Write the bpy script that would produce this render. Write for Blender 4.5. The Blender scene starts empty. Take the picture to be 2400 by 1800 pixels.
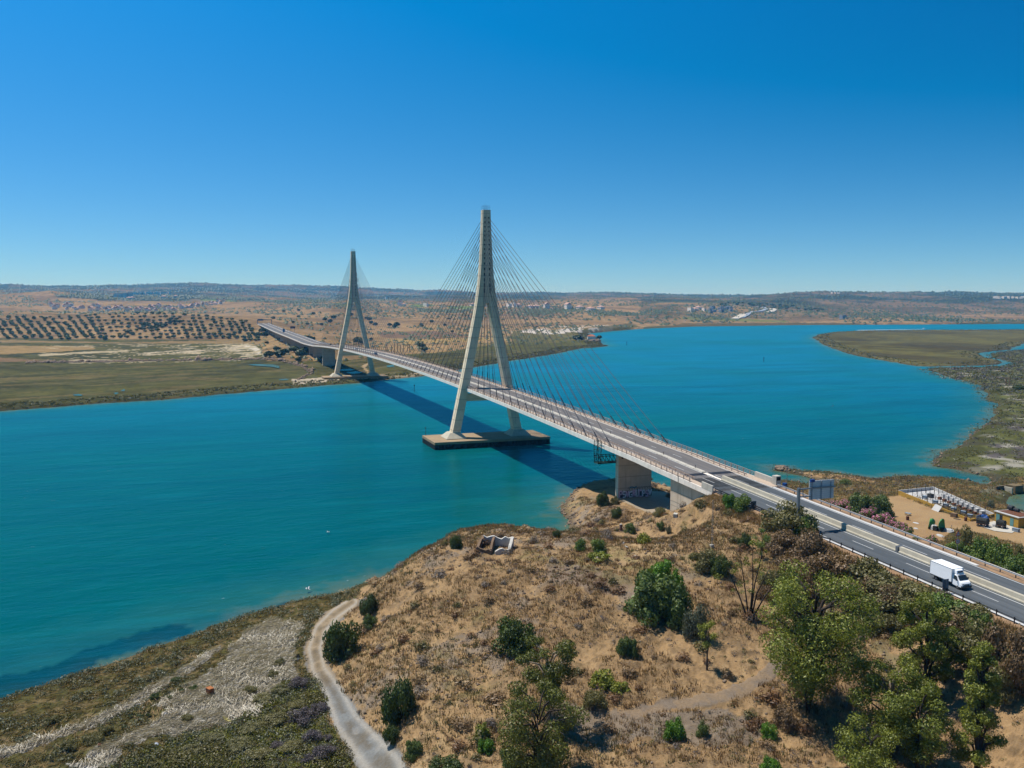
import bpy, math, random
import numpy as np
rad = math.radians
scene = bpy.context.scene
COL = scene.collection

# ------------------------------------------------------------ camera, sky, sun, exposure
CAM = np.array([-178.522, 112.894, 58.766])
YAW, PITCH, ROLL, FPX = -0.3418, 0.0924, 0.0017, 2089.16     # focal length in px of a 2400 px wide frame
_c, _s = math.cos(YAW), math.sin(YAW)
FW = np.array([_c * math.cos(PITCH), _s * math.cos(PITCH), -math.sin(PITCH)])
RT = np.array([_s, -_c, 0.0])
UP = np.cross(RT, FW)
_cr, _sr = math.cos(ROLL), math.sin(ROLL)
RT, UP = RT * _cr + UP * _sr, UP * _cr - RT * _sr
from mathutils import Matrix, Vector
cd = bpy.data.cameras.new('camera')
cam = bpy.data.objects.new('camera', cd)
COL.objects.link(cam)
cam.matrix_world = Matrix(((RT[0], UP[0], -FW[0], CAM[0]), (RT[1], UP[1], -FW[1], CAM[1]), (RT[2], UP[2], -FW[2], CAM[2]), (0, 0, 0, 1)))
cd.sensor_width = 36.0
cd.lens = FPX / 2400 * 36
cd.clip_start = 0.5
cd.clip_end = 90000
scene.camera = cam

SUN = np.array([0.33, 0.34, 1.0]); SUN /= np.linalg.norm(SUN)
w = bpy.data.worlds.new("World"); scene.world = w; w.use_nodes = True
nt = w.node_tree; nt.nodes.clear()
sky = nt.nodes.new('ShaderNodeTexSky'); sky.sky_type = 'NISHITA'; sky.sun_disc = False
sky.sun_elevation = math.asin(SUN[2]); sky.sun_rotation = math.atan2(SUN[0], SUN[1])
sky.altitude = 60; sky.air_density = 0.7; sky.dust_density = 0.0; sky.ozone_density = 3.0
# polarised summer sky: the Nishita radiance, filtered by the angle to the sun and by height (a polarising filter darkens it away from the sun)
def nmath(op, x, y=None, clamp=False):
    n_ = nt.nodes.new('ShaderNodeMath'); n_.operation = op; n_.use_clamp = clamp
    for k_, val_ in enumerate((x, y)):
        if val_ is None: continue
        if hasattr(val_, 'links'): nt.links.new(val_, n_.inputs[k_])
        else: n_.inputs[k_].default_value = val_
    return n_.outputs[0]
sc_ = nt.nodes.new('ShaderNodeSeparateColor'); cc_ = nt.nodes.new('ShaderNodeCombineColor'); nt.links.new(sky.outputs[0], sc_.inputs[0])
tc_ = nt.nodes.new('ShaderNodeTexCoord'); dt_ = nt.nodes.new('ShaderNodeVectorMath'); dt_.operation = 'DOT_PRODUCT'; dt_.inputs[1].default_value = tuple(SUN); nt.links.new(tc_.outputs['Generated'], dt_.inputs[0])
sx_ = nt.nodes.new('ShaderNodeSeparateXYZ'); nt.links.new(tc_.outputs['Generated'], sx_.inputs[0])
t_ = nmath('MULTIPLY', sx_.outputs[2], 1 / .31, True); g_ = nmath('SUBTRACT', dt_.outputs['Value'], .45)
for i_, (h_, a_, b_, lo_, hi_) in enumerate(((.58, -.62, .95, .0, .6), (.81, .13, 1.24, .26, 1.5), (1.03, .36, 1.42, .42, 1.55))):
    mul_ = nmath('ADD', nmath('MULTIPLY', t_, nmath('ADD', nmath('MULTIPLY', g_, b_), a_)), h_)
    nt.links.new(nmath('MULTIPLY', nmath('MINIMUM', nmath('MAXIMUM', mul_, lo_), hi_), sc_.outputs[i_]), cc_.inputs[i_])
bg = nt.nodes.new('ShaderNodeBackground'); bg.inputs['Strength'].default_value = 0.081
wo = nt.nodes.new('ShaderNodeOutputWorld')
nt.links.new(cc_.outputs[0], bg.inputs[0]); nt.links.new(bg.outputs[0], wo.inputs[0])
sl = bpy.data.lights.new('sun', 'SUN'); sl.energy = 5.0; sl.angle = rad(0.5); sl.color = (1.0, 0.955, 0.89)
so = bpy.data.objects.new('sun', sl); COL.objects.link(so); so.location = (0, 200, 400)
so.rotation_euler = Vector(SUN).to_track_quat('Z', 'Y').to_euler()
scene.view_settings.view_transform = 'Standard'; scene.view_settings.look = 'None'
scene.view_settings.exposure = 0.3; scene.view_settings.gamma = 1.0
scene.cycles.max_bounces = 5; scene.cycles.volume_bounces = 0; scene.cycles.transparent_max_bounces = 4
scene.cycles.use_denoising = True

# ------------------------------------------------------------ pixel <-> ground helpers (px of the 2400x1800 photo)
def ray(u, v):
    u = np.asarray(u, float); v = np.asarray(v, float)
    return FW + RT * ((u - 1200) / FPX)[..., None] - UP * ((v - 900) / FPX)[..., None]
def gp(u, v, z=0.0):
    r = ray(u, v); t = (z - CAM[2]) / r[..., 2]
    return CAM + r * np.asarray(t)[..., None]
def dp(u, v, d):
    return CAM + ray(u, v) * d
def proj(P):
    P = np.asarray(P, float) - CAM; z = P @ FW
    return 1200 + FPX * (P @ RT) / z, 900 - FPX * (P @ UP) / z, z
def lin(*c):
    c = np.array(c, float) / 255
    return np.where(c <= .04045, c / 12.92, ((c + .055) / 1.055) ** 2.4)
def alb(*c):                       # albedo of a sunlit surface seen in the photo with this sRGB colour
    return tuple(np.clip(lin(*c) / 1.95, 0, .8))

# ------------------------------------------------------------ noise, splines, polygons
def vnoise(x, y, seed=0):
    xi = np.floor(x); yi = np.floor(y); fx = x - xi; fy = y - yi
    fx = fx * fx * (3 - 2 * fx); fy = fy * fy * (3 - 2 * fy)
    def h(a, b):
        n = (a.astype(np.int64) * 374761393 + b.astype(np.int64) * 668265263 + seed * 1442695041) & 0xffffffff
        n = ((n ^ (n >> 13)) * 1274126177) & 0xffffffff
        n = n ^ (n >> 16)
        return (n & 0xffff) / 65535.0
    a = h(xi, yi); b = h(xi + 1, yi); c = h(xi, yi + 1); d = h(xi + 1, yi + 1)
    return (a + (b - a) * fx) * (1 - fy) + (c + (d - c) * fx) * fy
def fbm(x, y, seed=0, oct=4, gain=.5):
    x = np.asarray(x, float); y = np.asarray(y, float)
    s = 0; a = 1; t = 0
    for i in range(oct):
        s = s + a * vnoise(x * 2 ** i + i * 17.3, y * 2 ** i - i * 9.1, seed + i); t += a; a *= gain
    return s / t
def sstep(a, b, x):
    t = np.clip((x - a) / (b - a), 0, 1); return t * t * (3 - 2 * t)
class TPS:
    def __init__(s, P, z, reg=1e-3):
        s.P = np.asarray(P, float); n = len(s.P)
        s.mu = s.P.mean(0); s.sc = s.P.std(0).mean()
        Q = (s.P - s.mu) / s.sc; s.Q = Q
        K = s.k(((Q[:, None] - Q[None]) ** 2).sum(-1)) + reg * np.eye(n)
        A = np.zeros((n + 3, n + 3)); A[:n, :n] = K; A[:n, n] = 1; A[:n, n + 1:] = Q; A[n, :n] = 1; A[n + 1:, :n] = Q.T
        s.w = np.linalg.solve(A, np.r_[z, 0, 0, 0])
    @staticmethod
    def k(r2): return .5 * r2 * np.log(r2 + 1e-12)
    def __call__(s, x, y):
        x = np.asarray(x, float); y = np.asarray(y, float); sh = x.shape
        X = (np.c_[x.ravel(), y.ravel()] - s.mu) / s.sc; out = np.empty(len(X)); n = len(s.Q)
        for i in range(0, len(X), 20000):
            B = X[i:i + 20000]
            r2 = ((B[:, None, 0] - s.Q[None, :, 0]) ** 2 + (B[:, None, 1] - s.Q[None, :, 1]) ** 2)
            out[i:i + 20000] = s.k(r2) @ s.w[:n] + s.w[n] + B @ s.w[n + 1:]
        return out.reshape(sh)
def inpoly(x, y, poly):
    x = np.asarray(x, float); y = np.asarray(y, float); P = np.asarray(poly, float); c = np.zeros(x.shape, bool)
    for (x0, y0), (x1, y1) in zip(P, np.roll(P, -1, 0)):
        if y0 == y1: continue
        m = ((y0 > y) != (y1 > y)) & (x < (x1 - x0) * (y - y0) / (y1 - y0) + x0)
        c ^= m
    return c
def pdist(x, y, poly, closed=True, cap=1e9):
    x = np.asarray(x, float); y = np.asarray(y, float); P = np.asarray(poly, float); d = np.full(x.shape, float(cap) ** 2)
    Q = np.roll(P, -1, 0)
    if not closed: P, Q = P[:-1], Q[:-1]
    for (x0, y0), (x1, y1) in zip(P, Q):
        dx, dy = x1 - x0, y1 - y0; L = dx * dx + dy * dy + 1e-12
        t = np.clip(((x - x0) * dx + (y - y0) * dy) / L, 0, 1)
        np.minimum(d, (x - x0 - t * dx) ** 2 + (y - y0 - t * dy) ** 2, out=d)
    return np.sqrt(d)

# ------------------------------------------------------------ object helpers
def tag(o, label=None, cat=None, group=None, kind=None):
    if label: o['label'] = label
    if cat: o['category'] = cat
    if group: o['group'] = group
    if kind: o['kind'] = kind
    return o
def empty(name, loc, rz=0.0, label=None, cat=None, group=None):
    o = bpy.data.objects.new(name, None); COL.objects.link(o)
    o.location = loc; o.rotation_euler = (0, 0, rz); o.empty_display_size = .3
    return tag(o, label, cat, group)
def link(name, me, parent=None, loc=None):
    o = bpy.data.objects.new(name, me); COL.objects.link(o)
    if parent is not None: o.parent = parent
    if loc is not None: o.location = loc
    return o
def children(o): return [c for c in bpy.data.objects if c.parent == o]
def copy_tree(o, kids=None, parent=None):
    c = o.copy(); COL.objects.link(c)
    if parent is not None: c.parent = parent
    for k in (kids if kids is not None else []):
        d = k.copy(); COL.objects.link(d); d.parent = c
    return c
def np_mesh(name, V, F, mats, midx=None, smooth=False):
    """V (n,3), F (m,3|4)"""
    V = np.asarray(V, np.float32); F = np.asarray(F, np.int32); k = F.shape[1]
    me = bpy.data.meshes.new(name)
    me.vertices.add(len(V)); me.vertices.foreach_set('co', V.ravel())
    me.loops.add(F.size); me.loops.foreach_set('vertex_index', F.ravel())
    me.polygons.add(len(F)); me.polygons.foreach_set('loop_start', np.arange(0, F.size, k, dtype=np.int32))
    try: me.polygons.foreach_set('loop_total', np.full(len(F), k, np.int32))
    except Exception: pass
    for m in mats: me.materials.append(m)
    if midx is not None: me.polygons.foreach_set('material_index', np.asarray(midx, np.int32))
    if smooth: me.polygons.foreach_set('use_smooth', np.ones(len(F), bool))
    me.update(calc_edges=True); me.validate()
    return me
def set_col(me, C, name='Col'):
    a = me.attributes.new(name, 'FLOAT_COLOR', 'POINT')
    C = np.asarray(C, np.float32); a.data.foreach_set('color', np.c_[C, np.ones(len(C), np.float32)].ravel())
def set_f(me, f, name):
    a = me.attributes.new(name, 'FLOAT', 'POINT'); a.data.foreach_set('value', np.asarray(f, np.float32).ravel())

class MB:
    """collects boxes, tubes and sheets; build() links them as ONE mesh"""
    def __init__(s): s.v = []; s.f = []; s.m = []
    def add(s, V, F, m=0):
        b = len(s.v); s.v += [tuple(map(float, p)) for p in V]; s.f += [tuple(i + b for i in q) for q in F]; s.m += [m] * len(F); return s
    def box(s, c, d, rz=0, m=0, top=1.0):
        x, y, z = d[0] / 2, d[1] / 2, d[2] / 2; co, si = math.cos(rz), math.sin(rz); V = []
        for k in (-1, 1):
            q = top if k > 0 else 1
            for a, b in ((-1, -1), (1, -1), (1, 1), (-1, 1)):
                X, Y = a * x * q, b * y * q; V.append((c[0] + X * co - Y * si, c[1] + X * si + Y * co, c[2] + k * z))
        return s.add(V, [(3, 2, 1, 0), (4, 5, 6, 7), (0, 1, 5, 4), (1, 2, 6, 5), (2, 3, 7, 6), (3, 0, 4, 7)], m)
    def hexa(s, V, m=0):           # 8 corners: bottom ring then top ring
        return s.add(V, [(3, 2, 1, 0), (4, 5, 6, 7), (0, 1, 5, 4), (1, 2, 6, 5), (2, 3, 7, 6), (3, 0, 4, 7)], m)
    def tube(s, pts, r, n=6, m=0, cap=True):
        pts = [np.asarray(p, float) for p in pts]; rr = r if hasattr(r, '__len__') else [r] * len(pts); V = []
        for i, p in enumerate(pts):
            t = pts[min(i + 1, len(pts) - 1)] - pts[max(i - 1, 0)]; t /= np.linalg.norm(t) + 1e-9
            a = np.cross(t, (0, 0, 1) if abs(t[2]) < .9 else (1, 0, 0)); a /= np.linalg.norm(a); b = np.cross(t, a)
            for k in range(n):
                w_ = 2 * math.pi * k / n; V.append(p + rr[i] * (math.cos(w_) * a + math.sin(w_) * b))
        F = []
        for i in range(len(pts) - 1):
            for k in range(n):
                k2 = (k + 1) % n; F.append((i * n + k, i * n + k2, (i + 1) * n + k2, (i + 1) * n + k))
        if cap: F += [tuple(range(n))[::-1], tuple((len(pts) - 1) * n + k for k in range(n))]
        return s.add(V, F, m)
    def loft(s, rings, m=0, closed=True, cap=True):
        n = len(rings[0]); V = [p for r in rings for p in r]; F = []
        for i in range(len(rings) - 1):
            for k in range(n if closed else n - 1):
                k2 = (k + 1) % n; F.append((i * n + k, i * n + k2, (i + 1) * n + k2, (i + 1) * n + k))
        if cap and closed: F += [tuple(range(n))[::-1], tuple((len(rings) - 1) * n + k for k in range(n))]
        return s.add(V, F, m)
    def cyl(s, c, r, h, n=16, m=0, axis='z', r2=None):
        r2 = r if r2 is None else r2
        ring = lambda q, t: [(c[0] + q * math.cos(2 * math.pi * k / n), c[1] + q * math.sin(2 * math.pi * k / n), c[2] + t) if axis == 'z' else
                             ((c[0] + q * math.cos(2 * math.pi * k / n), c[1] + t, c[2] + q * math.sin(2 * math.pi * k / n)) if axis == 'y' else
                              (c[0] + t, c[1] + q * math.cos(2 * math.pi * k / n), c[2] + q * math.sin(2 * math.pi * k / n))) for k in range(n)]
        return s.loft([ring(r, -h / 2), ring(r2, h / 2)], m)
    def mesh(s, name, mats, smooth=False, bevel=0.0):
        me = bpy.data.meshes.new(name); me.from_pydata(s.v, [], s.f)
        for q in (mats if isinstance(mats, (list, tuple)) else [mats]): me.materials.append(q)
        me.polygons.foreach_set('material_index', np.array(s.m, np.int32))
        if smooth: me.polygons.foreach_set('use_smooth', np.ones(len(s.f), bool))
        me.update()
        import bmesh
        bm = bmesh.new(); bm.from_mesh(me); bmesh.ops.recalc_face_normals(bm, faces=bm.faces); bm.to_mesh(me); bm.free()
        return me
    def build(s, name, mats, parent=None, smooth=False, bevel=0.0):
        o = link(name, s.mesh(name, mats, smooth), parent)
        if bevel:
            b = o.modifiers.new('bevel', 'BEVEL'); b.width = bevel; b.segments = 2; b.limit_method = 'ANGLE'
        return o

# ------------------------------------------------------------ materials
class NT:
    def __init__(s, name):
        s.mat = bpy.data.materials.new(name); s.mat.use_nodes = True; s.t = s.mat.node_tree; s.n = s.t.nodes; s.n.clear()
        s.out = s.n.new('ShaderNodeOutputMaterial')
    def node(s, typ, **kw):
        n = s.n.new(typ)
        for k, v in kw.items():
            if k in n.inputs.keys() if hasattr(n.inputs, 'keys') else False: n.inputs[k].default_value = v
            else: setattr(n, k, v)
        return n
    def l(s, a, b): s.t.links.new(a, b)
    def noise(s, scale, detail=3, rough=.55, vec=None, dist=0.0):
        n = s.n.new('ShaderNodeTexNoise'); n.inputs['Scale'].default_value = scale; n.inputs['Detail'].default_value = detail
        n.inputs['Roughness'].default_value = rough; n.inputs['Distortion'].default_value = dist
        if vec is None: vec = s.pos()
        s.l(vec, n.inputs['Vector']); return n.outputs[0]
    def pos(s):
        if not hasattr(s, '_g'): s._g = s.n.new('ShaderNodeNewGeometry')
        return s._g.outputs['Position']
    def obj(s):
        n = s.n.new('ShaderNodeTexCoord'); return n.outputs['Object']
    def mapv(s, vec, scale=(1, 1, 1), rot=(0, 0, 0)):
        n = s.n.new('ShaderNodeMapping'); n.inputs['Scale'].default_value = scale; n.inputs['Rotation'].default_value = rot; s.l(vec, n.inputs[0]); return n.outputs[0]
    def ramp(s, fac, a, b, lo=0.0, hi=1.0):
        n = s.n.new('ShaderNodeMapRange'); n.inputs[1].default_value = a; n.inputs[2].default_value = b; n.inputs[3].default_value = lo; n.inputs[4].default_value = hi
        s.l(fac, n.inputs[0]); return n.outputs[0]
    def mix(s, fac, a, b, mode='MIX'):
        n = s.n.new('ShaderNodeMix'); n.data_type = 'RGBA'; n.blend_type = mode
        for sock, val in ((n.inputs[0], fac), (n.inputs[6], a), (n.inputs[7], b)):
            if hasattr(val, 'links'): s.l(val, sock)
            elif isinstance(val, (int, float)): sock.default_value = val
            else: sock.default_value = (*val[:3], 1)
        return n.outputs[2]
    def math(s, op, a, b=0.0):
        n = s.n.new('ShaderNodeMath'); n.operation = op
        for sock, val in ((n.inputs[0], a), (n.inputs[1], b)):
            if hasattr(val, 'links'): s.l(val, sock)
            else: sock.default_value = val
        return n.outputs[0]
    def attr(s, name, fac=False):
        n = s.n.new('ShaderNodeAttribute'); n.attribute_name = name; return n.outputs['Fac' if fac else 'Color']
    def bump(s, h, strength=.5, dist=.1, normal=None):
        n = s.n.new('ShaderNodeBump'); n.inputs['Strength'].default_value = strength; n.inputs['Distance'].default_value = dist; s.l(h, n.inputs['Height'])
        if normal is not None: s.l(normal, n.inputs['Normal'])
        return n.outputs[0]
    def bsdf(s, color, rough=.8, metal=0.0, normal=None, spec=.3, **kw):
        n = s.n.new('ShaderNodeBsdfPrincipled')
        for sock, val in ((n.inputs['Base Color'], color), (n.inputs['Roughness'], rough), (n.inputs['Metallic'], metal)):
            if hasattr(val, 'links'): s.l(val, sock)
            elif isinstance(val, (int, float)): sock.default_value = val
            else: sock.default_value = (*val[:3], 1)
        n.inputs['Specular IOR Level'].default_value = spec
        if normal is not None: s.l(normal, n.inputs['Normal'])
        s.l(n.outputs[0], s.out.inputs[0]); return n
def paint(name, col, rough=.5, metal=0.0, var=.12, scale=1.5, spec=.4, bump=0.0):
    m = NT(name); n = m.noise(scale, 5, .6, m.obj())
    c = m.mix(m.ramp(n, .3, .7, 0, 1), tuple(np.array(col) * (1 - var)), tuple(np.clip(np.array(col) * (1 + var), 0, .95)))
    nb = m.bump(n, .3, bump) if bump else None
    m.bsdf(c, rough, metal, nb, spec); return m.mat
def concrete(name, col, streak=.25, scale=.6, joints=0.0):
    m = NT(name); p = m.pos()
    a = m.noise(scale, 6, .6); st = m.noise(1.1, 4, .6, m.mapv(p, (1, 1, .08)))
    c = m.mix(m.ramp(a, .3, .7), tuple(np.array(col) * .86), tuple(np.array(col) * 1.1))
    c = m.mix(m.ramp(st, .5, .75, 0, streak), c, tuple(np.array(col) * .45))
    if joints:
        wv = m.n.new('ShaderNodeTexWave'); wv.wave_type = 'BANDS'; wv.bands_direction = 'Z'; wv.inputs['Scale'].default_value = joints; m.l(p, wv.inputs[0])
        c = m.mix(m.ramp(wv.outputs['Fac'], .965, 1.0, 0, .45), c, tuple(np.array(col) * .4))
    m.bsdf(c, .85, 0, m.bump(m.noise(6, 4), .25, .05), .2); return m.mat
# ============================================================ TERRAIN
PA = [(-500,1835),(-150,1695),(0,1645),(90,1615),(180,1580),(270,1552),(360,1515),(450,1488),(560,1448),(640,1425),(700,1410),(760,1396),(800,1385),
      (850,1368),(900,1352),(1000,1322),(1100,1297),(1200,1272),(1290,1256),(1335,1240),(1332,1215),(1315,1190),(1330,1165),(1350,1150),(1375,1137),(1440,1130),
      (1530,1132),(1556,1142),(1580,1152),(1680,1150),(1760,1138),(1816,1125),(1871,1131),(1893,1138),(1915,1128),(1886,1117),(1842,1108),(1809,1103),(1828,1093),
      (1847,1098),(1886,1105),(1960,1110),(2044,1122),(2098,1117),(2153,1115),(2207,1122),(2275,1128),(2307,1139),(2322,1131),(2310,1117),(2234,1099),(2177,1092),
      (2191,1084),(2193,1066),(2207,1057),(2245,1051),(2261,1032),(2288,1012),(2302,1001),(2323,991),(2318,981),(2333,971),(2325,962),(2342,947),(2309,936),(2313,926),
      (2304,911),(2318,906),(2284,900),(2270,895),(2217,882),(2193,872),(2177,867),(2217,864),(2300,862),(2340,861),(2365,859),(2386,853),(2365,846),(2335,839),(2321,831),(2340,827),
      (2400,822),(2700,812),(3400,800),(5200,1500),(5200,9000),(-2500,9000),(-2500,3200)]
PC = [(1905,793),(1914,785),(1952,779),(2000,776),(2100,774.5),(2200,773.6),(2400,772.8),(2700,772),(3400,771),(3400,785),(2700,796),(2400,804),(2386,811),(2362,820),(2321,824),(2289,829),
      (2309,838),(2338,844),(2350,851),(2338,855),(2289,857),(2241,858),(2181,859.5),(2145,857.5),(2072,845),(2041,839.5),(2000,832),(1960,820),(1930,808)]
PB = [(-900,1040),(-300,990),(0,964),(136,953.5),(226,946),(384,937),(497,926),(678,910),(845,897),(904,890),(1000,880.7),(1122,859),(1193,846),(1252,838),(1307,828),
      (1361,816.5),(1400,814),(1427,811),(1412,806.5),(1409,801),(1399,793),(1380,789),(1366,786),(1372,783),(1415,778),(1500,771),(1556,768.5),(1622,765.5),(1749,764),(1839,762.3),
      (2000,761.4),(2400,759.3),(2800,758.2),(3300,757.8)]
POND = [(2359,1180),(2364,1166),(2376,1160),(2440,1157),(2520,1200),(2520,1240),(2420,1210),(2385,1196)]
xy = lambda L, z=0.0: [tuple(p[:2]) for p in gp([a for a, b in L], [b for a, b in L], z)]
WA, WC, WB, WP = xy(PA), xy(PC), xy(PB), xy(POND)
for uu in (3600, 1200, -1400):
    r_ = ray(uu, 706.0); WB.append(tuple((CAM + r_ * 30000)[:2]))

# ---- the near headland: heights at points seen in the photo
NEAR = [(-150,1790,1.0),(0,1700,1.0),(100,1750,1.2),(300,1600,.9),(500,1500,.9),(650,1440,1),(300,1800,1.3),(500,1700,1.2),(600,1600,1.3),(700,1700,1.6),(700,1800,1.8),(650,1520,1.3),(400,1560,1.0),
 (900,1790,3.0),(812,1690,2.6),(780,1617,2.3),(745,1569,2.1),(737,1520,2.0),(752,1472,2),(785,1436,2),(830,1404,2),(860,1414,3.4),(830,1442,3.4),(795,1500,2.7),(840,1600,3.0),(900,1690,3.6),(1000,1790,5),
 (900,1430,6.5),(950,1500,7.5),(950,1620,6.6),(1000,1700,6.4),(890,1560,5.2),(880,1372,4.2),(915,1347,7.5),(960,1318,10),(1000,1295,11.5),(1050,1272,12.6),(1110,1285,13),(1160,1288,13),(1230,1264,12.6),
 (1300,1247,10.6),(1345,1253,6.5),(1362,1232,1.2),(1385,1215,3.2),(1400,1195,4),(1400,1250,7.8),(1450,1240,8.4),(1440,1172,5),(1530,1166,5),(1480,1190,5.2),(1545,1192,5.6),(1500,1215,6.8),(1568,1196,8.5),
 (1585,1218,9.6),(1625,1172,14),(1667,1152,17.0),(1850,1222,15),(1600,1240,11.8),(1650,1240,14),(1500,1300,14.6),(1450,1350,14.2),(1350,1350,13.8),(1250,1330,13.8),
 (1200,1400,12.2),(1100,1400,11),(1050,1350,11.6),(1350,1450,12),(1500,1450,11.8),(1250,1500,9.8),(1100,1550,8.5),(1400,1600,8.8),(1550,1600,8.8),(1700,1600,9.2),(1300,1700,7),(1200,1795,6),(1500,1750,6.4),(1700,1790,6),
 (1650,1310,15.2),(1700,1400,13),(1600,1400,13.2),(1800,1500,10.5),(1850,1400,12),(1900,1650,7.5),(2000,1500,9.5),(2100,1450,11.5),(2200,1520,11.5),(2300,1650,9.3),(2390,1780,7.5),(2100,1780,5.8),(2100,1650,7.2),(1500,2200,3),(900,2200,3),(2100,2200,5),(0,2200,1.2),
 (2150,1240,2.8),(2300,1250,2.8),(2050,1180,2.4),(2200,1160,2.0),(2000,1150,1.8),(1900,1160,1.8),(1850,1148,1.6),(2395,1330,3.2),(2350,1290,2.9),(2100,1215,2.6),(2300,1050,1),(2380,950,1),(2350,880,1),(2380,1100,1.2),(1850,1104,.8),(1950,1122,1.0),(2200,1135,1.2),(2500,1300,3)]
rz_tab = np.array([(-260,8.6),(-84.6,15.4),(0,18.6),(37,20.1),(73,21.0),(171,23.55),(250,24.5),(330,24.75),(400,24.4),(484,23.5),(560,21.6),(630,19.2),(669,17.8)])
_tt = np.polyfit(rz_tab[3:, 0], rz_tab[3:, 1], 4)
def roadz(x):
    x = np.asarray(x, float)
    br = np.polyval(_tt, np.clip(x, 37, 669)); ap = np.interp(x, [-260, -84.6, 0, 20], [8.6, 15.4, 18.6, 19.37])
    t = sstep(10, 45, x); return ap * (1 - t) + (br if np.ndim(x) else br) * t
_P = []; _z = []
for (u_, v_, z_) in NEAR:
    p = gp(u_, v_, z_); _P.append(p[:2]); _z.append(z_)
for (x_, y_, z_) in [(0,62,8),(12,74,2),(18,52,5),(4,58,9),(26,42,3.5)] + [(x_, s_ * yy, float(roadz(x_)) - dz) for x_ in (-17,-25,-37,-50,-75,-100,-130,-170) for s_, yy, dz in ((1,11.0,.7),(-1,11.5,1.2),(1,0,1.0))] + \
        [(x_, -34, 2.9) for x_ in (0,-30,-60,-90,-130)] + [(x_, -24, 8.) for x_ in (-30,-60,-90,-130)] + [(4,-20,4),(20,-12,4.5),(12,0,9.0),(2,0,11.5),(8,10,8.5),(2,13,9.2),(4.6,10,8.6),(0,10.5,10.2),(-6,10.5,12.6),(-11,10.5,15.0),(-6,14,11.6),(-11,15,13.6),(-6,-14,14.5)] + [(-170,150,1.5),(-150,60,6),(-200,60,7),(-120,40,9),(-170,25,11)]:
    _P.append((x_, y_)); _z.append(z_)
HEAD = TPS(_P, np.array(_z), 2e-4)

# ---- the far bank: (u, v, distance) of points seen in the photo
FAR = [(-300,980,475),(-200,940,515),(0,930,525),(300,900,600),(600,880,670),(-300,850,820),(0,850,820),(300,850,820),(600,850,820),(-300,812,1110),(0,812,1110),(300,810,1120),(600,812,1110),(-300,800,1275),(0,801,1275),(200,801,1275),(400,803,1270),(560,803,1270),
 (-300,755,1520),(0,745,1560),(100,741,1600),(200,742,1640),(300,735,1700),(400,736,1700),(480,744,1600),(540,752,1480),(600,762,1400),(340,765,1480),(250,770,1450),(450,772,1400),(100,770,1450),(0,775,1440),
 (-300,745,2100),(0,740,2100),(200,738,2150),(400,738,2150),(600,742,2000),(-300,722,2600),(100,722,2600),(250,722,2600),(400,718,2700),(500,716,2800),(560,718,2700),(-300,700,3300),(60,694,3300),(120,690,3400),(0,696,3300),(200,700,3300),(300,705,3300),
 (200,690,4600),(350,692,4600),(500,696,4500),(-300,683,8000),(0,678,9000),(100,677,9000),(220,676,9500),(300,675,9500),(400,672,9500),(470,669,9500),(600,668,9800),(700,670,9800),(800,673,9500),(900,677,9000),(1000,682,8500),(1100,686,8000),(1200,688,7500),(1300,688,7000),(1400,687,6500),(1500,689,6200),(1600,691,6000),(1700,694,5600),(1800,693,5200),(1900,689,5000),(1960,687.5,5000),(2050,689,5000),(2200,690,5000),(2400,692,5000),(2800,693,5000),
 (700,770,1500),(660,775,1260),(760,820,930),(720,835,880),(800,870,760),(760,860,800),(700,845,830),(900,850,860),(1000,840,900),(1100,825,1000),(1200,815,1100),(1300,805,1200),(800,815,1030),(900,812,1070),(1000,805,1180),(1100,797,1270),(800,790,1350),(900,785,1420),(1000,780,1550),(1100,775,1650),(1200,790,1420),(1300,785,1480),
 (750,760,1700),(850,755,1850),(950,750,2000),(1000,742,2150),(1100,745,2200),(700,745,1900),(900,730,2400),(700,722,2500),(800,720,2600),(950,722,2600),(1050,722,2700),(1200,722,2800),(1300,724,2800),(1400,724,2800),(1200,740,2300),(1300,750,2100),(1200,760,1850),(1300,768,1700),(1400,770,1650),(1380,790,1370),(1395,797,1300),(1450,745,2300),(1400,733,2500),
 (700,705,3600),(900,705,3800),(1100,706,3800),(1300,706,3800),(1500,709,3600),(800,693,6000),(1100,697,5500),(1400,699,4800),
 (1500,763,2050),(1600,757,2250),(1700,756,2350),(1500,742,2500),(1550,748,2400),(1600,732,2700),(1650,735,2700),(1700,738,2700),(1700,722,3000),(1800,718,3200),(1780,738,2700),(1800,757,2350),(1900,757,2400),(1900,742,2650),(2000,745,2600),(2100,748,2550),(2200,752,2500),(2300,756,2500),(2400,757,2500),(2700,756,2500),(1900,720,3300),(2050,728,3300),(2200,737,3200),(2400,737,3200),(2700,737,3200),(2000,705,4000),(2200,708,4000),(2400,710,4000),
 (600,735,2400),(650,728,2500),
 (-300,706,16000),(600,706,16000),(1200,706,16000),(1800,706,16000),(2700,706,16000),(-300,706.5,28000),(1200,706.5,28000),(2700,706.5,28000)]
_fp = dp([a[0] for a in FAR], [a[1] for a in FAR], np.array([a[2] for a in FAR], float)[:, None])
FWH = np.array([_c, _s]); RTH = np.array([_s, -_c])
def farcoord(x, y):
    dx = np.asarray(x, float) - CAM[0]; dy = np.asarray(y, float) - CAM[1]
    D = np.maximum(dx * FWH[0] + dy * FWH[1], 20); return (dx * RTH[0] + dy * RTH[1]) / D * 900, np.log(D) * 420, D
_fx, _fy, _ = farcoord(_fp[:, 0], _fp[:, 1])
FARH = TPS(np.c_[_fx, _fy], np.maximum(_fp[:, 2], .6), 1e-4)

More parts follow.
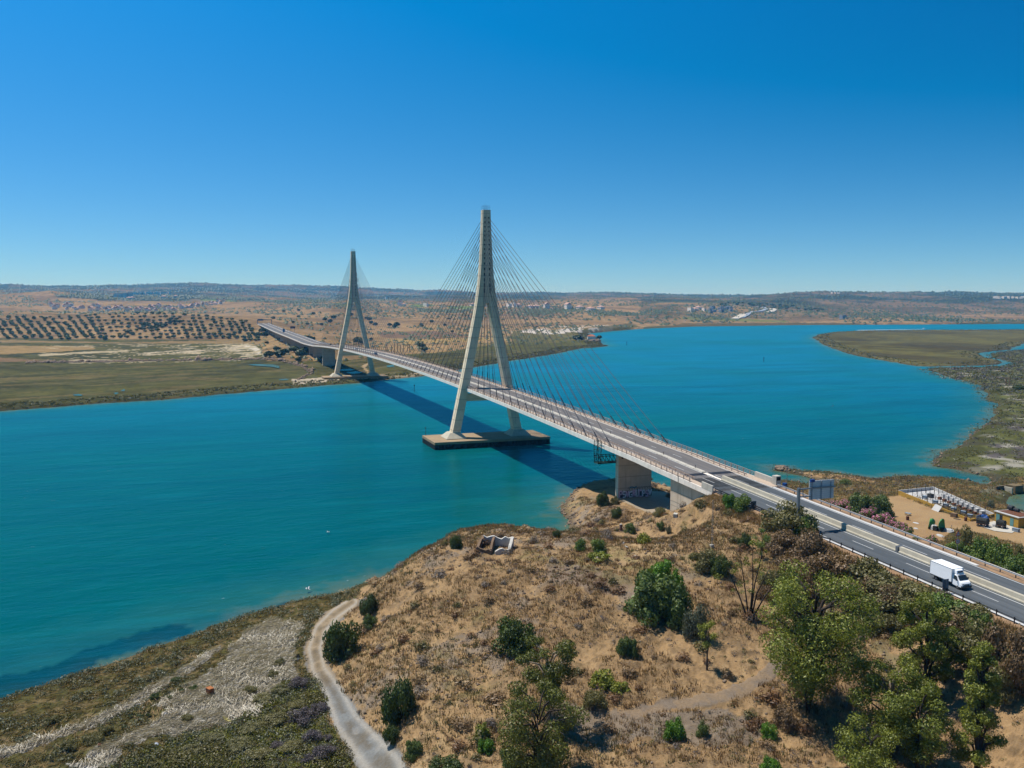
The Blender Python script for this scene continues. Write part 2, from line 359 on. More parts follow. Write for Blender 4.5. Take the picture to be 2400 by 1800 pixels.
def zA(x, y):
    D = farcoord(x, y)[2]
    t = sstep(300, 350, D); return np.maximum(HEAD(x, y), .7) * (1 - t) + t * (1.0 + .3 * fbm(np.asarray(x) / 20., np.asarray(y) / 20., 3))
def zB(x, y):
    a, b, D = farcoord(x, y)
    h = np.maximum(FARH(a, b), .7)
    u0 = 1200 + FPX * a / 900; cl = np.maximum(sstep(650, 560, u0), sstep(780, 740, u0) * sstep(860, 800, D))
    h = h * (1 - cl) + cl * np.minimum(h, 1.2 + np.maximum(D - 1265, 0) * .25)
    big = sstep(4000, 8000, D)
    n = (fbm(np.asarray(x) / 260, np.asarray(y) / 260, 5, 4) - .5) * np.minimum(h * .5, 16 + 26 * sstep(2300, 3600, D)) * sstep(2, 12, h) * (1 - big * .5)
    h = h * (1 - .1 * big)
    n = n + (fbm(np.asarray(x) / 1300, np.asarray(y) / 1300, 8, 5, .55) - .5) * 120 * big * sstep(12, 60, h)
    return np.maximum(h + n, .6)
def gz(x, y):                       # ground height on land
    x = np.asarray(x, float); y = np.asarray(y, float)
    a = inpoly(x, y, WA); return np.where(a, zA(x, y), np.where(inpoly(x, y, WB), zB(x, y), 1.0))
def hit(u, v, z0=None, n=12):       # where the ray of a photo pixel meets the ground
    z = 6.0 if z0 is None else z0
    for i in range(n):
        p = gp(u, v, z)
        if not np.isfinite(p).all(): break
        zn = float(gz(p[0], p[1])); z = .5 * z + .5 * zn if i > 5 else zn
    p = gp(u, v, z); return np.array([p[0], p[1], float(gz(p[0], p[1]))])
def hits(us, vs): return np.array([hit(a, b) for a, b in zip(us, vs)])
def hitfar(u, v):                   # march outwards for the hills behind
    r = ray(u, v)
    D = np.geomspace(300, 14000, 240); P = CAM + r * D[:, None]; z = np.where(inpoly(P[:, 0], P[:, 1], WB), zB(P[:, 0], P[:, 1]), 0)
    k = np.nonzero(P[:, 2] <= z)[0]
    if len(k) == 0: return None
    k = k[0]; P = CAM + r * np.linspace(D[max(k - 1, 0)], D[k], 30)[:, None]; z = zB(P[:, 0], P[:, 1]); j = np.nonzero(P[:, 2] <= z)[0]
    j = j[0] if len(j) else 29; return np.array([P[j, 0], P[j, 1], z[j]])

# ---- the sheet: a fan of rows so that near ground is fine and far ground coarse
us = np.arange(-420, 2830, 3.6)
Ds = np.concatenate([np.geomspace(62, 330, 480, endpoint=False), np.geomspace(330, 3500, 330, endpoint=False), np.geomspace(3500, 26000, 150)])
UU, DD = np.meshgrid(us, Ds)
LL = (UU - 1200) / FPX * (.9957 * DD + 5.4)
GX = CAM[0] + DD * FWH[0] + LL * RTH[0]; GY = CAM[1] + DD * FWH[1] + LL * RTH[1]
GX = GX.astype(np.float64); GY = GY.astype(np.float64)
jit = (fbm(GX / 9, GY / 9, 11, 4) - .5); jitf = (fbm(GX / 40, GY / 40, 12, 4) - .5)
sd = np.full(GX.shape, -1e3); reg = np.zeros(GX.shape, np.int8)
for k_, W in ((1, WA), (2, WB), (3, WC)):
    ins = inpoly(GX, GY, W); d_ = pdist(GX, GY, W, True, 9000); s_ = np.where(ins, d_, -d_); m_ = s_ > sd; sd[m_] = s_[m_]; reg[m_] = k_
pond = inpoly(GX, GY, WP); pdd = pdist(GX, GY, WP, True, 60); sd = np.minimum(sd, np.where(pond, -pdd, pdd) + np.where(pdd > 20, 1e3, 0))
sd = sd + jit * np.clip(DD * .012, 1.2, 5) + jitf * np.clip((DD - 350) * .012, 0, 9)
GZ = np.full(GX.shape, 1.0)
ma = reg == 1; mb = reg == 2
GZ[ma] = zA(GX[ma], GY[ma]); GZ[mb] = zB(GX[mb], GY[mb])
GZ[reg == 3] = .8 + .5 * fbm(GX[reg == 3] / 30, GY[reg == 3] / 30, 4)
U2, V2, _d = proj(np.stack([GX, GY, GZ], -1))              # where each ground point lies, used below to lay out soils and crops
ipx = lambda poly, ju=0, jv=0: inpoly(U2 + ju, V2 + jv, poly)
wn = np.clip(1 - (DD - 150) / 350, 0, 1)                       # only the near ground is fine enough for small relief
n1 = fbm(GX / 7, GY / 7, 21, 4); n2 = fbm(GX / 1.6, GY / 1.6, 22, 4); n3 = fbm(GX / .55, GY / .55, 23, 3); nb = fbm(GX / 30, GY / 30, 24, 4)

# soils and surfaces
ROAD = [(825,1786),(777,1689),(752,1617),(718,1569),(713,1520),(731,1472),(758,1436),(801,1412),(846,1401),(868,1396),(874,1404),(848,1416),(813,1440),(772,1475),(761,1520),(777,1569),(808,1617),(850,1689),(965,1786),(1040,1850),(1300,2100),(1150,2100),(900,1880)]
PATH = [(1440,1668),(1520,1652),(1600,1636),(1690,1612),(1760,1580),(1830,1530),(1862,1540),(1810,1592),(1740,1632),(1660,1655),(1560,1668),(1480,1690)]
YARD = [(2040,1186),(2075,1166),(2108,1160),(2150,1178),(2240,1212),(2330,1222),(2420,1240),(2520,1260),(2520,1350),(2400,1278),(2310,1252),(2230,1240),(2215,1268),(2150,1262),(2110,1232),(2080,1212)]
SPIT = [(1880,1106),(1950,1111),(2010,1117),(2050,1128),(2040,1134),(1990,1126),(1930,1118),(1890,1114)]
REED1 = [(-60,1776),(0,1756),(135,1714),(270,1662),(345,1612),(407,1580),(461,1544),(511,1512),(520,1520),(470,1560),(407,1598),(357,1634),(280,1680),(145,1730),(0,1782),(-60,1800)]
REED2 = [(520,1555),(545,1520),(575,1488),(632,1452),(705,1458),(685,1500),(697,1552),(690,1590),(650,1600),(632,1644),(588,1682),(455,1706),(362,1734),(294,1752),(262,1800),(150,1800),(270,1734),(352,1694),(407,1654),(345,1655),(400,1620),(455,1590)]
GREEN = [(597,1657),(650,1600),(742,1598),(768,1660),(788,1730),(830,1800),(850,1860),(200,1860),(253,1800),(362,1752),(407,1734),(540,1694)]
PAVE = [(1449,1172),(1520,1204),(1568,1195),(1567,1152),(1528,1150),(1440,1166)]
soil = np.array([alb(200,165,120), alb(178,146,106), alb(218,186,138), alb(158,132,100), alb(174,156,136), alb(134,112,82)])
def mixc(c, m, col): m = np.asarray(m)[..., None]; return c * (1 - m) + np.asarray(col) * m
Cc = np.empty(GX.shape + (3,)); Cc[:] = soil[0]
Cc = mixc(Cc, sstep(.45, .62, n1) * .8, soil[1]); Cc = mixc(Cc, sstep(.52, .66, nb) * sstep(.4, .6, n2) * .7, soil[2])
Cc = mixc(Cc, sstep(.55, .66, n2) * .75, soil[3]); Cc = mixc(Cc, sstep(.60, .70, n3) * .6, soil[5])
Cc = mixc(Cc, sstep(.56, .64, fbm(GX / 12, GY / 12, 31, 4)) * sstep(.45, .6, n2) * .8, soil[4])
Cc = mixc(Cc, sstep(.36, .26, n3) * .45, alb(214, 184, 138))
for pl_, col_, m__ in (([(1290,1650),(1450,1662),(1560,1672),(1700,1660),(1780,1690),(1760,1740),(1640,1745),(1480,1735),(1380,1760),(1300,1720)], alb(158,144,128), .8), ([(1790,1350),(1830,1345),(1868,1400),(1880,1450),(1850,1470),(1810,1420)], alb(226,192,148), .85), ([(1370,1296),(1440,1284),(1560,1282),(1590,1300),(1500,1318),(1400,1320)], alb(214,182,138), .8), ([(1280,1320),(1350,1318),(1480,1352),(1500,1390),(1400,1392),(1300,1362)], alb(166,146,128), .75), ([(2250,1560),(2400,1540),(2400,1640),(2290,1650)], alb(186,160,126), .7)):
    Cc = np.where((ipx(pl_, (n1 - .5) * 50, (n2 - .5) * 22) & (reg == 1))[..., None], Cc * (1 - m__) + np.array(col_) * m__ * (.75 + .5 * n2[..., None]), Cc)
Cc = mixc(Cc, sstep(.52, .64, fbm(GX / 16, GY / 16, 131, 4)) * sstep(.42, .58, n2) * .55, alb(150, 138, 84))
slopey = sstep(14, 1.0, GZ) * (reg == 1)
# low shore, marsh, reeds
flat = (reg == 1) & (GZ < 2.15) & (U2 < 860)
mg = alb(112, 108, 62); md = alb(84, 80, 46)
lowc = mixc(mixc(np.broadcast_to(np.array(alb(150,132,92)), Cc.shape), sstep(.40, .58, n2), mg), sstep(.48, .62, n3), md)
Cc = np.where(flat[..., None], lowc, Cc)
pole = np.abs(((GX * .72 - GY * .69) + 2.2 * n1) * 1.3 % 1 - .5)
reedc = mixc(mixc(np.broadcast_to(np.array(alb(234,228,216)), Cc.shape), sstep(.42, .62, n2), alb(214,206,192)), sstep(.55, .68, n3), alb(220,216,206))
Cc = np.where((ipx(REED1, jit * 18, n2 * 8 - 4) | ipx(REED2, (n1 - .5) * 46, (n2 - .5) * 22))[..., None] & (reg == 1)[..., None], reedc, Cc)
grc = mixc(mixc(np.broadcast_to(np.array(alb(108,102,60)), Cc.shape), sstep(.45, .6, n1), alb(104,100,30)), sstep(.5, .62, n2), alb(70,62,50))
Cc = np.where((ipx(GREEN, (n1 - .5) * 40, (n2 - .5) * 16) & flat)[..., None], grc, Cc)
# right bank flats beyond the road
rb = (reg == 1) & (U2 > 1790) & (GZ < 3.6) & (DD > 175)
rbc = mixc(mixc(np.broadcast_to(np.array(alb(168,140,92)), Cc.shape), sstep(.42, .6, n1), alb(132,112,66)), sstep(.5, .64, n2), alb(96,86,50))
rbm = mixc(mixc(np.broadcast_to(np.array(alb(122,124,68)), Cc.shape), sstep(.4, .6, n1), alb(96,98,52)), sstep(.62, .74, fbm(GX / 14, GY / 14, 41, 4)), alb(190,184,168))
rbm = mixc(rbm, sstep(.54, .66, fbm(GX / 9, GY / 9, 43, 4)) * .8, alb(98, 88, 92))
Cc = np.where(rb[..., None], rbc, Cc); farflat = rb & (DD > 292 + (n1 - .5) * 16); Cc = np.where(farflat[..., None], rbm, Cc)
Cc = np.where((rb & (sd < 5 + 8 * n1) & (DD > 250))[..., None], mixc(rbm, .6, alb(84, 84, 40)), Cc)
yard = (ipx(YARD, (n1 - .5) * 14, (n2 - .5) * 8)) & rb; spit = ipx(SPIT, (n1 - .5) * 8, (n2 - .5) * 3) & rb
Cc = np.where((yard | spit)[..., None], mixc(np.broadcast_to(np.array(alb(206,172,126)), Cc.shape), sstep(.4, .65, n1) * .6, alb(188,150,106)), Cc)
road = ipx(ROAD, (n2 - .5) * 16 + (n1 - .5) * 10, (n3 - .5) * 5) & (reg == 1) & (GZ < 4.2)
rut = np.clip(np.sin((U2 - 745) * .0) + 0, 0, 1)
rdc = mixc(np.broadcast_to(np.array(alb(186,164,132)), Cc.shape), sstep(1540, 1640, V2 + (n1 - .5) * 60), alb(158,160,158))
rdc = mixc(rdc, sstep(.52, .66, fbm(GX / 2.6, GY / 2.6, 51, 3)) * .55, alb(132,120,100)); rdc = mixc(rdc, sstep(.35, .22, n2) * .4, alb(206,200,190))
rctr = pdist(U2, V2, [(905,1800),(813,1689),(780,1617),(747,1569),(737,1520),(751,1474),(785,1438),(826,1410)], False, 400) / np.interp(V2, [1400, 1500, 1600, 1800], [16, 24, 28, 70])
rdc = mixc(rdc, np.exp(-((rctr - .5) / .16) ** 2) * .7, alb(214,206,192)); rdc = mixc(rdc, np.exp(-(rctr / .22) ** 2) * .65 * sstep(.35, .6, n2), alb(128,114,92)); rdc = mixc(rdc, sstep(.75, 1.0, rctr) * .6, alb(124,130,136))
Cc = np.where(road[..., None], rdc, Cc)
path = ipx(PATH, (n1 - .5) * 20, (n2 - .5) * 12) & (reg == 1)
Cc = np.where(path[..., None], mixc(np.broadcast_to(np.array(alb(176,152,124)), Cc.shape), sstep(.45, .6, n2) * .6, alb(150,138,126)), Cc)
pave = ipx(PAVE) & (reg == 1)
# wet edge
Cc = mixc(Cc, (sstep(3.0, .2, sd) * .7) * (reg == 1), alb(96, 84, 62))
# far bank
f1 = fbm(GX / 120, GY / 120, 61, 5); f2 = fbm(GX / 34, GY / 34, 62, 4); f3 = fbm(GX / 420, GY / 420, 63, 4); f4 = fbm(GX / 12, GY / 12, 64, 3)
B = mixc(np.broadcast_to(np.array(alb(184,152,106)), Cc.shape), sstep(.45, .6, f1) * .8, alb(142,116,80)); B = mixc(B, sstep(.52, .64, f2) * .5, alb(204,168,120))
B = mixc(B, sstep(.5, .62, f4) * .35, alb(120, 96, 72))
hillm = sstep(3200, 5200, DD + (f3 - .5) * 1800 - np.where(U2 > 1500, -1100, 0))
HC = mixc(np.broadcast_to(np.array(alb(78,80,56)), Cc.shape), sstep(.48, .62, fbm(GX / 300, GY / 300, 66, 5)) * .85, alb(150,124,90)); HC = mixc(HC, sstep(.52, .64, f1) * .75, alb(54,62,40))
B = mixc(B, hillm, HC)
marsh = (GZ < 2.6)
MC = mixc(mixc(np.broadcast_to(np.array(alb(100,98,52)), Cc.shape), sstep(.42, .6, f1) * .7, alb(84,80,44)), sstep(.5, .65, f2) * .5, alb(120,116,70))
MC = mixc(MC, sstep(.5, .64, f4) * .35, alb(72, 70, 36))
al_ = (GX * .93 - GY * .37); st1 = fbm(sd / 13, al_ / 170, 161, 4); st2 = fbm(sd / 7, al_ / 60, 162, 4)
MC = mixc(MC, sstep(.5, .62, st1) * .6, alb(112, 108, 56)); MC = mixc(MC, sstep(.56, .66, st2) * .5, alb(68, 66, 34)); MC = mixc(MC, sstep(.62, .7, fbm(sd / 9, al_ / 40, 163, 3)) * .5, alb(146, 126, 84))
B = np.where(marsh[..., None], MC, B)
def band(poly, col, m=1.0, ju=10, jv=2): 
    global B
    B = np.where((ipx(poly, (f2 - .5) * ju, (f4 - .5) * jv) & mb)[..., None], B * (1 - m) + np.array(col) * m, B)
band([(-400,806),(0,810),(220,812),(225,818),(100,826),(0,830),(-400,832)], alb(180,150,100)); band([(-400,836),(0,838),(120,846),(0,848),(-400,850)], alb(150,120,86))
band([(560,770),(640,775),(760,800),(700,812),(560,806),(0,803),(0,797),(300,803),(560,796)], alb(176,146,100), .8)
band([(1100,806),(1250,796),(1400,800),(1400,808),(1200,818),(1100,822)], alb(112,108,52), .6)
band([(900,775),(1300,768),(1420,765),(1420,790),(1300,800),(1100,802),(900,812)], alb(178,148,104), .6); band([(900,795),(1150,786),(1200,796),(950,806)], alb(196,164,104), .8)
band([(880,778),(1020,776),(1160,790),(1000,795),(900,792)], alb(128,100,84), .7); band([(1200,775),(1480,766),(1480,790),(1370,800),(1200,806)], alb(108,108,50), .75)
B = np.where((ipx([(1200,778),(1300,764),(1430,761),(1440,770),(1400,776),(1280,784)], (f2 - .5) * 26, (f4 - .5) * 7) & (reg == 2) & (st2 > .5))[..., None], np.array(alb(236, 224, 212)), B); band([(1380,770),(1480,757),(1500,766),(1440,770)], alb(100,98,54), .8)
band([(1600,742),(1700,745),(1850,752),(1840,756),(1700,752),(1600,748)], alb(130,138,66), .8); band([(1560,768),(1600,757),(1850,756),(2000,757),(1990,760),(1750,763)], alb(118,102,60), .8)
for pl in ([(780,711),(830,709),(835,714),(790,717)],[(960,715),(1010,712),(1020,717),(970,721)],[(1050,717),(1110,718),(1105,724),(1052,724)],[(1290,726),(1330,724),(1330,731),(1290,732)],[(470,699),(510,699),(505,705),(475,705)],[(530,700),(560,700),(555,706),(530,706)],[(1420,731),(1440,731),(1435,735),(1418,735)]): band(pl, alb(136,160,84), .9, 14, 3)
for pl in ([(130,690),(300,688),(420,694),(620,700),(640,708),(460,700),(420,706),(240,704),(140,696)],[(640,706),(760,702),(760,709),(650,712)],[(1230,697),(1270,695),(1275,703),(1235,705)],[(980,722),(1060,726),(1100,726),(1060,733),(980,729)],[(1390,730),(1500,735),(1500,739),(1400,736)]): band(pl, alb(44,64,40), .85, 40, 6)
for pl in ([(330,826),(400,820),(520,812),(610,806),(614,826),(590,836),(560,826),(470,826),(400,830),(340,833)],): 
    B = np.where((ipx(pl, (f2 - .5) * 30, (f4 - .5) * 8) & mb & (st2 > .575))[..., None], np.array(alb(222,204,176)), B)
band([(578,810),(600,812),(614,824),(606,829),(590,818),(572,814)], alb(238,226,206), .95, 4, 1); band([(90,831),(200,824),(300,822),(300,825),(200,828),(100,835)], alb(214,196,160), .9, 10, 2); band([(150,842),(330,845),(330,848),(160,850)], alb(206,186,154), .8, 40, 6)
band([(680,890),(760,884),(840,878),(868,882),(820,890),(740,897),(690,902)], alb(222,204,180), .9, 16, 4); band([(890,886),(990,872),(1000,877),(900,892)], alb(206,184,152), .7, 16, 4)
white_ = [(90,812),(330,806),(420,807),(600,806),(620,830),(600,843),(330,850),(150,850),(90,838)]
B = np.where((ipx(white_, (f2 - .5) * 30, (f4 - .5) * 6) & (reg == 2) & (fbm(sd / 8, al_ / 45, 164, 4) > .615))[..., None], np.array(alb(214, 196, 160)), B)
band([(847,858),(866,848),(868,851),(856,861),(868,874),(862,875)], alb(206,176,136), .9, 2, 1)
band([(680,800),(760,790),(900,778),(1000,770),(1000,766),(880,770),(760,778)], alb(196,160,118), .6)
Cc = np.where(mb[..., None], B, Cc)
MI = mixc(mixc(np.broadcast_to(np.array(alb(118,110,60)), Cc.shape), sstep(.42, .6, fbm(GX / 160, GY / 60, 81, 4)), alb(100,90,48)), sstep(.5, .66, f2) * .5, alb(134,130,76))
MI = mixc(MI, sstep(14, 3, sd) * .6, alb(140,134,92)); MI = mixc(MI, sstep(.58, .68, fbm(GX / 300, GY / 120, 83, 3)) * .6, alb(84,74,52))
Cc = np.where((reg == 3)[..., None], MI, Cc)
Cc = mixc(Cc, (sstep(6, 1.0, sd) * .6) * (reg >= 2), alb(70, 62, 44))
# small relief
hillm_ = (reg == 1) * wn * np.where(flat | yard | road | path | pave | rb, .25, 1.0) * sstep(1.5, 4, np.abs(GZ))
GZ += hillm_ * ((n1 - .5) * 2.3 + (nb - .5) * 2.0 + (n2 - .5) * .75 + (n3 - .5) * .32) * np.where(np.abs(GY) < 14, np.where((GX < 10) & (GZ > 8), .15, 1), 1)
lowm = (reg == 1) & flat; GZ += lowm * ~road * ((n2 - .5) * .5 + (n3 - .5) * .3)
GZ += (mb & (GZ < 4)) * (f4 - .5) * .8 + (reg == 3) * (f4 - .5) * .6
bank = np.where(reg == 1, np.interp(U2, [800, 860, 1300, 1340, 1800], [4, 9, 9, 5, 6]), 5 + DD * .004)
hland = GZ
GZ = np.where(sd > 0, hland * sstep(0, 1, sd / bank) * .999 + np.minimum(.45 * sstep(0, .25, sd / bank), .45) * (1 - sstep(0, 1, sd / bank)), -.12 - np.minimum(-sd * .12, 3.0))
m = (reg == 1) & (GX < -15.5) & (GX > -200) & (GY > 9.2) & (GY < 15); GZ[m] = np.maximum(GZ[m], roadz(GX[m]) - .42 - .42 * (GY[m] - 9.2))
m = (reg == 1) & (GX < 12) & (np.abs(GY) < np.where(GX < -15, 9.1, 10.6)); GZ[m] = np.minimum(GZ[m], roadz(GX[m]) - .35)

def ground_mat(name, near):
    m = NT(name); c = m.attr('Col')
    if near:
        a = m.noise(3.2, 5, .65); b = m.noise(.9, 4, .6)
        c = m.mix(m.ramp(a, .35, .7, 0, .6), c, m.mix(1.0, c, (.62, .58, .54), 'MULTIPLY')); c = m.mix(m.ramp(b, .5, .7, 0, .35), c, m.mix(1.0, c, (1.3, 1.25, 1.15), 'MULTIPLY'))
        h = m.math('ADD', m.math('MULTIPLY', a, .35), m.math('MULTIPLY', m.noise(8, 3, .6), .12))
        m.bsdf(c, .95, 0, m.bump(h, .8, .5), .1)
    else:
        a = m.noise(.06, 6, .7); b = m.noise(.012, 5, .6)
        c = m.mix(m.ramp(a, .45, .62, 0, .75), c, m.mix(1.0, c, (.55, .58, .5), 'MULTIPLY')); c = m.mix(m.ramp(b, .5, .65, 0, .3), c, m.mix(1.0, c, (1.25, 1.2, 1.15), 'MULTIPLY'))
        m.bsdf(c, .95, 0, m.bump(a, .6, 2.0), .05)
    return m.mat
MG, MF = ground_mat('near_soil', True), ground_mat('far_soil', False)
rid = np.zeros(GX.shape, np.int8); rid[(reg == 1)] = 1; rid[(reg == 2)] = 2; rid[reg == 3] = 3; rid[road] = 4; rid[path] = 5; rid[yard | spit] = 6; rid[(reg == 2) & (DD > 3600)] = 7; rid[pave] = 8
nr, nc = GX.shape; idx = np.arange(nr * nc).reshape(nr, nc)
q = np.stack([idx[:-1, :-1], idx[:-1, 1:], idx[1:, 1:], idx[1:, :-1]], -1).reshape(-1, 4)
fr = rid[:-1, :-1].ravel(); keep = (np.maximum.reduce([GZ.ravel()[q[:, i]] for i in range(4)]) > -1.2)
VV = np.stack([GX.ravel(), GY.ravel(), GZ.ravel()], -1); CV = Cc.reshape(-1, 3)
CONC_PAVE = concrete('paving_concrete', alb(190,172,146), .2, .5)
for k_, nm, mt in ((1, 'ground', MG), (2, 'terrain', MF), (3, 'marsh_island', MF), (4, 'dirt_road', MG), (5, 'path', MG), (6, 'sand_yard', MG), (7, 'hills', MF), (8, 'pavement', CONC_PAVE)):
    F = q[(fr == k_) & keep]
    if not len(F): continue
    u_, inv = np.unique(F, return_inverse=True)
    me = np_mesh(nm, VV[u_], inv.reshape(F.shape), [mt], None, True); set_col(me, CV[u_])
    tag(link(nm, me), kind='structure')
# fast lookup of the finished sheet
def surf(x, y):
    x = np.asarray(x, float); y = np.asarray(y, float); dx = x - CAM[0]; dy = y - CAM[1]; D = dx * FWH[0] + dy * FWH[1]; L = dx * RTH[0] + dy * RTH[1]
    u = 1200 + FPX * L / (.9957 * D + 5.4); j = np.clip((u - us[0]) / 3.6, 0, nc - 1.001); i = np.interp(D, Ds, np.arange(nr)); i = np.clip(i, 0, nr - 1.001)
    i0 = i.astype(int); j0 = j.astype(int); a = i - i0; b = j - j0
    return (GZ[i0, j0] * (1 - a) + GZ[i0 + 1, j0] * a) * (1 - b) + (GZ[i0, j0 + 1] * (1 - a) + GZ[i0 + 1, j0 + 1] * a) * b
def at(u, v):
    r = ray(u, v); T = np.geomspace(62, 1600, 700); P = CAM + r * T[:, None]; k = np.nonzero(P[:, 2] <= surf(P[:, 0], P[:, 1]))[0]
    k = int(k[0]) if len(k) else 699; P = CAM + r * np.linspace(T[max(k - 1, 0)], T[k], 24)[:, None]; z = surf(P[:, 0], P[:, 1]); j = np.nonzero(P[:, 2] <= z)[0]; j = int(j[0]) if len(j) else 23
    return np.array([P[j, 0], P[j, 1], float(z[j])])
def atfar(u, v):
    p = hitfar(u, v); p[2] = float(surf(p[0], p[1])); return p
def depth(p): return float((np.asarray(p) - CAM) @ FW)

# ---- water
wu = np.arange(-900, 3300, 16.0); wd = np.concatenate([np.geomspace(55, 700, 240, endpoint=False), np.geomspace(700, 30000, 120)])
WU, WD = np.meshgrid(wu, wd); WL = (WU - 1200) / FPX * (.9957 * WD + 5.4)
WX = CAM[0] + WD * FWH[0] + WL * RTH[0]; WY = CAM[1] + WD * FWH[1] + WL * RTH[1]
sh = np.full(WX.shape, 200.0)
for W in (WA, WB, WC):
    ins = inpoly(WX, WY, W); d_ = pdist(WX, WY, W, True, 200); sh = np.minimum(sh, np.where(ins, 0, d_))
u3, v3, _ = proj(np.stack([WX, WY, WX * 0], -1))
wj = fbm(WX / 14, WY / 14, 91, 4)
weed = np.maximum(sstep(0, .5, inpoly(u3 + (wj - .5) * 60, v3 + (wj - .5) * 44, [(-300,1690),(0,1574),(120,1550),(250,1508),(360,1478),(440,1468),(470,1486),(380,1508),(250,1556),(100,1608),(0,1640),(-300,1760)]) * 1.0),
                  inpoly(u3 + (wj - .5) * 40, v3 + (wj - .5) * 16, [(630,1432),(665,1412),(730,1402),(770,1404),(700,1418),(640,1436)]) * 1.0)
idx = np.arange(WX.size).reshape(WX.shape); qw = np.stack([idx[:-1, :-1], idx[:-1, 1:], idx[1:, 1:], idx[1:, :-1]], -1).reshape(-1, 4)
WX_ = np.stack([WX.ravel(), WY.ravel(), np.zeros(WX.size)], -1)
m = NT('river_water'); p = m.pos()
shallow = m.attr('shore', True); we = m.attr('weed', True); far_ = m.attr('away', True)
big = m.noise(.006, 4, .6); mid = m.noise(.05, 4, .6, m.mapv(p, (1, .35, 1), (0, 0, .5)))
c = m.mix(m.ramp(far_, 0, 1), alb(0, 99, 92), alb(0, 128, 164))  # bluer with distance: sky reflection put into the base colour
c = m.mix(m.ramp(big, .46, .64, 0, .55), c, alb(4, 118, 106)); c = m.mix(m.ramp(mid, .4, .7, 0, .45), c, alb(0, 92, 104))
nsh = m.math('ADD', shallow, m.math('MULTIPLY', m.math('SUBTRACT', m.noise(.12, 4), .5), 22.0))
c = m.mix(m.ramp(nsh, 26, 0, 0, .75), c, alb(52, 122, 108)); c = m.mix(m.ramp(nsh, 7, -3, 0, .85), c, alb(120, 126, 92))
c = m.mix(m.math('MULTIPLY', we, .88), c, alb(0, 62, 66))
wv = m.mapv(p, (1, .42, 1), (0, 0, .72)); n_a = m.noise(.55, 4, .6, wv); n_b = m.noise(.16, 3, .5, m.mapv(p, (1, .4, 1), (0, 0, .55)))
crest = m.noise(.9, 4, .75, m.mapv(p, (1, .3, 1), (0, 0, .8))); patch = m.noise(.035, 3, .6)
lane = m.noise(.03, 4, .6, m.mapv(p, (1, .16, 1), (0, 0, .62)), .6); lane2 = m.noise(.11, 3, .6, m.mapv(p, (1, .2, 1), (0, 0, .7)))
c = m.mix(m.ramp(lane, .46, .66, 0, .5), c, alb(0, 84, 98)); c = m.mix(m.ramp(lane2, .55, .7, 0, .3), c, alb(20, 134, 140))
foam = m.math('MULTIPLY', m.ramp(crest, .69, .73, 0, .85), m.ramp(patch, .53, .62, 0, 1))
c = m.mix(foam, c, (.75, .78, .78))
hh = m.math('ADD', m.math('MULTIPLY', n_a, .5), m.math('MULTIPLY', n_b, .9))
nm_ = m.bump(hh, .9, .6)
rr = m.ramp(far_, 0, 1, .12, .3)
df = m.n.new('ShaderNodeBsdfDiffuse'); gl = m.n.new('ShaderNodeBsdfGlossy'); lw = m.n.new('ShaderNodeLayerWeight'); lw.inputs[0].default_value = .5; mx = m.n.new('ShaderNodeMixShader')
m.l(c, df.inputs[0]); m.l(nm_, df.inputs['Normal']); m.l(nm_, gl.inputs['Normal']); m.l(m.ramp(far_, 0, 1, .16, .3), gl.inputs['Roughness']); m.l(nm_, lw.inputs['Normal'])
m.l(m.math('ADD', .015, m.math('MULTIPLY', m.math('POWER', lw.outputs['Facing'], 3.0), .3)), mx.inputs[0]); gl.inputs['Color'].default_value = (.25, .9, 1, 1); m.l(df.outputs[0], mx.inputs[1]); m.l(gl.outputs[0], mx.inputs[2]); m.l(mx.outputs[0], m.out.inputs[0])
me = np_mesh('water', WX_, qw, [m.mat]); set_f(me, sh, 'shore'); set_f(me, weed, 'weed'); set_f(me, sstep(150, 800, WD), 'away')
tag(link('water', me), kind='structure')
# ============================================================ BRIDGE
YC = .45                                              # centre line of the carriageways
M_PYL = concrete('pylon_concrete', (.68, .55, .385), .45, .35, .075)
M_DECK = concrete('deck_concrete', (.74, .66, .57), .28, .4)
M_PLAT = concrete('platform_concrete', alb(196,168,132), .3, .25)
M_WALL = concrete('wall_concrete', (.52, .42, .31), .45, .4, .1)
M_WHITE = concrete('pale_concrete', alb(236,228,212), .18, .8)
M_BEIGE = concrete('beige_concrete', alb(232,222,198), .2, .6)
M_KERB = concrete('walkway_concrete', alb(230,206,182), .2, .8)
M_CABLE = paint('cable_sheath', alb(76,78,86), .5, .1)
M_TUBE = paint('cable_guard_tube', alb(44,44,52), .5, .3)
M_DARK = paint('dark_recess', (.012, .012, .013), .9)
M_STEEL = paint('galvanised_steel', alb(170,176,182), .45, .6, .1)
M_RUST = paint('brown_painted_rail', alb(200,176,160), .6, .1)
M_POST = paint('dark_steel_post', alb(86,80,82), .55, .3)
M_MARK = paint('road_paint', alb(236,236,234), .7, 0, .1, 3)
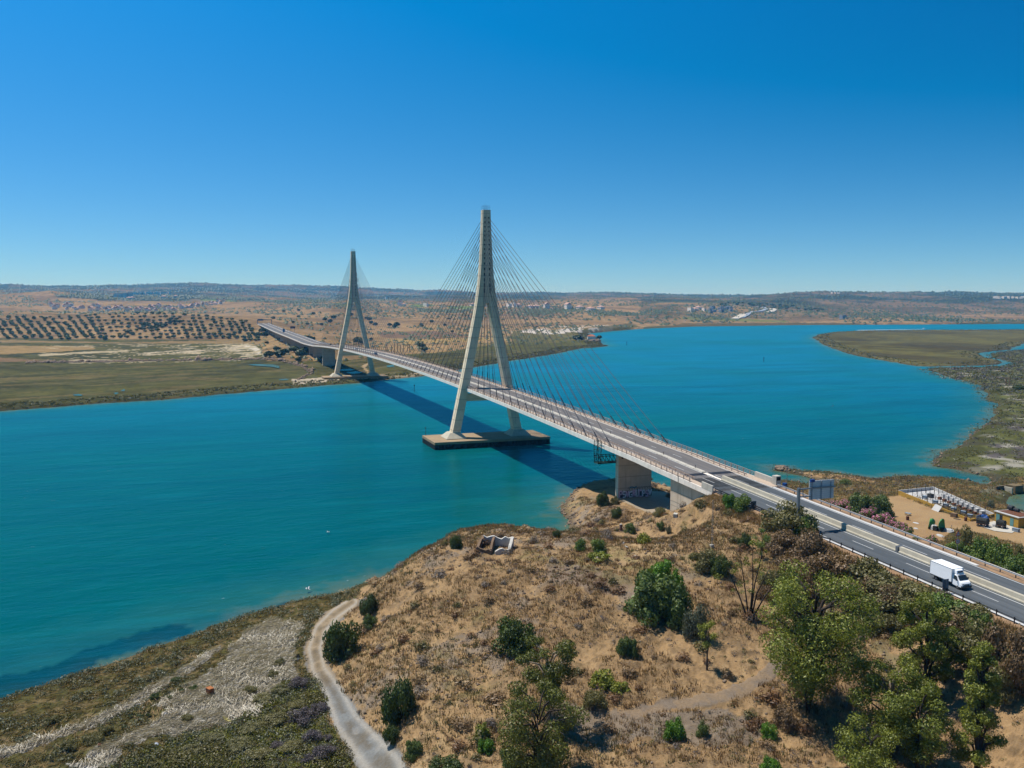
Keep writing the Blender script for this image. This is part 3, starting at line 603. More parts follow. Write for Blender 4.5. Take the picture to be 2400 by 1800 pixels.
def asphalt(name, a, b):
    m = NT(name); p = m.pos(); n = m.noise(.25, 5, .6, m.mapv(p, (.22, 1.5, 1))); g = m.noise(14, 3, .7); cr_ = m.noise(.5, 5, .65)
    c = m.mix(m.ramp(n, .35, .68), a, b); c = m.mix(m.ramp(g, .35, .7, 0, .35), c, tuple(np.array(a) * .6)); c = m.mix(m.ramp(cr_, .58, .66, 0, .2), c, tuple(np.array(b) * 1.35))
    sy = m.n.new('ShaderNodeSeparateXYZ'); m.l(p, sy.inputs[0]); tr_ = m.math('SINE', m.math('MULTIPLY', m.math('SUBTRACT', sy.outputs[1], YC + .35), 6.2832 / 1.72))
    c = m.mix(m.math('MULTIPLY', m.ramp(tr_, .1, .9, 0, .3), m.ramp(n, .3, .6, .4, 1)), c, tuple(np.array(a) * .62))
    m.bsdf(c, .9, 0, m.bump(g, .3, .02), .2); return m.mat
M_ASPB = asphalt('bridge_asphalt', alb(126,122,120), alb(152,146,142)); M_ASPR = asphalt('road_asphalt', alb(100,107,113), alb(120,125,129)); M_ASPP = asphalt('patch_asphalt', alb(42,48,62), alb(50,56,68))
M_DIRT = paint('verge_soil', alb(184,148,112), .95, 0, .25, .8)

bridge = empty('cable_stayed_bridge', (171, 0, 3), 0, 'long concrete cable stayed road bridge with two tall A shaped pylons across the river', 'bridge')
def lx(x, y, z): return (x - 171, y, z - 3)
def bpart(mb, name, mats, par=None, smooth=False):
    mb.v = [lx(*p) for p in mb.v]; return mb.build(name, mats, par or bridge, smooth)
XS = list(np.linspace(-15, 669, 115))
def sweep(profile, xs, dz=0.0, m=0, mb=None, cap=True):
    mb = mb or MB(); mb.loft([[(x, y, float(roadz(x)) + z + dz) for y, z in profile] for x in xs], m, True, cap); return mb
bpart(sweep([(-9, 0), (-9, -1.2), (-5.2, -2.35), (5.2, -2.35), (9, -1.2), (9, 0), (6.9, 0), (6.9, -.16), (-6.3, -.16), (-6.3, 0)], XS), 'deck', [M_DECK])
rw = MB()
for ya, yb in ((-6.28, YC - .62), (YC + .62, 6.88)):
    rw.loft([[(x, ya, float(roadz(x)) - .06), (x, yb, float(roadz(x)) - .06), (x, yb, float(roadz(x)) - .15), (x, ya, float(roadz(x)) - .15)] for x in XS])
bpart(rw, 'roadway', [M_ASPB])
wk = MB()
for ya, yb in ((-8.7, -6.4), (7.0, 8.7)):
    wk.loft([[(x, ya, float(roadz(x)) + .06), (x, yb, float(roadz(x)) + .06), (x, yb, float(roadz(x)) + .005), (x, ya, float(roadz(x)) + .005)] for x in XS])
bpart(wk, 'walkway', [M_KERB])
md = MB(); rng = random.Random(4)
for i in range(0, 170):
    x0 = 2 + i * 3.9; xs = [x0, x0 + 3.75]
    md.loft([[(x, YC - .5, float(roadz(x)) + .14), (x, YC + .5, float(roadz(x)) + .14), (x, YC + .6, float(roadz(x)) - .1), (x, YC - .6, float(roadz(x)) - .1)] for x in xs])
bpart(md, 'median_strip', [M_WHITE])
mk = MB()
def dash(mb, x0, L, y, w_, dz):
    xs = np.linspace(x0, x0 - L, 3)
    mb.loft([[(x, y - w_ / 2, float(roadz(x)) + dz), (x, y + w_ / 2, float(roadz(x)) + dz)] for x in xs], 0, False, False)
for k in range(0, 50):
    x0 = 9.8 + k * 13.2
    dash(mk, x0, 4.4, YC + 3.45, .15, -.054); dash(mk, x0 + 12.5, 4.4, YC - 3.2, .15, -.054)
for y_ in (YC + .85, YC - .85, 6.6, -6.0):
    mk.loft([[(x, y_ - .09, float(roadz(x)) - .055), (x, y_ + .09, float(roadz(x)) - .055)] for x in np.linspace(669, 1.5, 90)], 0, False, False)
bpart(mk, 'lane_marking', [M_MARK])
pt = MB()
for ya, yb in ((-6.2, YC - .7), (YC + .7, 6.8)):
    xs = [1.6, -.5]; pt.loft([[(x, ya, float(roadz(x)) - .05), (x, yb, float(roadz(x)) - .05)] for x in xs], 0, False, False)
bpart(pt, 'expansion_joint', [M_ASPP])
for s_, nm in ((1, 'near'), (-1, 'far')):
    r_ = MB(); y_ = 8.84 * s_; n_ = 0
    for x in np.arange(-5.5, 669, 2.6):
        z = float(roadz(x)); r_.box((x, y_, z + .5), (.16, .16, 1.0), 0, 0)
    for dz, rr in ((1.0, .06), (.68, .035), (.36, .035)):
        r_.tube([(x, y_, float(roadz(x)) + dz) for x in np.linspace(-6, 669, 70)], rr, 5, 0)
    bpart(r_, 'railing', [M_RUST])
    g_ = MB(); y_ = 7.1 if s_ > 0 else -6.5
    for x in np.arange(-4, 669, 2.6): g_.box((x, y_ + .1 * s_, float(roadz(x)) + .4), (.14, .14, .72), 0, 0)
    g_.loft([[(x, y_ - .05, float(roadz(x)) + .55), (x, y_ + .05, float(roadz(x)) + .55), (x, y_ + .05, float(roadz(x)) + .82), (x, y_ - .05, float(roadz(x)) + .82)] for x in np.linspace(-5, 669, 70)], 0)
    bpart(g_, 'crash_rail', [M_RUST])
dme = MB().cyl((0, 0, .5), .07, .75, 6).mesh('delineator', [M_POST])
for x in np.arange(6, 660, 15.5): link('delineator', dme, bridge, lx(x, YC, float(roadz(x))))

def yo(z):
    a = 15.55 - .211 * (z - 3); b = 2.4 - (z - 68) * (.85 / 27.7); k = 1.2
    return float(np.logaddexp(a / k, b / k) * k) if z < 90 else b
def yi(z): return max(.05, 12.2 - .2085 * (z - 3))
def pylon(X0, ztop_base):
    T = lambda z: 4.6 - 1.5 * (z - 3) / 92.7
    mb = MB()
    def ring(z, a, b, s):
        t = T(z) / 2; g = .22 * s; e = b
        P = [(X0 - t, a, z), (X0 - t, e, z), (X0 - t + .42 * t, e, z), (X0 - t + .55 * t, e - g, z), (X0 - t + .85 * t, e - g, z), (X0 - t + .98 * t, e, z), (X0 + t, e, z), (X0 + t, a, z)]
        return P
    zs = list(np.linspace(ztop_base, 50, 12)) + list(np.linspace(52, 58.1, 4))
    for s in (1, -1):
        mb.loft([ring(z, s * yi(z), s * yo(z), s) for z in zs])
    zs = list(np.linspace(58.1, 72, 14)) + list(np.linspace(74, 95.7, 7))
    def full(z):
        A = ring(z, 0, yo(z), 1)[1:7]; B = ring(z, 0, -yo(z), -1)[1:7]
        return A + B[::-1]
    mb.loft([full(z) for z in zs])
    for k in range(16):
        z = 92.5 - 1.8 * k if k < 10 else 76.3 - 2.2 * (k - 9); hgt = .62 if k < 10 else .62 + .2 * (k - 9)
        for sx in (-1, 1):
            for s in (1, -1): mb.box((X0 + sx * (T(z) / 2 - .05), s * (.8 + .027 * k), z), (.13, .5, hgt), 0, 1)
    bm = bpart(mb, 'pylon', [M_PYL, M_DARK])
    c = MB().box((X0, 0, 19.5), (3.4, 2 * yi(19.5) + .4, 2.8)); bpart(c, 'cross_beam', [M_PYL], bm)
    for s in (1, -1):
        f_ = MB(); cy = s * 13.9; f_.loft([[(X0 - a, cy - b, z), (X0 + a, cy - b, z), (X0 + a, cy + b, z), (X0 - a, cy + b, z)] for a, b, z in ((4.9, 4.3, ztop_base - .05), (4.9, 4.3, ztop_base + .25), (2.5, 2.2, ztop_base + 2.4))]); bpart(f_, 'pedestal', [M_BEIGE], bm)
    t_ = MB()
    for a, b in ((-1.3, -1.3), (-1.3, 1.3), (1.3, -1.3), (1.3, 1.3), (-1.3, 0), (1.3, 0)): t_.tube([(X0 + a, b, 95.6), (X0 + a, b, 97.4)], .035, 4)
    for z in (96.5, 97.3): t_.tube([(X0 - 1.3, -1.3, z), (X0 + 1.3, -1.3, z), (X0 + 1.3, 1.3, z), (X0 - 1.3, 1.3, z), (X0 - 1.3, -1.3, z)], .03, 4)
    t_.tube([(X0, .2, 95.6), (X0, .2, 98.4)], .03, 4); bpart(t_, 'roof_railing', [M_POST], bm)
    for sx in (-1, 1):
        for s in (1, -1):
            for k in range(16):
                z = 92.5 - 1.8 * k if k < 10 else 76.3 - 2.2 * (k - 9); x1 = X0 + sx * (136 - 8 * k); z1 = float(roadz(x1)) + .1
                a = np.array([X0 + sx * (T(z) / 2 - .02), s * (.8 + .027 * k), z]); b = np.array([x1, s * 8.55, z1]); d = (a - b) / np.linalg.norm(a - b)
                m_ = MB(); L_ = np.linalg.norm(a - b); sag = lambda t: np.array([0, 0, -4 * t * (1 - t) * L_ * .004])
                m_.tube([a + (b - a) * t + sag(t) for t in np.linspace(0, 1, 7)], .088, 5, 0); m_.tube([b - d * .0, b + d * 4.2], .17, 6, 1)
                bpart(m_, 'stay_cable', [M_CABLE, M_TUBE], bm)
    return bm
pylon(171, 3.0); pylon(492.7, 2.6)
for X0, zt, nm in ((171, 3.0, 'pier_platform'), (492.7, 2.6, 'pier_platform')):
    p_ = MB(); a, b = (10.3, 24.66) if X0 < 200 else (8, 24.0)
    p_.box((X0, 0, zt - .5), (2 * a, 2 * b, 1.0)); po = bpart(p_, nm, [M_PLAT])
    if X0 < 200:
        q_ = MB().box((X0, 0, .3), (2 * a - 1.0, 2 * b - 1.0, 3.4), 0, 0)
        for i in range(40):
            yy = -b + .6 + i * (2 * b - 1.2) / 39
            q_.box((X0 - a + .3, yy, .6), (.5, .62, 2.8)); q_.box((X0 + a - .3, yy, .6), (.5, .62, 2.8))
        for i in range(17):
            xx = X0 - a + .6 + i * (2 * a - 1.2) / 16; q_.box((xx, b - .3, .6), (.62, .5, 2.8)); q_.box((xx, -b + .3, .6), (.62, .5, 2.8))
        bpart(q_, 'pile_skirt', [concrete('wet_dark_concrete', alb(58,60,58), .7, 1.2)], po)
        l_ = MB().tube([(X0 + a - 1.2, b - 1.2, 3.0), (X0 + a - 1.2, b - 1.2, 6.2)], .09, 6).box((X0 + a - 1.2, b - 1.2, 6.3), (.3, .3, .5)); bpart(l_, 'beacon_post', [M_POST], po)
    else:
        q_ = MB().box((X0, 0, .6), (2 * a - 1.5, 2 * b - 1.5, 2.2)); bpart(q_, 'plinth', [M_WALL], po)
# land piers and abutment
pr = MB(); zb, zt = 3.6, float(roadz(38.5)) - 2.33
pr.loft([[(37.8, -5.09, z), (39.5, -5.09, z), (39.5, 5.09, z), (37.8, 5.09, z)] for z in (zb, zt)]); pr.box((37.78, 3.9, zt - 1.1), (.1, .5, 1.0), 0, 1)
for sy in (-4, 4): pr.box((38.6, sy, zt), (1.2, 1.2, .3), 0, 0)
near_pier = bpart(pr, 'pier', [M_WALL, M_DARK])
pf = MB().loft([[(629, -5.6, z), (631.4, -5.6, z), (631.4, 5.6, z), (629, 5.6, z)] for z in (1.0, float(roadz(630)) - 2.3)]); bpart(pf, 'pier', [M_WALL])
# sprayed lettering low on the near pier
M_GP, M_GW, M_GK = paint('spray_pink', (.72, .5, .6), .8), paint('spray_white', (.8, .78, .8), .8), paint('spray_black', (.05, .04, .055), .8)
gf = MB(); rg = random.Random(11); xg = 37.786
def stroke(mb, pts, w_, m, x=xg):
    for (y0, z0), (y1, z1) in zip(pts[:-1], pts[1:]):
        dy, dz = y1 - y0, z1 - z0; L_ = math.hypot(dy, dz) + 1e-6; ny, nz = -dz / L_ * w_ / 2, dy / L_ * w_ / 2
        mb.add([(x, y0 + ny, z0 + nz), (x, y1 + ny, z1 + nz), (x, y1 - ny, z1 - nz), (x, y0 - ny, z0 - nz)], [(0, 1, 2, 3)], m)
y = 4.7; k = 0
while y > -4.9:
    wd_ = rg.uniform(.7, 1.0); h = rg.uniform(1.5, 1.9); z0 = 5.25 + rg.uniform(-.1, .12)
    gf.add([(xg + .006, y + .12, z0 - .12), (xg + .006, y - wd_ - .12, z0 - .12), (xg + .006, y - wd_ - .12, z0 + h + .12), (xg + .006, y + .12, z0 + h + .12)], [(0, 1, 2, 3)], 2)
    P = lambda *L: [(y - a * wd_, z0 + b * h) for a, b in L]
    glyph = [P((0,0),(0,1),(1,.95),(.9,.5),(0,.5)), P((1,.9),(.1,1),(0,.5),(1,.5),(.9,0),(0,.05)), P((0,1),(.5,0),(1,1)), P((1,1),(0,.9),(0,.1),(1,0),(1,.45),(.5,.45)), P((0,0),(.1,1),(1,.9),(.5,.5),(1,0)), P((0,1),(.05,0),(1,.05),(1,1)), P((1,1),(0,1),(0,0),(1,0))][k % 7]
    stroke(gf, glyph, .42, k % 2, xg - .004); y -= wd_ + .2; k += 1
for i in range(9):
    yy = 2.2 - i * .8; stroke(gf, [(yy, 7.4 + rg.uniform(0, .3)), (yy - .3, 8.0), (yy - .5, 7.3), (yy - .7, 7.9)], .09, 2)
stroke(gf, [(1.6, 7.9), (.9, 8.1), (.2, 7.8), (-.6, 8.1)], .35, 3)
bpart(gf, 'graffiti', [M_GP, M_GW, M_GK, paint('spray_blue', alb(96,168,190), .8)], near_pier)
ab = MB()
for x0, x1 in ((4.6, -15.5),):
    ab.loft([[(x, -7.9, 4.5), (x, 7.9, 4.5), (x, 7.9, float(roadz(x)) - 1.1), (x, -7.9, float(roadz(x)) - 1.1)] for x in np.linspace(x0, x1, 8)])
abut = bpart(ab, 'abutment', [M_WALL])
jl = MB()
for z in (9.5, 12.0, 14.4): jl.box((-5.5, 7.9, z), (20.3, .05, .05))
for x in (-.2, -5, -10): jl.box((x, 7.9, 11), (.05, .05, 13))
bpart(jl, 'formwork_joints', [paint('joint_line', alb(140,122,100), .9)], abut)
fx = MB().box((-.8, 9.02, float(roadz(-.8)) - .5), (.16, .06, 1.3)); bpart(fx, 'deck_joint', [M_DARK], abut)
wg = MB().loft([[(x - .3, y - .3, z - 1.4), (x + .3, y + .3, z - 1.4), (x + .3, y + .3, z), (x - .3, y - .3, z)] for x, y, z in [(-15.2, 8.9, 17.2), (*at(1618, 1166)[:2], float(at(1618, 1166)[2]) + .7), (*at(1582, 1214)[:2], float(at(1582, 1214)[2]) + .8)]]); bpart(wg, 'wing_wall', [M_WHITE], abut)
ep = MB()
ep.loft([[(x, 8.7, float(roadz(x)) + a), (x, 9.03, float(roadz(x)) + a), (x, 9.03, float(roadz(x)) + 1.3), (x, 8.7, float(roadz(x)) + 1.3)] for x, a in ((-10.8, -.1), (-15.2, -.1))]); bpart(ep, 'end_parapet', [M_WHITE], abut)
ep = MB().loft([[(x, -8.9, float(roadz(x)) - .3), (x, -8.4, float(roadz(x)) - .3), (x, -8.4, float(roadz(x)) + 1.25), (x, -8.9, float(roadz(x)) + 1.25)] for x in (-5.4, -12.6)]); bpart(ep, 'end_parapet', [M_WHITE], abut)
kp = MB().box((-13.4, -8.6, float(roadz(-13.4)) + .6), (1.5, 1.3, 2.9)).box((-14.16, -8.6, float(roadz(-13.4)) + 1.45), (.06, .95, .8), 0, 1); bpart(kp, 'cabinet_pillar', [M_WHITE, M_DARK], abut)

# green inspection cradle hanging from the near deck edge
ig = empty('inspection_cradle', (40.5, 9.4, float(roadz(40.5)) + .6), 0, 'dark green steel inspection cradle hanging under the bridge deck beside the first land pier', 'cradle')
M_GREEN = paint('green_steel', alb(26,66,52), .5, .2)
f_ = MB(); L = lambda x, y, z: (x, y, z)
for x in (-1.3, 1.3):
    for yy in (.1, 1.1):
        f_.tube([L(x, yy, .3), L(x, yy + .1, -1.8), L(x, yy + .5 * (yy < .5), -6.0)], .1, 4)
    for i in range(6):
        z = -.2 - i * 1.1; f_.tube([L(x, .1, z), L(x, 1.2, z)], .055, 4); f_.tube([L(x, .1, z), L(x, 1.2, z - 1.1)], .045, 4)
for yy in (.1, 1.2):
    for z in (.3, -2.2, -4.2, -6.0): f_.tube([L(-1.3, yy, z), L(1.3, yy, z)], .06, 4)
f_.build('hanger_frame', [M_GREEN], ig)
t_ = MB()
for x in (-1.3, 1.3):
    for z in (-3.9, -5.9): t_.tube([L(x, 1.1, z), L(x, -12, z)], .1, 4)
    for i in range(12):
        yy = 1 - i * 1.1; t_.tube([L(x, yy, -3.9), L(x, yy - 1.1, -5.9)], .06, 4); t_.tube([L(x, yy, -5.9), L(x, yy, -3.9)], .05, 4)
for i in range(13): t_.tube([L(-1.3, 1 - i * 1.05, -5.9), L(1.3, 1 - i * 1.05, -5.9)], .06, 4)
t_.box((0, -5.5, -5.78), (2.4, 13, .08)); t_.build('walkway_truss', [M_GREEN], ig)

# ============================================================ ROAD on the embankment
XR = list(np.linspace(-1.0, -215, 60))
def strip(ya, yb, dz, xs=XR, mb=None):
    mb = mb or MB(); mb.loft([[(x, ya, float(roadz(x)) + dz), (x, yb, float(roadz(x)) + dz)] for x in xs], 0, False, False); return mb
rd = MB()
for ya, yb in ((-6.3, YC - .5), (YC + .5, 7.35)): rd.loft([[(x, ya, float(roadz(x)) - .06), (x, yb, float(roadz(x)) - .06), (x, yb, float(roadz(x)) - .35), (x, ya, float(roadz(x)) - .35)] for x in XR])
tag(rd.build('road', [M_ASPR]), kind='structure')
xv = list(np.linspace(-15.6, -215, 60))
tag(sweep([(-10.8, -1.4), (-10.8, -.5), (-9, -.12), (-6.4, -.09), (-6.4, -.5)], xv).build('verge', [M_DIRT]), kind='structure')
tag(sweep([(7.4, -.5), (7.4, -.1), (8.6, -.14), (9.25, -.45), (9.3, -1.6)], xv).build('verge', [M_DIRT]), kind='structure')
mk = MB()
for k in range(0, 18):
    x0 = -14.4 - k * 12.75; dash(mk, x0, 5.2, YC + 3.42, .15, -.052); dash(mk, x0 + 8.0 if k else -5.8, 5.6, YC - 3.32, .15, -.052)
dash(mk, -2.9, 5, YC + 3.42, .15, -.052)
for y_, xs in ((YC + 1.05, XR), (YC - 1.05, XR), (7.0, xv), (-5.95, XR)): strip(y_ - .1, y_ + .1, -.051, xs, mk)
tag(mk.build('road_marking', [M_MARK]), kind='structure')
gt = MB()
strip(7.5, 8.2, -.02, xv, gt); strip(-7.0, -6.2, -.02, [x for x in XR if -70 < x], gt)
tag(gt.build('gutter_strip', [paint('white_gutter', alb(238,237,234), .8, 0, .12, .4)]), kind='structure')
# concrete median barrier
prof = [(-.42, -.1), (-.42, .12), (-.3, .3), (-.22, .95), (.22, .95), (.3, .3), (.42, .12), (.42, -.1)]
bar = empty('concrete_median_barrier', (-60, YC, float(roadz(-60))), 0, 'long beige concrete barrier dividing the two carriageways of the motorway', 'barrier')
gapx = -60.5; segs = [(-6.0, -60.0), (-60.5, -215)]
for a, b in segs:
    mb = MB(); xs = np.linspace(a, b, max(3, int(abs(b - a) / 4))); mb.loft([[(x + 60, y * 1.25, float(roadz(x)) + z * (1.06 if a > -30 else .96) - float(roadz(-60))) for y, z in prof] for x in xs])
    mb.build('barrier_section', [M_BEIGE], bar)
mb = MB(); mb.box((-.2, .05, .42), (.5, 1.15, 1.0)); mb.build('gap_cover', [M_STEEL], bar)
# steel guard rails; every post is its own part
def guardrail(name, label, pts, step, mat_b, mat_p, face, double=False):
    pts = np.asarray(pts, float); o = empty(name, pts[0], 0, label, 'guardrail', 'steel guard rails along the motorway'); P = pts - pts[0]
    mb = MB()
    for dz in ((.62,) if not double else (.42, .82)):
        mb.loft([[(p[0], p[1] + face * a, p[2] + dz + b) for a, b in ((0, -.15), (.06, -.1), (.0, -.02), (.0, .02), (.06, .1), (0, .15), (-.02, .15), (-.02, -.15))] for p in P])
    mb.build('beam', [mat_b], o)
    seg = np.r_[0, np.cumsum(np.linalg.norm(np.diff(P[:, :2], axis=0), axis=1))]; me = None
    n = min(int(seg[-1] / step), 100)
    for i in range(n + 1):
        d = min(i * step, seg[-1]); q = [np.interp(d, seg, P[:, k]) for k in range(3)]
        if me is None: me = MB().box((0, 0, .3), (.1, .14, 1.2)).mesh('post', [mat_p])
        link('post', me, o, (q[0], q[1] - face * .1, q[2]))
    return o
guardrail('guardrail', 'grey steel guard rail on the far side of the road above the pink oleanders', [(x, -7.45, float(roadz(x)) - .05) for x in np.linspace(-15.4, -185, 30)], 2.9, M_STEEL, M_POST, 1)
guardrail('guardrail', 'short steel guard rail from the bridge end parapet down to the small board sign', [(x, 8.45, float(roadz(x)) - .1) for x in np.linspace(-15.4, -36, 8)], 2.4, M_POST, M_POST, -1, True)
guardrail('guardrail', 'steel guard rail on the near road edge half hidden behind roadside bushes', [(-44, 10.6, float(roadz(-44)) - .5)] + [(x, 8.45, float(roadz(x)) - .1) for x in np.linspace(-52, -185, 30)], 2.9, M_STEEL, M_POST, -1)

# sign cantilever, seen from behind
zg = float(roadz(-45.8))
gy = 9.6
sg = empty('sign_gantry', (-44.8, gy, zg - .6), 0, 'grey cantilever gantry holding a large road sign seen from behind, blue box on top', 'sign gantry')
M_SIGNB = paint('sign_back', (.55, .56, .56), .5, .1, .08); M_RIB = paint('sign_rib', (.3, .31, .33), .5, .1); M_BLUE = paint('blue_box', alb(30,76,160), .5)
mb = MB().loft([[(a, b, z) for a, b in ((-.22, -.22), (.22, -.22), (.22, .22), (-.22, .22))] for z in (-.3, 8.6)]); mb.build('post', [M_STEEL], sg)
mb = MB().box((0, -4.0, 8.35), (.28, 8.1, .24)).box((0, -1.3, 6.9), (.24, 2.6, .2)).box((0, -.95, 7.6), (.12, .12, 1.4)); mb.build('arm', [M_STEEL], sg)
# the board hangs on the face turned to the oncoming traffic
bd = MB().box((.34, -5.3, 7.9), (.12, 5.5, 3.5), 0, 0); b_o = bd.build('sign_board', [M_SIGNB], sg)
for yy in (-3.1, -5.2, -7.3): MB().box((.18, yy, 7.9), (.16, .16, 3.4)).build('rib', [M_RIB], b_o)
mb = MB()
for i in range(9): mb.box((.27, -5.3, 6.4 + i * .375), (.03, 5.45, .03))
mb.build('seam', [M_RIB], b_o)
MB().box((.1, -3.0, 9.75), (.5, .8, .5)).build('warning_lamp_box', [M_BLUE], sg)
# small board sign
ps = at(1766, 1206); ss = empty('board_sign', ps, .0, 'small dark square board sign on two posts beside the guard rail', 'sign')
k_ = depth(ps) / FPX
for dy in (-.42, .42): MB().tube([(0, dy, -.3), (0, dy, 2.4)], .05, 6).build('post', [M_STEEL], ss)
MB().box((.08, 0, 1.95), (.05, 1.25, 1.5)).build('board', [paint('sign_back_dark', alb(44,66,80), .5, .2)], ss)
# plain back of a sign in front of the van
pv = np.array([-79.5, 8.9, float(roadz(-79.5)) - .2]); pv_top = pv
ss = empty('panel_sign', (-78.4, 8.75, float(roadz(-78.4)) - .3), 0, 'blue grey back of an upright panel sign between the bushes and the white van', 'sign')
MB().tube([(0, 0, -.4), (0, 0, 2.4)], .06, 6).build('post', [M_STEEL], ss)
MB().box((.06, .0, 1.5), (.05, 1.15, 1.85)).build('panel', [paint('panel_back', alb(92,118,142), .5, .2)], ss)

# ============================================================ VEHICLES
M_VW = paint('white_van_paint', (.8, .81, .82), .35, 0, .03, .6); M_BLK = paint('black_plastic', (.02, .02, .022), .5); M_TYRE = paint('tyre_rubber', (.015, .015, .015), .9)
M_GLASS = paint('dark_glass', (.02, .03, .035), .08, 0, .05, 1, .8); M_LAMP = paint('lamp_lens', alb(214,218,220), .2); M_RIM = paint('wheel_rim', alb(150,152,154), .4, .6)
def wheel(par, c, r=.36, w_=.24):
    t_ = MB().cyl((0, 0, 0), r, w_, 18, 0, 'y').build('wheel', [M_TYRE], par); t_.location = c
    MB().cyl((0, 0, 0), r * .58, w_ + .03, 12, 0, 'y').build('rim', [M_RIM], t_); return t_
zt_ = float(roadz(-75)) - .06; sl_ = math.atan2(float(roadz(-72)) - float(roadz(-78)), 6)
van = empty('refrigerated_van', (-75, 4.55, zt_), math.pi, 'white refrigerated box van driving toward the camera side on the near carriageway', 'van'); van.rotation_euler = (0, sl_, math.pi)
# local +x points forward (towards -X in the world)
mb = MB().box((-.75, 0, 1.77), (4.3, 2.2, 2.06)); cargo = mb.build('cargo_box', [M_VW], van, False, .04)
MB().box((-.75, 0, .66), (4.3, 1.9, .2)).build('chassis', [M_BLK], van)
tr = MB()
for z in (.77, 2.77): tr.box((-.75, 1.105, z), (4.3, .02, .07)); tr.box((-.75, -1.105, z), (4.3, .02, .07))
for x in (1.37, -2.87):
    for y_ in (-1.105, 1.105): tr.box((x, y_, 1.77), (.07, .02, 2.0))
tr.build('corner_trim', [paint('aluminium_trim', alb(206,210,216), .35, .5)], cargo)
cab = MB()
def ringc(x, zb, zt, wb, wt): return [(x, -wb, zb), (x, wb, zb), (x, wb, (zb + zt) * .5), (x, wt, zt), (x, -wt, zt), (x, -wb, (zb + zt) * .5)]
cab.loft([ringc(1.42, .5, 2.06, .98, .82), ringc(1.7, .45, 2.1, .98, .84), ringc(2.1, .42, 2.04, .98, .82), ringc(2.62, .42, 1.34, .97, .9), ringc(3.05, .42, 1.18, .95, .84), ringc(3.24, .45, .98, .86, .76)])
cabo = cab.build('cab', [M_VW], van, False, .05)
MB().add([(2.125, -.74, 2.0), (2.125, .74, 2.0), (2.64, .84, 1.37), (2.64, -.84, 1.37)], [(0, 1, 2, 3)]).build('windscreen', [M_GLASS], cabo).location = (.03, 0, .03)
for s in (-1, 1): MB().add([(1.62, s * .965, 1.36), (2.45, s * .985, 1.36), (2.12, s * .88, 1.93), (1.66, s * .875, 1.95)], [(0, 1, 2, 3)]).build('side_window', [M_GLASS], cabo).location = (0, s * .03, 0)
for s in (-1, 1): MB().box((2.35, s * 1.12, 1.45), (.1, .2, .34)).build('mirror', [M_BLK], cabo)
for s in (-1, 1): MB().box((3.15, s * .7, .93), (.2, .28, .2)).build('headlight', [M_LAMP], cabo)
MB().box((3.2, 0, .52), (.3, 1.85, .34)).build('bumper', [M_BLK], cabo, False, .05); MB().box((3.27, 0, .82), (.06, .9, .16)).build('grille', [M_BLK], cabo)
fr_ = MB().loft([[(1.42, -.8, 2.12), (1.42, .8, 2.12), (1.42, .7, 2.72), (1.42, -.7, 2.72)], [(1.95, -.72, 2.12), (1.95, .72, 2.12), (1.8, .6, 2.62), (1.8, -.6, 2.62)]]).build('refrigeration_unit', [M_VW], van, False, .04)
MB().box((1.89, 0, 2.4), (.05, .9, .22)).build('vent', [M_BLK], fr_)
for x in (-1.75, 2.45):
    for s in (-1, 1): wheel(van, (x, s * .84, .36))
def small_car(u, v, col, label, dirx, zoff=0):
    y_ = 4.0 if dirx < 0 else -3.2
    r_ = ray(u, v); t_ = (y_ - CAM[1]) / r_[1]; x = (CAM + r_ * t_)[0]
    o = empty('car', (x, y_, float(roadz(x)) - .06), math.pi if dirx < 0 else 0, label, 'car', 'cars crossing the bridge')
    m_ = paint('car_paint', col, .3, .2, .03)
    b = MB(); R = lambda x_, zb, zt, w_: [(x_, -w_, zb), (x_, w_, zb), (x_, w_ * .95, zt), (x_, -w_ * .95, zt)]
    b.loft([R(-2.1, .35, .8, .78), R(-2.0, .3, .95, .84), R(-.2, .28, .95, .86), R(1.2, .28, .88, .85), R(2.0, .3, .7, .78), R(2.12, .38, .6, .7)])
    b.loft([[(-1.9, -.72, .93), (-1.9, .72, .93), (-1.5, .6, 1.42), (-1.5, -.6, 1.42)], [(1.2, -.74, .88), (1.2, .74, .88), (.35, .6, 1.45), (.35, -.6, 1.45)]]); bo = b.build('body', [m_], o, False, .05)
    MB().add([(1.17, -.66, .93), (1.17, .66, .93), (.42, .56, 1.41), (.42, -.56, 1.41)], [(0, 1, 2, 3)]).build('windscreen', [M_GLASS], bo).location = (.03, 0, .02)
    for q in (-1.3, 1.3):
        for s in (-1, 1): wheel(o, (q, s * .72, .32), .32, .2)
    return o
small_car(880.5, 829, alb(40,60,96), 'dark blue car on the bridge just past the far pylon', -1)
small_car(834, 814.5, alb(206,212,218), 'small pale car on the bridge in front of the far pylon legs', -1)
small_car(774.5, 802, alb(40,44,58), 'black car on the bridge behind the far pylon near the far end', 1)
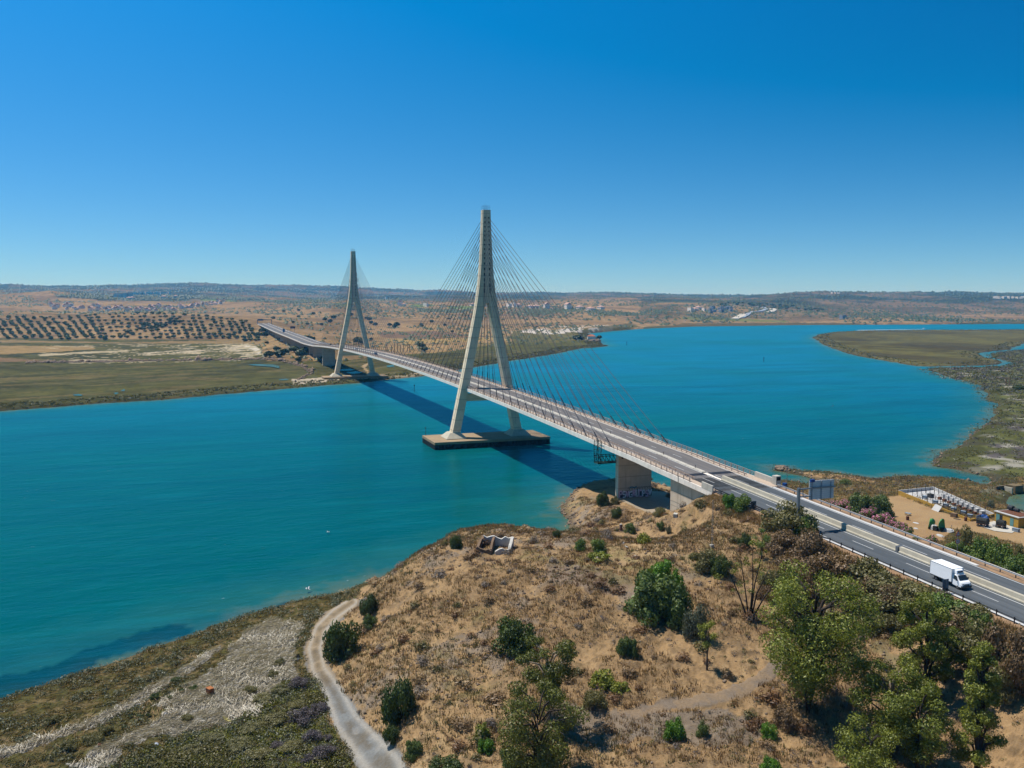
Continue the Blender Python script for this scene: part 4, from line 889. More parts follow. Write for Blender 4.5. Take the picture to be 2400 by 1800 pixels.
# ============================================================ VEGETATION near the camera
def leaf_mat(name, c1, c2, trans=.25, gain=2.15):
    gain = GAIN.get(name, gain); c1 = tuple(np.array(c1) * gain); c2 = tuple(np.minimum(np.array(c2) * gain, .8))
    m = NT(name); v = m.attr('v', True); oi = m.n.new('ShaderNodeObjectInfo')
    c = m.mix(v, c1, c2); n = m.noise(.8, 3, .6, m.obj()); c = m.mix(m.ramp(n, .4, .65, 0, .45), c, tuple(np.array(c1) * .62 + np.array(c2) * .1))
    c = m.mix(m.ramp(oi.outputs['Random'], 0, 1, 0, .3), c, tuple(np.array(c2) * np.array([1.12, 1.0, .8])))
    d = m.n.new('ShaderNodeBsdfDiffuse'); t = m.n.new('ShaderNodeBsdfTranslucent'); g = m.n.new('ShaderNodeBsdfGlossy'); g.inputs['Roughness'].default_value = .5
    mx = m.n.new('ShaderNodeMixShader'); mx.inputs[0].default_value = trans; m2 = m.n.new('ShaderNodeMixShader'); m2.inputs[0].default_value = .03
    m.l(c, d.inputs[0]); m.l(m.mix(1.0, c, (1.0, 1.05, .6), 'MULTIPLY'), t.inputs[0]); m.l(d.outputs[0], mx.inputs[1]); m.l(t.outputs[0], mx.inputs[2])
    m.l(mx.outputs[0], m2.inputs[1]); m.l(g.outputs[0], m2.inputs[2]); m.l(m2.outputs[0], m.out.inputs[0]); return m.mat
GAIN = {'eucalyptus_leaves': 1.9, 'dark_eucalyptus_leaves': 1.85, 'deep_eucalyptus_leaves': 1.8, 'dry_twigs': 1.7, 'rust_twigs': 1.3, 'grey_twigs': 1.25, 'dry_acacia_leaves': 1.7, 'marsh_scrub_leaves': 1.8, 'mauve_shrub_leaves': 1.5}
LM = {'dark': leaf_mat('mastic_leaves', alb(42,56,26), alb(88,102,48)), 'mid': leaf_mat('carob_leaves', alb(54,74,34), alb(108,122,64)), 'bright': leaf_mat('bright_leaves', alb(50,92,22), alb(104,138,40)),
      'euc': leaf_mat('eucalyptus_leaves', alb(68,84,24), alb(148,152,60)), 'eucd': leaf_mat('dark_eucalyptus_leaves', alb(62,76,24), alb(138,144,54)), 'eucs': leaf_mat('deep_eucalyptus_leaves', alb(48,58,22), alb(116,120,46)), 'olive': leaf_mat('acacia_leaves', alb(76,76,44), alb(122,116,72)),  # eucs holds the darkest of the three eucalyptus leaf colours
      'brown': leaf_mat('dry_acacia_leaves', alb(104,84,60), alb(146,120,88)), 'grey': leaf_mat('grey_shrub_leaves', alb(70,76,60), alb(112,114,92)), 'yellow': leaf_mat('yellow_green_leaves', alb(100,108,40), alb(146,148,62)),
      'mauve': leaf_mat('mauve_shrub_leaves', alb(76,70,72), alb(120,110,118)), 'pink': leaf_mat('oleander_flowers', alb(178,96,134), alb(226,150,182)), 'green': leaf_mat('oleander_leaves', alb(62,86,36), alb(112,130,58)),
      'marsh': leaf_mat('marsh_scrub_leaves', alb(66,66,34), alb(112,106,58)), 'moss': leaf_mat('low_green_scrub', alb(72,78,24), alb(120,118,40)), 'tan': leaf_mat('dry_twigs', alb(128,104,74), alb(178,148,104)), 'rust': leaf_mat('rust_twigs', alb(110,80,52), alb(150,112,74)), 'bare': leaf_mat('grey_twigs', alb(112,100,92), alb(160,146,134))}
M_BARK = paint('bark', alb(110,92,74), .95, 0, .3, 2.0); M_BARKD = paint('dark_bark', alb(70,58,48), .95, 0, .3, 2.0); M_BARKP = paint('pale_bark', alb(168,150,128), .9, 0, .25, 2.0)
NR = np.random.default_rng(5)
def leaves(P, Nn, size, rng, aspect=.55, rnd=.5):
    n = len(P); r = rng.normal(size=(n, 3)); Nn = Nn + r * rnd; Nn /= np.linalg.norm(Nn, axis=1)[:, None]
    t = np.cross(Nn, rng.normal(size=(n, 3))); t /= np.linalg.norm(t, axis=1)[:, None] + 1e-9; b = np.cross(Nn, t)
    s = (size * rng.uniform(.6, 1.35, n))[:, None]
    V = np.stack([P + t * s, P + b * s * aspect, P - t * s, P - b * s * aspect], 1).reshape(-1, 3)
    F = np.arange(4 * n).reshape(n, 4); return V, F, np.repeat(rng.uniform(0, 1, n), 4)
def lobes_points(lobes, n, rng, fill=.35):
    c = np.array([l[0] for l in lobes], float); R = np.array([l[1] for l in lobes], float); w = (R.prod(1)) ** (2 / 3); k = rng.choice(len(lobes), n, p=w / w.sum())
    d = rng.normal(size=(n, 3)); d /= np.linalg.norm(d, axis=1)[:, None]; q = rng.uniform(0, 1, n) ** .5; q = np.where(rng.uniform(size=n) < fill, q, rng.uniform(.82, 1.06, n))
    return c[k] + d * R[k] * q[:, None], d
def foliage_mesh(name, lobes, n, size, mats, rng, fill=.35, aspect=.55, zmin=None, core=True):
    P, D = lobes_points(lobes, n, rng, fill)
    P = P + rng.normal(size=P.shape) * .022
    if zmin is not None:
        k = P[:, 2] > zmin; P, D = P[k], D[k]
    V, F, v = leaves(P, D, size, rng, aspect)
    me = np_mesh(name, V, F, [mats]); set_f(me, v, 'v'); return me
def dome_lobes(rng, n=11, flat=.75, spread=.62):
    L = [((rng.uniform(-.12, .12), rng.uniform(-.12, .12), .38), (rng.uniform(.45, .6), rng.uniform(.45, .6), .42))]
    for i in range(n):
        a = rng.uniform(0, 2 * math.pi); r = spread * 1.12 * math.sqrt(rng.uniform(.1, 1)); z = .22 + .62 * math.sqrt(max(0, 1 - (r / .8) ** 2)) * rng.uniform(.4, 1.08); s = rng.uniform(.14, .36)
        L.append(((r * math.cos(a), r * math.sin(a), z), (s, s, s * flat)))
    for i in range(6):
        a = rng.uniform(0, 2 * math.pi); L.append(((.6 * math.cos(a), .6 * math.sin(a), .2), (.3, .3, .2)))
    return L
PROTO = {}
def shrub_proto(key, mat, n=1500, size=.085, seed=0, nl=11, flat=.8, fill=.3, stem=True):
    rng = np.random.default_rng(seed); me = foliage_mesh('crown', dome_lobes(rng, nl, flat), n, size, LM[mat], rng, fill, .6, .0)
    st = MB()
    for i in range(5):
        a = i * 1.3; st.tube([(0, 0, -.12), (.12 * math.cos(a), .12 * math.sin(a), .15), (.36 * math.cos(a), .36 * math.sin(a), .5)], [.05, .035, .015], 5)
    PROTO[key] = (me, st.mesh('trunk', [M_BARKD]))
for i in range(3): shrub_proto('dark%d' % i, 'dark', 5200, .046, 10 + i, 13); shrub_proto('mid%d' % i, 'mid', 5000, .047, 20 + i, 12); shrub_proto('olive%d' % i, 'olive', 5000, .043, 30 + i, 12, .7, .5); shrub_proto('brown%d' % i, 'brown', 5000, .04, 40 + i, 12, .7, .55)
for i in range(2): shrub_proto('bright%d' % i, 'bright', 4200, .05, 50 + i, 12); shrub_proto('grey%d' % i, 'grey', 4200, .042, 60 + i, 10, 1.0, .4); shrub_proto('yellow%d' % i, 'yellow', 1000, .08, 70 + i, 8, .8, .5); shrub_proto('mauve%d' % i, 'mauve', 3200, .042, 80 + i, 12, .7, .4); shrub_proto('green%d' % i, 'green', 4000, .05, 90 + i, 10); shrub_proto('bare%d' % i, 'bare', 900, .06, 95 + i, 9, .9, .6)
def put(name, key, loc, rx, rz_, h, label, cat, group=None, rot=None):
    o = empty(name, (loc[0], loc[1], loc[2] - .06 * h), NR.uniform(0, 6.28) if rot is None else rot, label, cat, group); o.scale = (rx, rz_, h)
    me, st = PROTO[key]; link('crown', me, o); link('trunk', st, o); return o
def bush(key, u, vt, vb, wpx, label, group=None, name='shrub', cat='shrub'):
    p = at(u, vb - .12 * wpx); k = depth(p) / FPX; w_ = wpx * k / 2 / .88; h = max(.4, ((vb - vt) - .16 * wpx) * k / .94) / .98
    return put(name, key, p, w_, w_, h, label, cat, group)
SH = 'round green shrubs on the dry hill'
for a in [('dark0',802,1443,1548,88,'large dark green shrub on the inner bend of the dirt road'),('dark1',866,1388,1448,50,'dark shrub where the dirt road disappears behind the hill foot'),('mid2',868,1440,1476,34,'small dark shrub just below the one where the dirt road disappears'),
          ('dark2',936,1580,1698,84,'tall dark green shrub at the hill foot right of the dirt road'),('dark0',918,1694,1742,40,'little dark bush below the tall shrub beside the dirt road'),('mid0',968,1728,1780,52,'loose green bush above the bottom edge right of the dirt road'),
          ('dark1',1205,1438,1536,108,'big round dark green shrub standing alone mid slope of the dry hill'),('bright0',1553,1303,1388,92,'bright green dome shaped shrub at the top of the hillside thicket'),('mid1',1537,1340,1462,152,'widest olive green shrub thicket on the hillside'),('mid2',1580,1372,1470,90,'dark lower side of the hillside shrub thicket'),
          ('grey0',1628,1412,1498,62,'grey green conical shrub at the lower end of the hillside thicket'),('olive0',1650,1284,1342,76,'brown olive shrub right of the bright green dome'),('dark2',1690,1296,1352,50,'dark green shrub attached to the brown olive one'),('dark1',1746,1247,1288,32,'small dark conical bush near the bare multi stemmed tree'),
          ('bright1',1708,1155,1194,34,'bright green bush next to the guard rail end at the bridge'),('green0',1742,1160,1202,48,'green shrub between the guard rail and the small board sign'),('bright0',1580,1678,1738,56,'vivid light green bush on bare scree under the grey path'),('bright1',1800,1694,1733,44,'small vivid green bush right of the grey path'),('bright0',1808,1772,1815,56,'vivid green bush cut by the bottom edge of the view'),
          ('mid0',1463,1486,1535,40,'twin small green bush on the mid hillside, left one'),('mid1',1482,1496,1540,30,'twin small green bush on the mid hillside, right one'),('mid2',1646,1690,1730,30,'little green bush under a brown one below the grey path'),('dark0',1069,1250,1288,32,'dark bush on the river edge beside the ruin'),('dark2',1305,1240,1262,20,'dark little bush at the river edge right of the ruin'),
          ('dark1',1411,1150,1190,38,'dark green bush beside the graffitied pier'),('olive1',1440,1162,1184,24,'small olive bush at the foot of the graffitied pier'),('dark0',1445,1186,1218,26,'dark bush left of the concrete apron edge'),('olive2',1545,1183,1212,32,'olive bush in front of the abutment corner'),('mid1',1477,1226,1252,30,'green bush right of the marker post'),('mid2',1548,1221,1243,20,'small dark bush below the sloping wing wall'),('grey1',1567,1231,1250,14,'tiny grey green bush below the sloping wing wall'),
          ('yellow0',1510,1240,1278,36,'yellow green bush left below the bridge on the hilltop'),('green1',1362,1262,1293,34,'pale green bush on the hilltop right of the ruin'),('green0',1400,1262,1300,46,'wider pale green bush on the hilltop right of the ruin'),('yellow1',1405,1290,1318,60,'flat yellowish bush on the hilltop near white rubble'),
          ('yellow0',1410,1558,1612,66,'yellow green shrub right of the leaning eucalyptus crown'),('yellow1',1450,1592,1628,54,'low yellow green shrub on the lower hillside'),('olive2',1395,1610,1662,60,'brown green shrub at the left end of the grey path'),('yellow1',1130,1688,1738,40,'low green bush near the bottom edge left of the big eucalyptus'),('bright1',1140,1732,1768,44,'green bush near the bottom edge left of the big eucalyptus trunk'),('mid0',1195,1745,1800,60,'dark green bush at the foot of the left eucalyptus'),('dark2',1040,1770,1830,90,'green bush on the bottom edge left of the eucalyptus'),
          ('grey1',1860,1392,1450,60,'grey bush among the brown acacias above the sand gully'),('bare0',2060,1370,1455,66,'grey leafless bush among the roadside acacias'),('bare1',2215,1378,1412,50,'grey leafless bush right in front of the white van')]:
    bush(*a[:5], a[5], SH if a[0][:4] in ('dark', 'mid0', 'mid1', 'mid2') else None)
# roadside acacias
g_ac = 'acacia bushes massed along the near road edge'
for i, (key, u, vt, vb, wp, lab) in enumerate([('olive0',1850,1176,1262,128,'tallest brown green acacia beside the sign gantry post'),('green1',1890,1206,1262,70,'greener right half of the acacia beside the sign gantry'),('brown0',1835,1225,1305,110,'brown acacia below the sign gantry'),('brown1',1905,1235,1330,120,'reddish brown acacia under the gantry bush'),
      ('brown2',1890,1290,1390,140,'brown acacia above the sandy gully'),('brown0',1960,1278,1375,150,None),('olive1',2020,1306,1392,140,None),('brown1',2010,1345,1425,130,None),('olive2',2090,1342,1430,150,None),('brown2',2110,1368,1440,110,None),('olive0',2150,1362,1440,150,None),('olive1',2060,1430,1490,90,None),('green0',2215,1388,1470,120,None),('olive2',2260,1400,1480,140,None),('brown0',2235,1420,1520,120,None),('green1',2300,1430,1500,70,'green bush on the road edge below the van'),('olive0',2290,1460,1570,130,None),('brown1',2360,1450,1610,130,'rust brown acacia at the right edge of the view'),('olive1',2345,1530,1640,120,None),('brown2',2405,1500,1640,110,None),('brown1',2130,1400,1480,100,None),('olive2',1815,1320,1390,70,None),('brown2',1800,1370,1412,60,None),('brown0',1840,1640,1712,70,'brown shrub at the right end of the grey path'),('olive1',2100,1440,1490,60,None)]):
    bush(key, u, vt, vb, wp, lab or ('olive green acacia in the dense thicket along the near road edge' if key[0] in 'og' else 'dry brown acacia in the dense thicket along the near road edge'), g_ac)
# far side of the road: oleanders, olive tree, roadside shrubs
def oleander(u, vt, vb, wp, lab, pink=.5):
    o = bush('green%d' % (int(u) % 2), u, vt, vb, wp, lab, 'flowering oleanders beyond the motorway', 'oleander', 'oleander')
    rng = np.random.default_rng(90 + int(u) % 2); lb = dome_lobes(rng, 10); rng = np.random.default_rng(int(u)); P, D = lobes_points(lb, int(1500 * pink), rng, .0); k = (P[:, 2] > .4) & (fbm(P[:, 0] * 3, P[:, 1] * 3, int(u)) > .42); V, F, v = leaves(P[k] * 1.07, D[k], .06, rng); me = np_mesh('blossom', V, F, [LM['pink']]); set_f(me, v, 'v'); link('blossom', me, o)
for u, vt, vb, wp, pk, lab in [(1945,1172,1192,34,.5,'pale pink oleander under the sign board'),(1976,1172,1198,40,.9,'pink oleander left of the dark olive tree'),(2003,1178,1206,38,1.6,'brightest magenta oleander in front of the dark olive tree'),(2036,1190,1222,44,1.0,'pink oleander below the dark olive tree'),(2066,1203,1236,46,1.5,'magenta oleander right of the olive tree'),(2088,1212,1243,34,.9,'pink oleander in the middle of the row'),(2112,1224,1254,42,.9,'pink oleander near the end of the row'),(2130,1236,1262,26,.2,'mostly green oleander at the end of the row'),(2182,1256,1286,36,.9,'last pink oleander before the warning sign'),(2150,1258,1278,30,.1,'low green oleander below the green wreck')]:
    oleander(u, vt, vb, wp, lab, pk)
bush('mid0', 2018, 1147, 1212, 70, 'left half of the dark olive tree beyond the oleanders', None, 'olive_tree', 'tree'); bush('mid1', 2065, 1160, 1216, 62, 'right half of the dark olive tree beyond the oleanders', None, 'olive_tree', 'tree')
def bush_beyond(key, u, yw, vt, wpx, label):        # bush on the far embankment slope, its foot hidden by the road
    r = ray(u, vt); t = (yw - CAM[1]) / r[1]; P = CAM + r * t; z0 = float(surf(P[0], yw)); w_ = wpx * t / FPX / 2 / .88
    return put('shrub', key, (P[0], yw, z0), w_, w_, max(.8, (P[2] - z0) / .98), label, 'shrub')
for key, u, yw, vt, wp, lab in [('olive0',2262,-24,1232,62,'brownish tall shrub behind the warning sign'),('green0',2238,-15,1268,50,'green shrub at the foot of the warning sign'),('green1',2300,-20,1258,84,'big green shrub right of the warning sign'),('green0',2345,-17,1268,80,'tallest green shrub beyond the guard rail'),('olive2',2330,-24,1252,50,'brownish crown above the big green shrub right of the warning sign'),('green1',2388,-14,1300,76,'green shrub beyond the guard rail at the right edge'),('olive1',2398,-20,1276,60,'olive shrub at the right edge above the guard rail'),('green1',2278,-13,1296,54,'low green shrub beside the guard rail')]:
    bush_beyond(key, u, yw, vt, wp, lab)
for key, u, vt, vb, wp, lab in [('mid2',1982,1122,1138,26,'round dark bush on the sandy spit meadow'),('dark1',2388,900,916,26,'dark bush on the right bank marsh near a wooden frame'),('grey0',2322,1172,1192,20,'grey bush by the enclosure corner at the pond')]:
    bush(key, u, vt, vb, wp, lab)
# trees with a visible trunk and limbs
def tree(name, u, vb, vt, wpx, label, mat, bark, seed, lobes_n=18, crown_lo=.4, leafn=5200, leaf=.3, lean=0.0, cone=0.0, multi=1, shift=0.0, lobe=(.2, .3)):
    rng = np.random.default_rng(seed); p = at(u, vb); k = depth(p) / FPX; H = (vb - vt) * k / .95; W = wpx * k / 2
    o = empty(name, p, 0, label, 'tree'); lob = []; tr = MB(); side = RT[:2] / np.linalg.norm(RT[:2])
    off = lambda t: np.array([side[0], side[1], 0]) * shift * W * t
    for i in range(lobes_n):
        zt = crown_lo + (1 - crown_lo) * ((i + .5) / lobes_n) ** .9; prof = math.sin(math.pi * min(1, .18 + .82 * (1 - (zt - crown_lo) / (1 - crown_lo)))) ** .6 if not cone else (1 - cone * (zt - crown_lo) / (1 - crown_lo))
        a = i * 2.4 + rng.uniform(-.4, .4); r = W * prof * rng.uniform(.35, .85); s = W * rng.uniform(*lobe) * (1.25 if i < lobes_n * .7 else 1)
        c = np.array([r * math.cos(a), r * math.sin(a), H * min(zt, .97) - s * .3]) + off(zt); lob.append((tuple(c), (s, s, s * .72)))
        zb = max(.12, zt - rng.uniform(.22, .4)) * H; mid = np.array([c[0] * .35, c[1] * .35, (zb + c[2]) * .5 + .05 * H])
        tr.tube([np.array([0, 0, zb]) + off(zb / H) * .8, mid, c], [.016 * H * (1 - .6 * zt), .011 * H, .004 * H], 5)
    for j in range(multi):
        a = j * 2.1; dx = np.array([math.cos(a), math.sin(a), 0]) * (.1 * W if multi > 1 else 0)
        tr.tube([np.array([0, 0, -.3]), np.array([.02 * W, .01, H * .2]) + dx + off(.2) * .6, np.array([-.03 * W, .02, H * .5]) + dx * 1.8 + off(.5), np.array([0, 0, H * .8]) + dx * 2.2 + off(.8)], [.024 * H / multi ** .75, .018 * H / multi ** .75, .010 * H / multi ** .5, .004 * H], 7)
    tr.build('trunk', [bark], o, True)
    leafn = int(leafn * 2.6); leaf *= .6; P, D = lobes_points(lob, leafn, rng, .4); P = P + rng.normal(size=P.shape) * .14; V, F, v = leaves(P, D, leaf, rng, .42); me = np_mesh('crown', V, F, [LM[mat]]); set_f(me, v, 'v'); link('crown', me, o)
    return o
tree('eucalyptus_tree', 1893, 1668, 1352, 290, 'largest light green eucalyptus, with a wide crown and forked dark trunk', 'euc', M_BARKD, 1, 44, .22, 11500, .29, shift=.12, multi=3, lobe=(.16, .27))
tree('eucalyptus_tree', 2165, 1660, 1402, 150, 'tall dense eucalyptus standing between the big light one and the road thicket', 'eucd', M_BARKD, 2, 20, .2, 6200, .28)
tree('eucalyptus_tree', 2215, 1600, 1480, 80, 'short dense eucalyptus leaning on the right of the tall one', 'eucd', M_BARKD, 7, 11, .2, 2400, .27)
tree('eucalyptus_tree', 2085, 1755, 1552, 210, 'broad olive eucalyptus with pale twigs in front of the big one', 'eucd', M_BARKP, 3, 26, .28, 5600, .27, lobe=(.14, .24))
tree('eucalyptus_tree', 2150, 1810, 1610, 170, 'eucalyptus crown filling the bottom edge near the right corner', 'eucd', M_BARKD, 8, 16, .2, 4400, .26)
tree('eucalyptus_tree', 2290, 1825, 1512, 120, 'slender conical eucalyptus at the bottom right', 'eucd', M_BARKD, 4, 24, .14, 5600, .25, cone=.72)
tree('eucalyptus_tree', 2035, 1830, 1700, 170, 'low eucalyptus on the bottom edge under the broad one', 'eucd', M_BARKD, 9, 14, .2, 3600, .25)
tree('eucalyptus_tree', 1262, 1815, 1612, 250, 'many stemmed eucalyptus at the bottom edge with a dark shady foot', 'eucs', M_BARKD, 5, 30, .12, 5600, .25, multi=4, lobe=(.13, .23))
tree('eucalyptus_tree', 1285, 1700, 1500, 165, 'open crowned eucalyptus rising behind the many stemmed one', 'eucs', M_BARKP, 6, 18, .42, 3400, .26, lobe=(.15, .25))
tree('slender_tree', 1657, 1570, 1458, 50, 'young yellow green tree on a thin trunk below the hillside thicket', 'yellow', M_BARK, 12, 8, .45, 700, .2)
pbt = at(1757, 1448); kbt = depth(pbt) / FPX; Hb = 178 * kbt / .95; obt = empty('bare_tree', pbt, 0, 'half bare multi stemmed tree with thin dark trunks on the hillside', 'tree'); rngb = np.random.default_rng(13); side = RT[:2] / np.linalg.norm(RT[:2]); lobb = []; twb = MB()
for j, (dx, hh) in enumerate(((-.34, .62), (-.16, .8), (-.02, .95), (.13, 1.0), (.26, .74), (.4, .55))):
    e = np.array([side[0] * dx * Hb, side[1] * dx * Hb, hh * Hb]) + rngb.normal(size=3) * .25; b0 = np.array([side[0] * dx * .8, side[1] * dx * .8, -.2]); m1 = e * np.array([.42, .42, .45]) + rngb.normal(size=3) * .15
    MB().tube([b0, m1, e * .8, e], [.14, .1, .06, .02], 6).build('stem', [M_BARKD], obt, True)
    for q in range(5):
        t = rngb.uniform(.4, 1.0); c0 = m1 + (e - m1) * max(0, (t - .45) / .55); c1 = c0 + np.array([*rngb.normal(size=2) * .9, rngb.uniform(.2, 1.0)]); twb.tube([c0, c1], [.03, .01], 4)
        if rngb.random() < .75: s_ = rngb.uniform(.3, .75); lobb.append((tuple(c1), (s_, s_, s_ * .7)))
twb.build('twigs', [M_BARK], obt)
P, D = lobes_points(lobb, 1500, rngb, .5); V, F, v = leaves(P, D, .13, rngb, .45); meb = np_mesh('crown', V, F, [LM['eucd']]); set_f(meb, v, 'v'); link('crown', meb, obt)
tree('slender_tree', 1785, 1310, 1240, 50, 'thin leafy sapling at the top of the bare tree', 'green', M_BARK, 14, 7, .4, 500, .2)

# scattered low dry shrubs: individuals
def pick(mask, n, rng, u0=0, u1=2400, v0=0, v1=1800):
    mk_ = mask & (U2 > u0) & (U2 < u1) & (V2 > v0) & (V2 < v1); ii = np.nonzero(mk_.ravel())[0]; area = (DD.ravel()[ii] ** 2); pr_ = area / area.sum()
    k = rng.choice(ii, n, p=pr_); return np.stack([GX.ravel()[k], GY.ravel()[k], GZ.ravel()[k]], -1), DD.ravel()[k]
hill = (reg == 1) & ~flat & ~road & ~path & ~pave & ~rb & ~yard & (sd > 4) & ((np.abs(GY) > 11.5) | (GX > 8) | (GZ < 8)) & ~((GY < 11) & (GX < -14)) & ~((np.abs(GY) < 10) & (GX > -20))
rng = np.random.default_rng(77)
dp_ = []
for i, mt in enumerate(('rust', 'brown', 'bare', 'marsh', 'tan')):
    lob = [((0, 0, .3), (.42, .42, .38)), ((.3, .1, .25), (.3, .3, .28)), ((-.25, .2, .22), (.3, .28, .26)), ((.05, -.3, .22), (.28, .3, .25))]
    P, D = lobes_points(lob, 300, rng, .5); k = P[:, 2] > 0; D[:, 2] += .5; V, F, v = leaves(P[k], D[k], .1, rng, .3); me = np_mesh('dry_shrub', V, F, [LM[mt]]); set_f(me, v, 'v'); dp_.append((me, ('rust brown', 'dark brown', 'grey leafless', 'dull olive', 'straw coloured')[i]))
Pp, _ = pick(hill & (fbm(GX / 11, GY / 11, 101, 3) > .43), 285, rng)
for i, p in enumerate(Pp):
    me, cn = dp_[i % 5 if i % 7 else 0]; o = link('dry_shrub', me, None, (p[0], p[1], p[2] - .05)); s = rng.uniform(.9, 2.3) * (1.0 if i % 6 else 1.35); o.scale = (s, s * rng.uniform(.85, 1.15), s * rng.uniform(.75, 1.1)); o.rotation_euler = (0, 0, rng.uniform(0, 6.3))
    tag(o, '%s low dry shrub among the grass tufts of the sunlit hillside' % cn, 'dry shrub', '%s low shrubs on the hillside' % cn)
# grass, stones, reeds, marsh scrub: uncountable
def tufts(name, mask, n, blades, h, w_, mat, seed, u=(0, 2400), v=(0, 1800), lean=.5, spread=.25):
    rng = np.random.default_rng(seed); P, D = pick(mask, n, rng, u[0], u[1], v[0], v[1]); k = np.repeat(np.arange(n), blades); m_ = len(k)
    sc = np.repeat(rng.uniform(.6, 1.5, n), blades); B = P[k] + np.c_[rng.normal(size=(m_, 2)) * spread * sc[:, None], np.zeros(m_) - .03]; a = rng.uniform(0, 6.28, m_); d = np.c_[np.cos(a), np.sin(a)]
    hh = h * sc * rng.uniform(.6, 1.2, m_); tip = B + np.c_[d * (lean * hh)[:, None] * rng.uniform(.1, 1, (m_, 1)), hh]; s_ = np.c_[-d[:, 1], d[:, 0], np.zeros(m_)] * (w_ * sc)[:, None]
    V = np.stack([B - s_, B + s_, tip], 1).reshape(-1, 3); me = np_mesh(name, V, np.arange(3 * m_).reshape(-1, 3), [LM[mat]]); set_f(me, np.repeat(rng.uniform(0, 1, m_), 3), 'v'); return tag(link(name, me), kind='stuff')
tufts('dry_grass', hill & (nb + n1 > .92), 11000, 9, .42, .045, 'tan', 201); tufts('dry_grass', hill & (n1 > .5), 6000, 9, .4, .05, 'rust', 202); tufts('green_grass', hill & (nb > .52), 2600, 9, .4, .05, 'marsh', 203)
vg = (reg == 1) & (GX < -15.5) & (GY > 9.0) & (GY < 13)
tufts('dry_grass', vg, 2600, 9, .5, .06, 'tan', 214); tufts('green_grass', vg & (n1 > .5), 500, 9, .5, .06, 'marsh', 215)
tufts('dry_grass', rb & ~yard & ~farflat & (sd > 3), 5000, 8, .5, .07, 'tan', 204, (1780, 2400))
def clumps(name, mask, n, lv, r, size, mat, seed, u=(0, 2400), v=(0, 1800), flat_=.55, scale=None):
    rng = np.random.default_rng(seed); P, D = pick(mask, n, rng, *u, *v); k = np.repeat(np.arange(n), lv); m_ = len(k); d = rng.normal(size=(m_, 3)); d[:, 2] = np.abs(d[:, 2]); d /= np.linalg.norm(d, axis=1)[:, None]
    rr = r * rng.uniform(.5, 1.5, n) * (1 if scale is None else scale(D)); Q = P[k] + d * rr[k][:, None] * rng.uniform(.55, 1, (m_, 1)) * np.array([1, 1, flat_]); sz = size * (1 if scale is None else scale(D)[k])
    V, F, vv = leaves(Q, d, sz, rng, .5); me = np_mesh(name, V, F, [LM[mat]]); set_f(me, vv, 'v'); return tag(link(name, me), kind='stuff')
nreed = fbm(GX / 2.6, GY / 2.6, 301, 3)
reedm = (ipx(REED1, jit * 18, n2 * 8 - 4) | ipx(REED2, (n1 - .5) * 46, (n2 - .5) * 22)) & (reg == 1); greenm = ipx(GREEN, (n1 - .5) * 40, (n2 - .5) * 16) & flat
shorem = flat & ~reedm & ~greenm & ~road & (sd > .3)
clumps('marsh_scrub', shorem & (nreed > .42), 1050, 26, .7, .13, 'marsh', 302, (-60, 860)); clumps('marsh_scrub', shorem & (nreed > .5), 420, 30, .9, .16, 'grey', 303, (-60, 860))
clumps('low_scrub', greenm, 620, 30, .75, .13, 'moss', 304, (-60, 900)); clumps('low_scrub', greenm & (n1 > .47), 520, 34, .95, .15, 'marsh', 305, (-60, 900)); clumps('low_scrub', greenm & (n1 < .5), 260, 34, .95, .14, 'grey', 306, (-60, 900))
fl2 = (reg == 1) & (U2 > 1780) & (GZ < 2.0) & (DD > 260)
clumps('marsh_scrub', fl2 & (n1 > .44), 2600, 16, 1.1, .22, 'marsh', 307, (1780, 2420), (0, 1160), .5, lambda D: np.clip(D / 260, 1, 2.6)); clumps('marsh_scrub', fl2 & (nb > .5), 900, 16, 1.2, .22, 'mauve', 308, (1900, 2420), (0, 1160), .5, lambda D: np.clip(D / 260, 1, 2.6)); clumps('marsh_scrub', fl2 & (n1 < .5), 1200, 16, 1.1, .22, 'grey', 309, (1780, 2420), (0, 1160), .5, lambda D: np.clip(D / 260, 1, 2.6))
clumps('meadow_scrub', rb & ~yard & ~spit & (GZ > 1.2) & (sd > 2), 900, 18, .9, .16, 'olive', 310, (1780, 2420), (1090, 1300))
for mt_, sd_, n__, r__ in (('bare', 321, 620, .42), ('olive', 322, 520, .42), ('rust', 323, 420, .5), ('mauve', 324, 300, .42), ('marsh', 325, 380, .4)): clumps('dry_scrub', hill & (fbm(GX / 13, GY / 13, sd_, 3) > .45), int(n__ * 1.5), 34, r__ * 1.15, .085, mt_, sd_, (-20, 2420), (1180, 1830), .75)
def litter_reeds(n, mask, seed, cols):
    rng = np.random.default_rng(seed); P, D = pick(mask, n, rng, -60, 900); a0 = math.atan2(WA[2][1] - WA[8][1], WA[2][0] - WA[8][0]); a = a0 + rng.normal(size=n) * .45 + (fbm(P[:, 0] / 6, P[:, 1] / 6, 5) - .5) * 3; L_ = rng.uniform(.5, 1.7, n); d = np.c_[np.cos(a), np.sin(a), rng.normal(size=n) * .1] * L_[:, None] / 2; s_ = np.c_[-np.sin(a), np.cos(a), np.zeros(n)] * rng.uniform(.014, .034, n)[:, None]
    P = P + np.c_[np.zeros((n, 2)), rng.uniform(.02, .3, n)]; t_ = np.array([0, 0, .04])
    V = np.stack([P - d - s_, P + d - s_, P + d + s_ + t_, P - d + s_ + t_], 1).reshape(-1, 3); me = np_mesh('washed_up_reeds', V, np.arange(4 * n).reshape(-1, 4), [cols]); set_f(me, np.repeat(rng.uniform(0, 1, n), 4), 'v'); return tag(link('washed_up_reeds', me), kind='stuff')
LM['reed'] = leaf_mat('bleached_reeds', alb(150,142,128), alb(226,220,206), .1, 1.7)
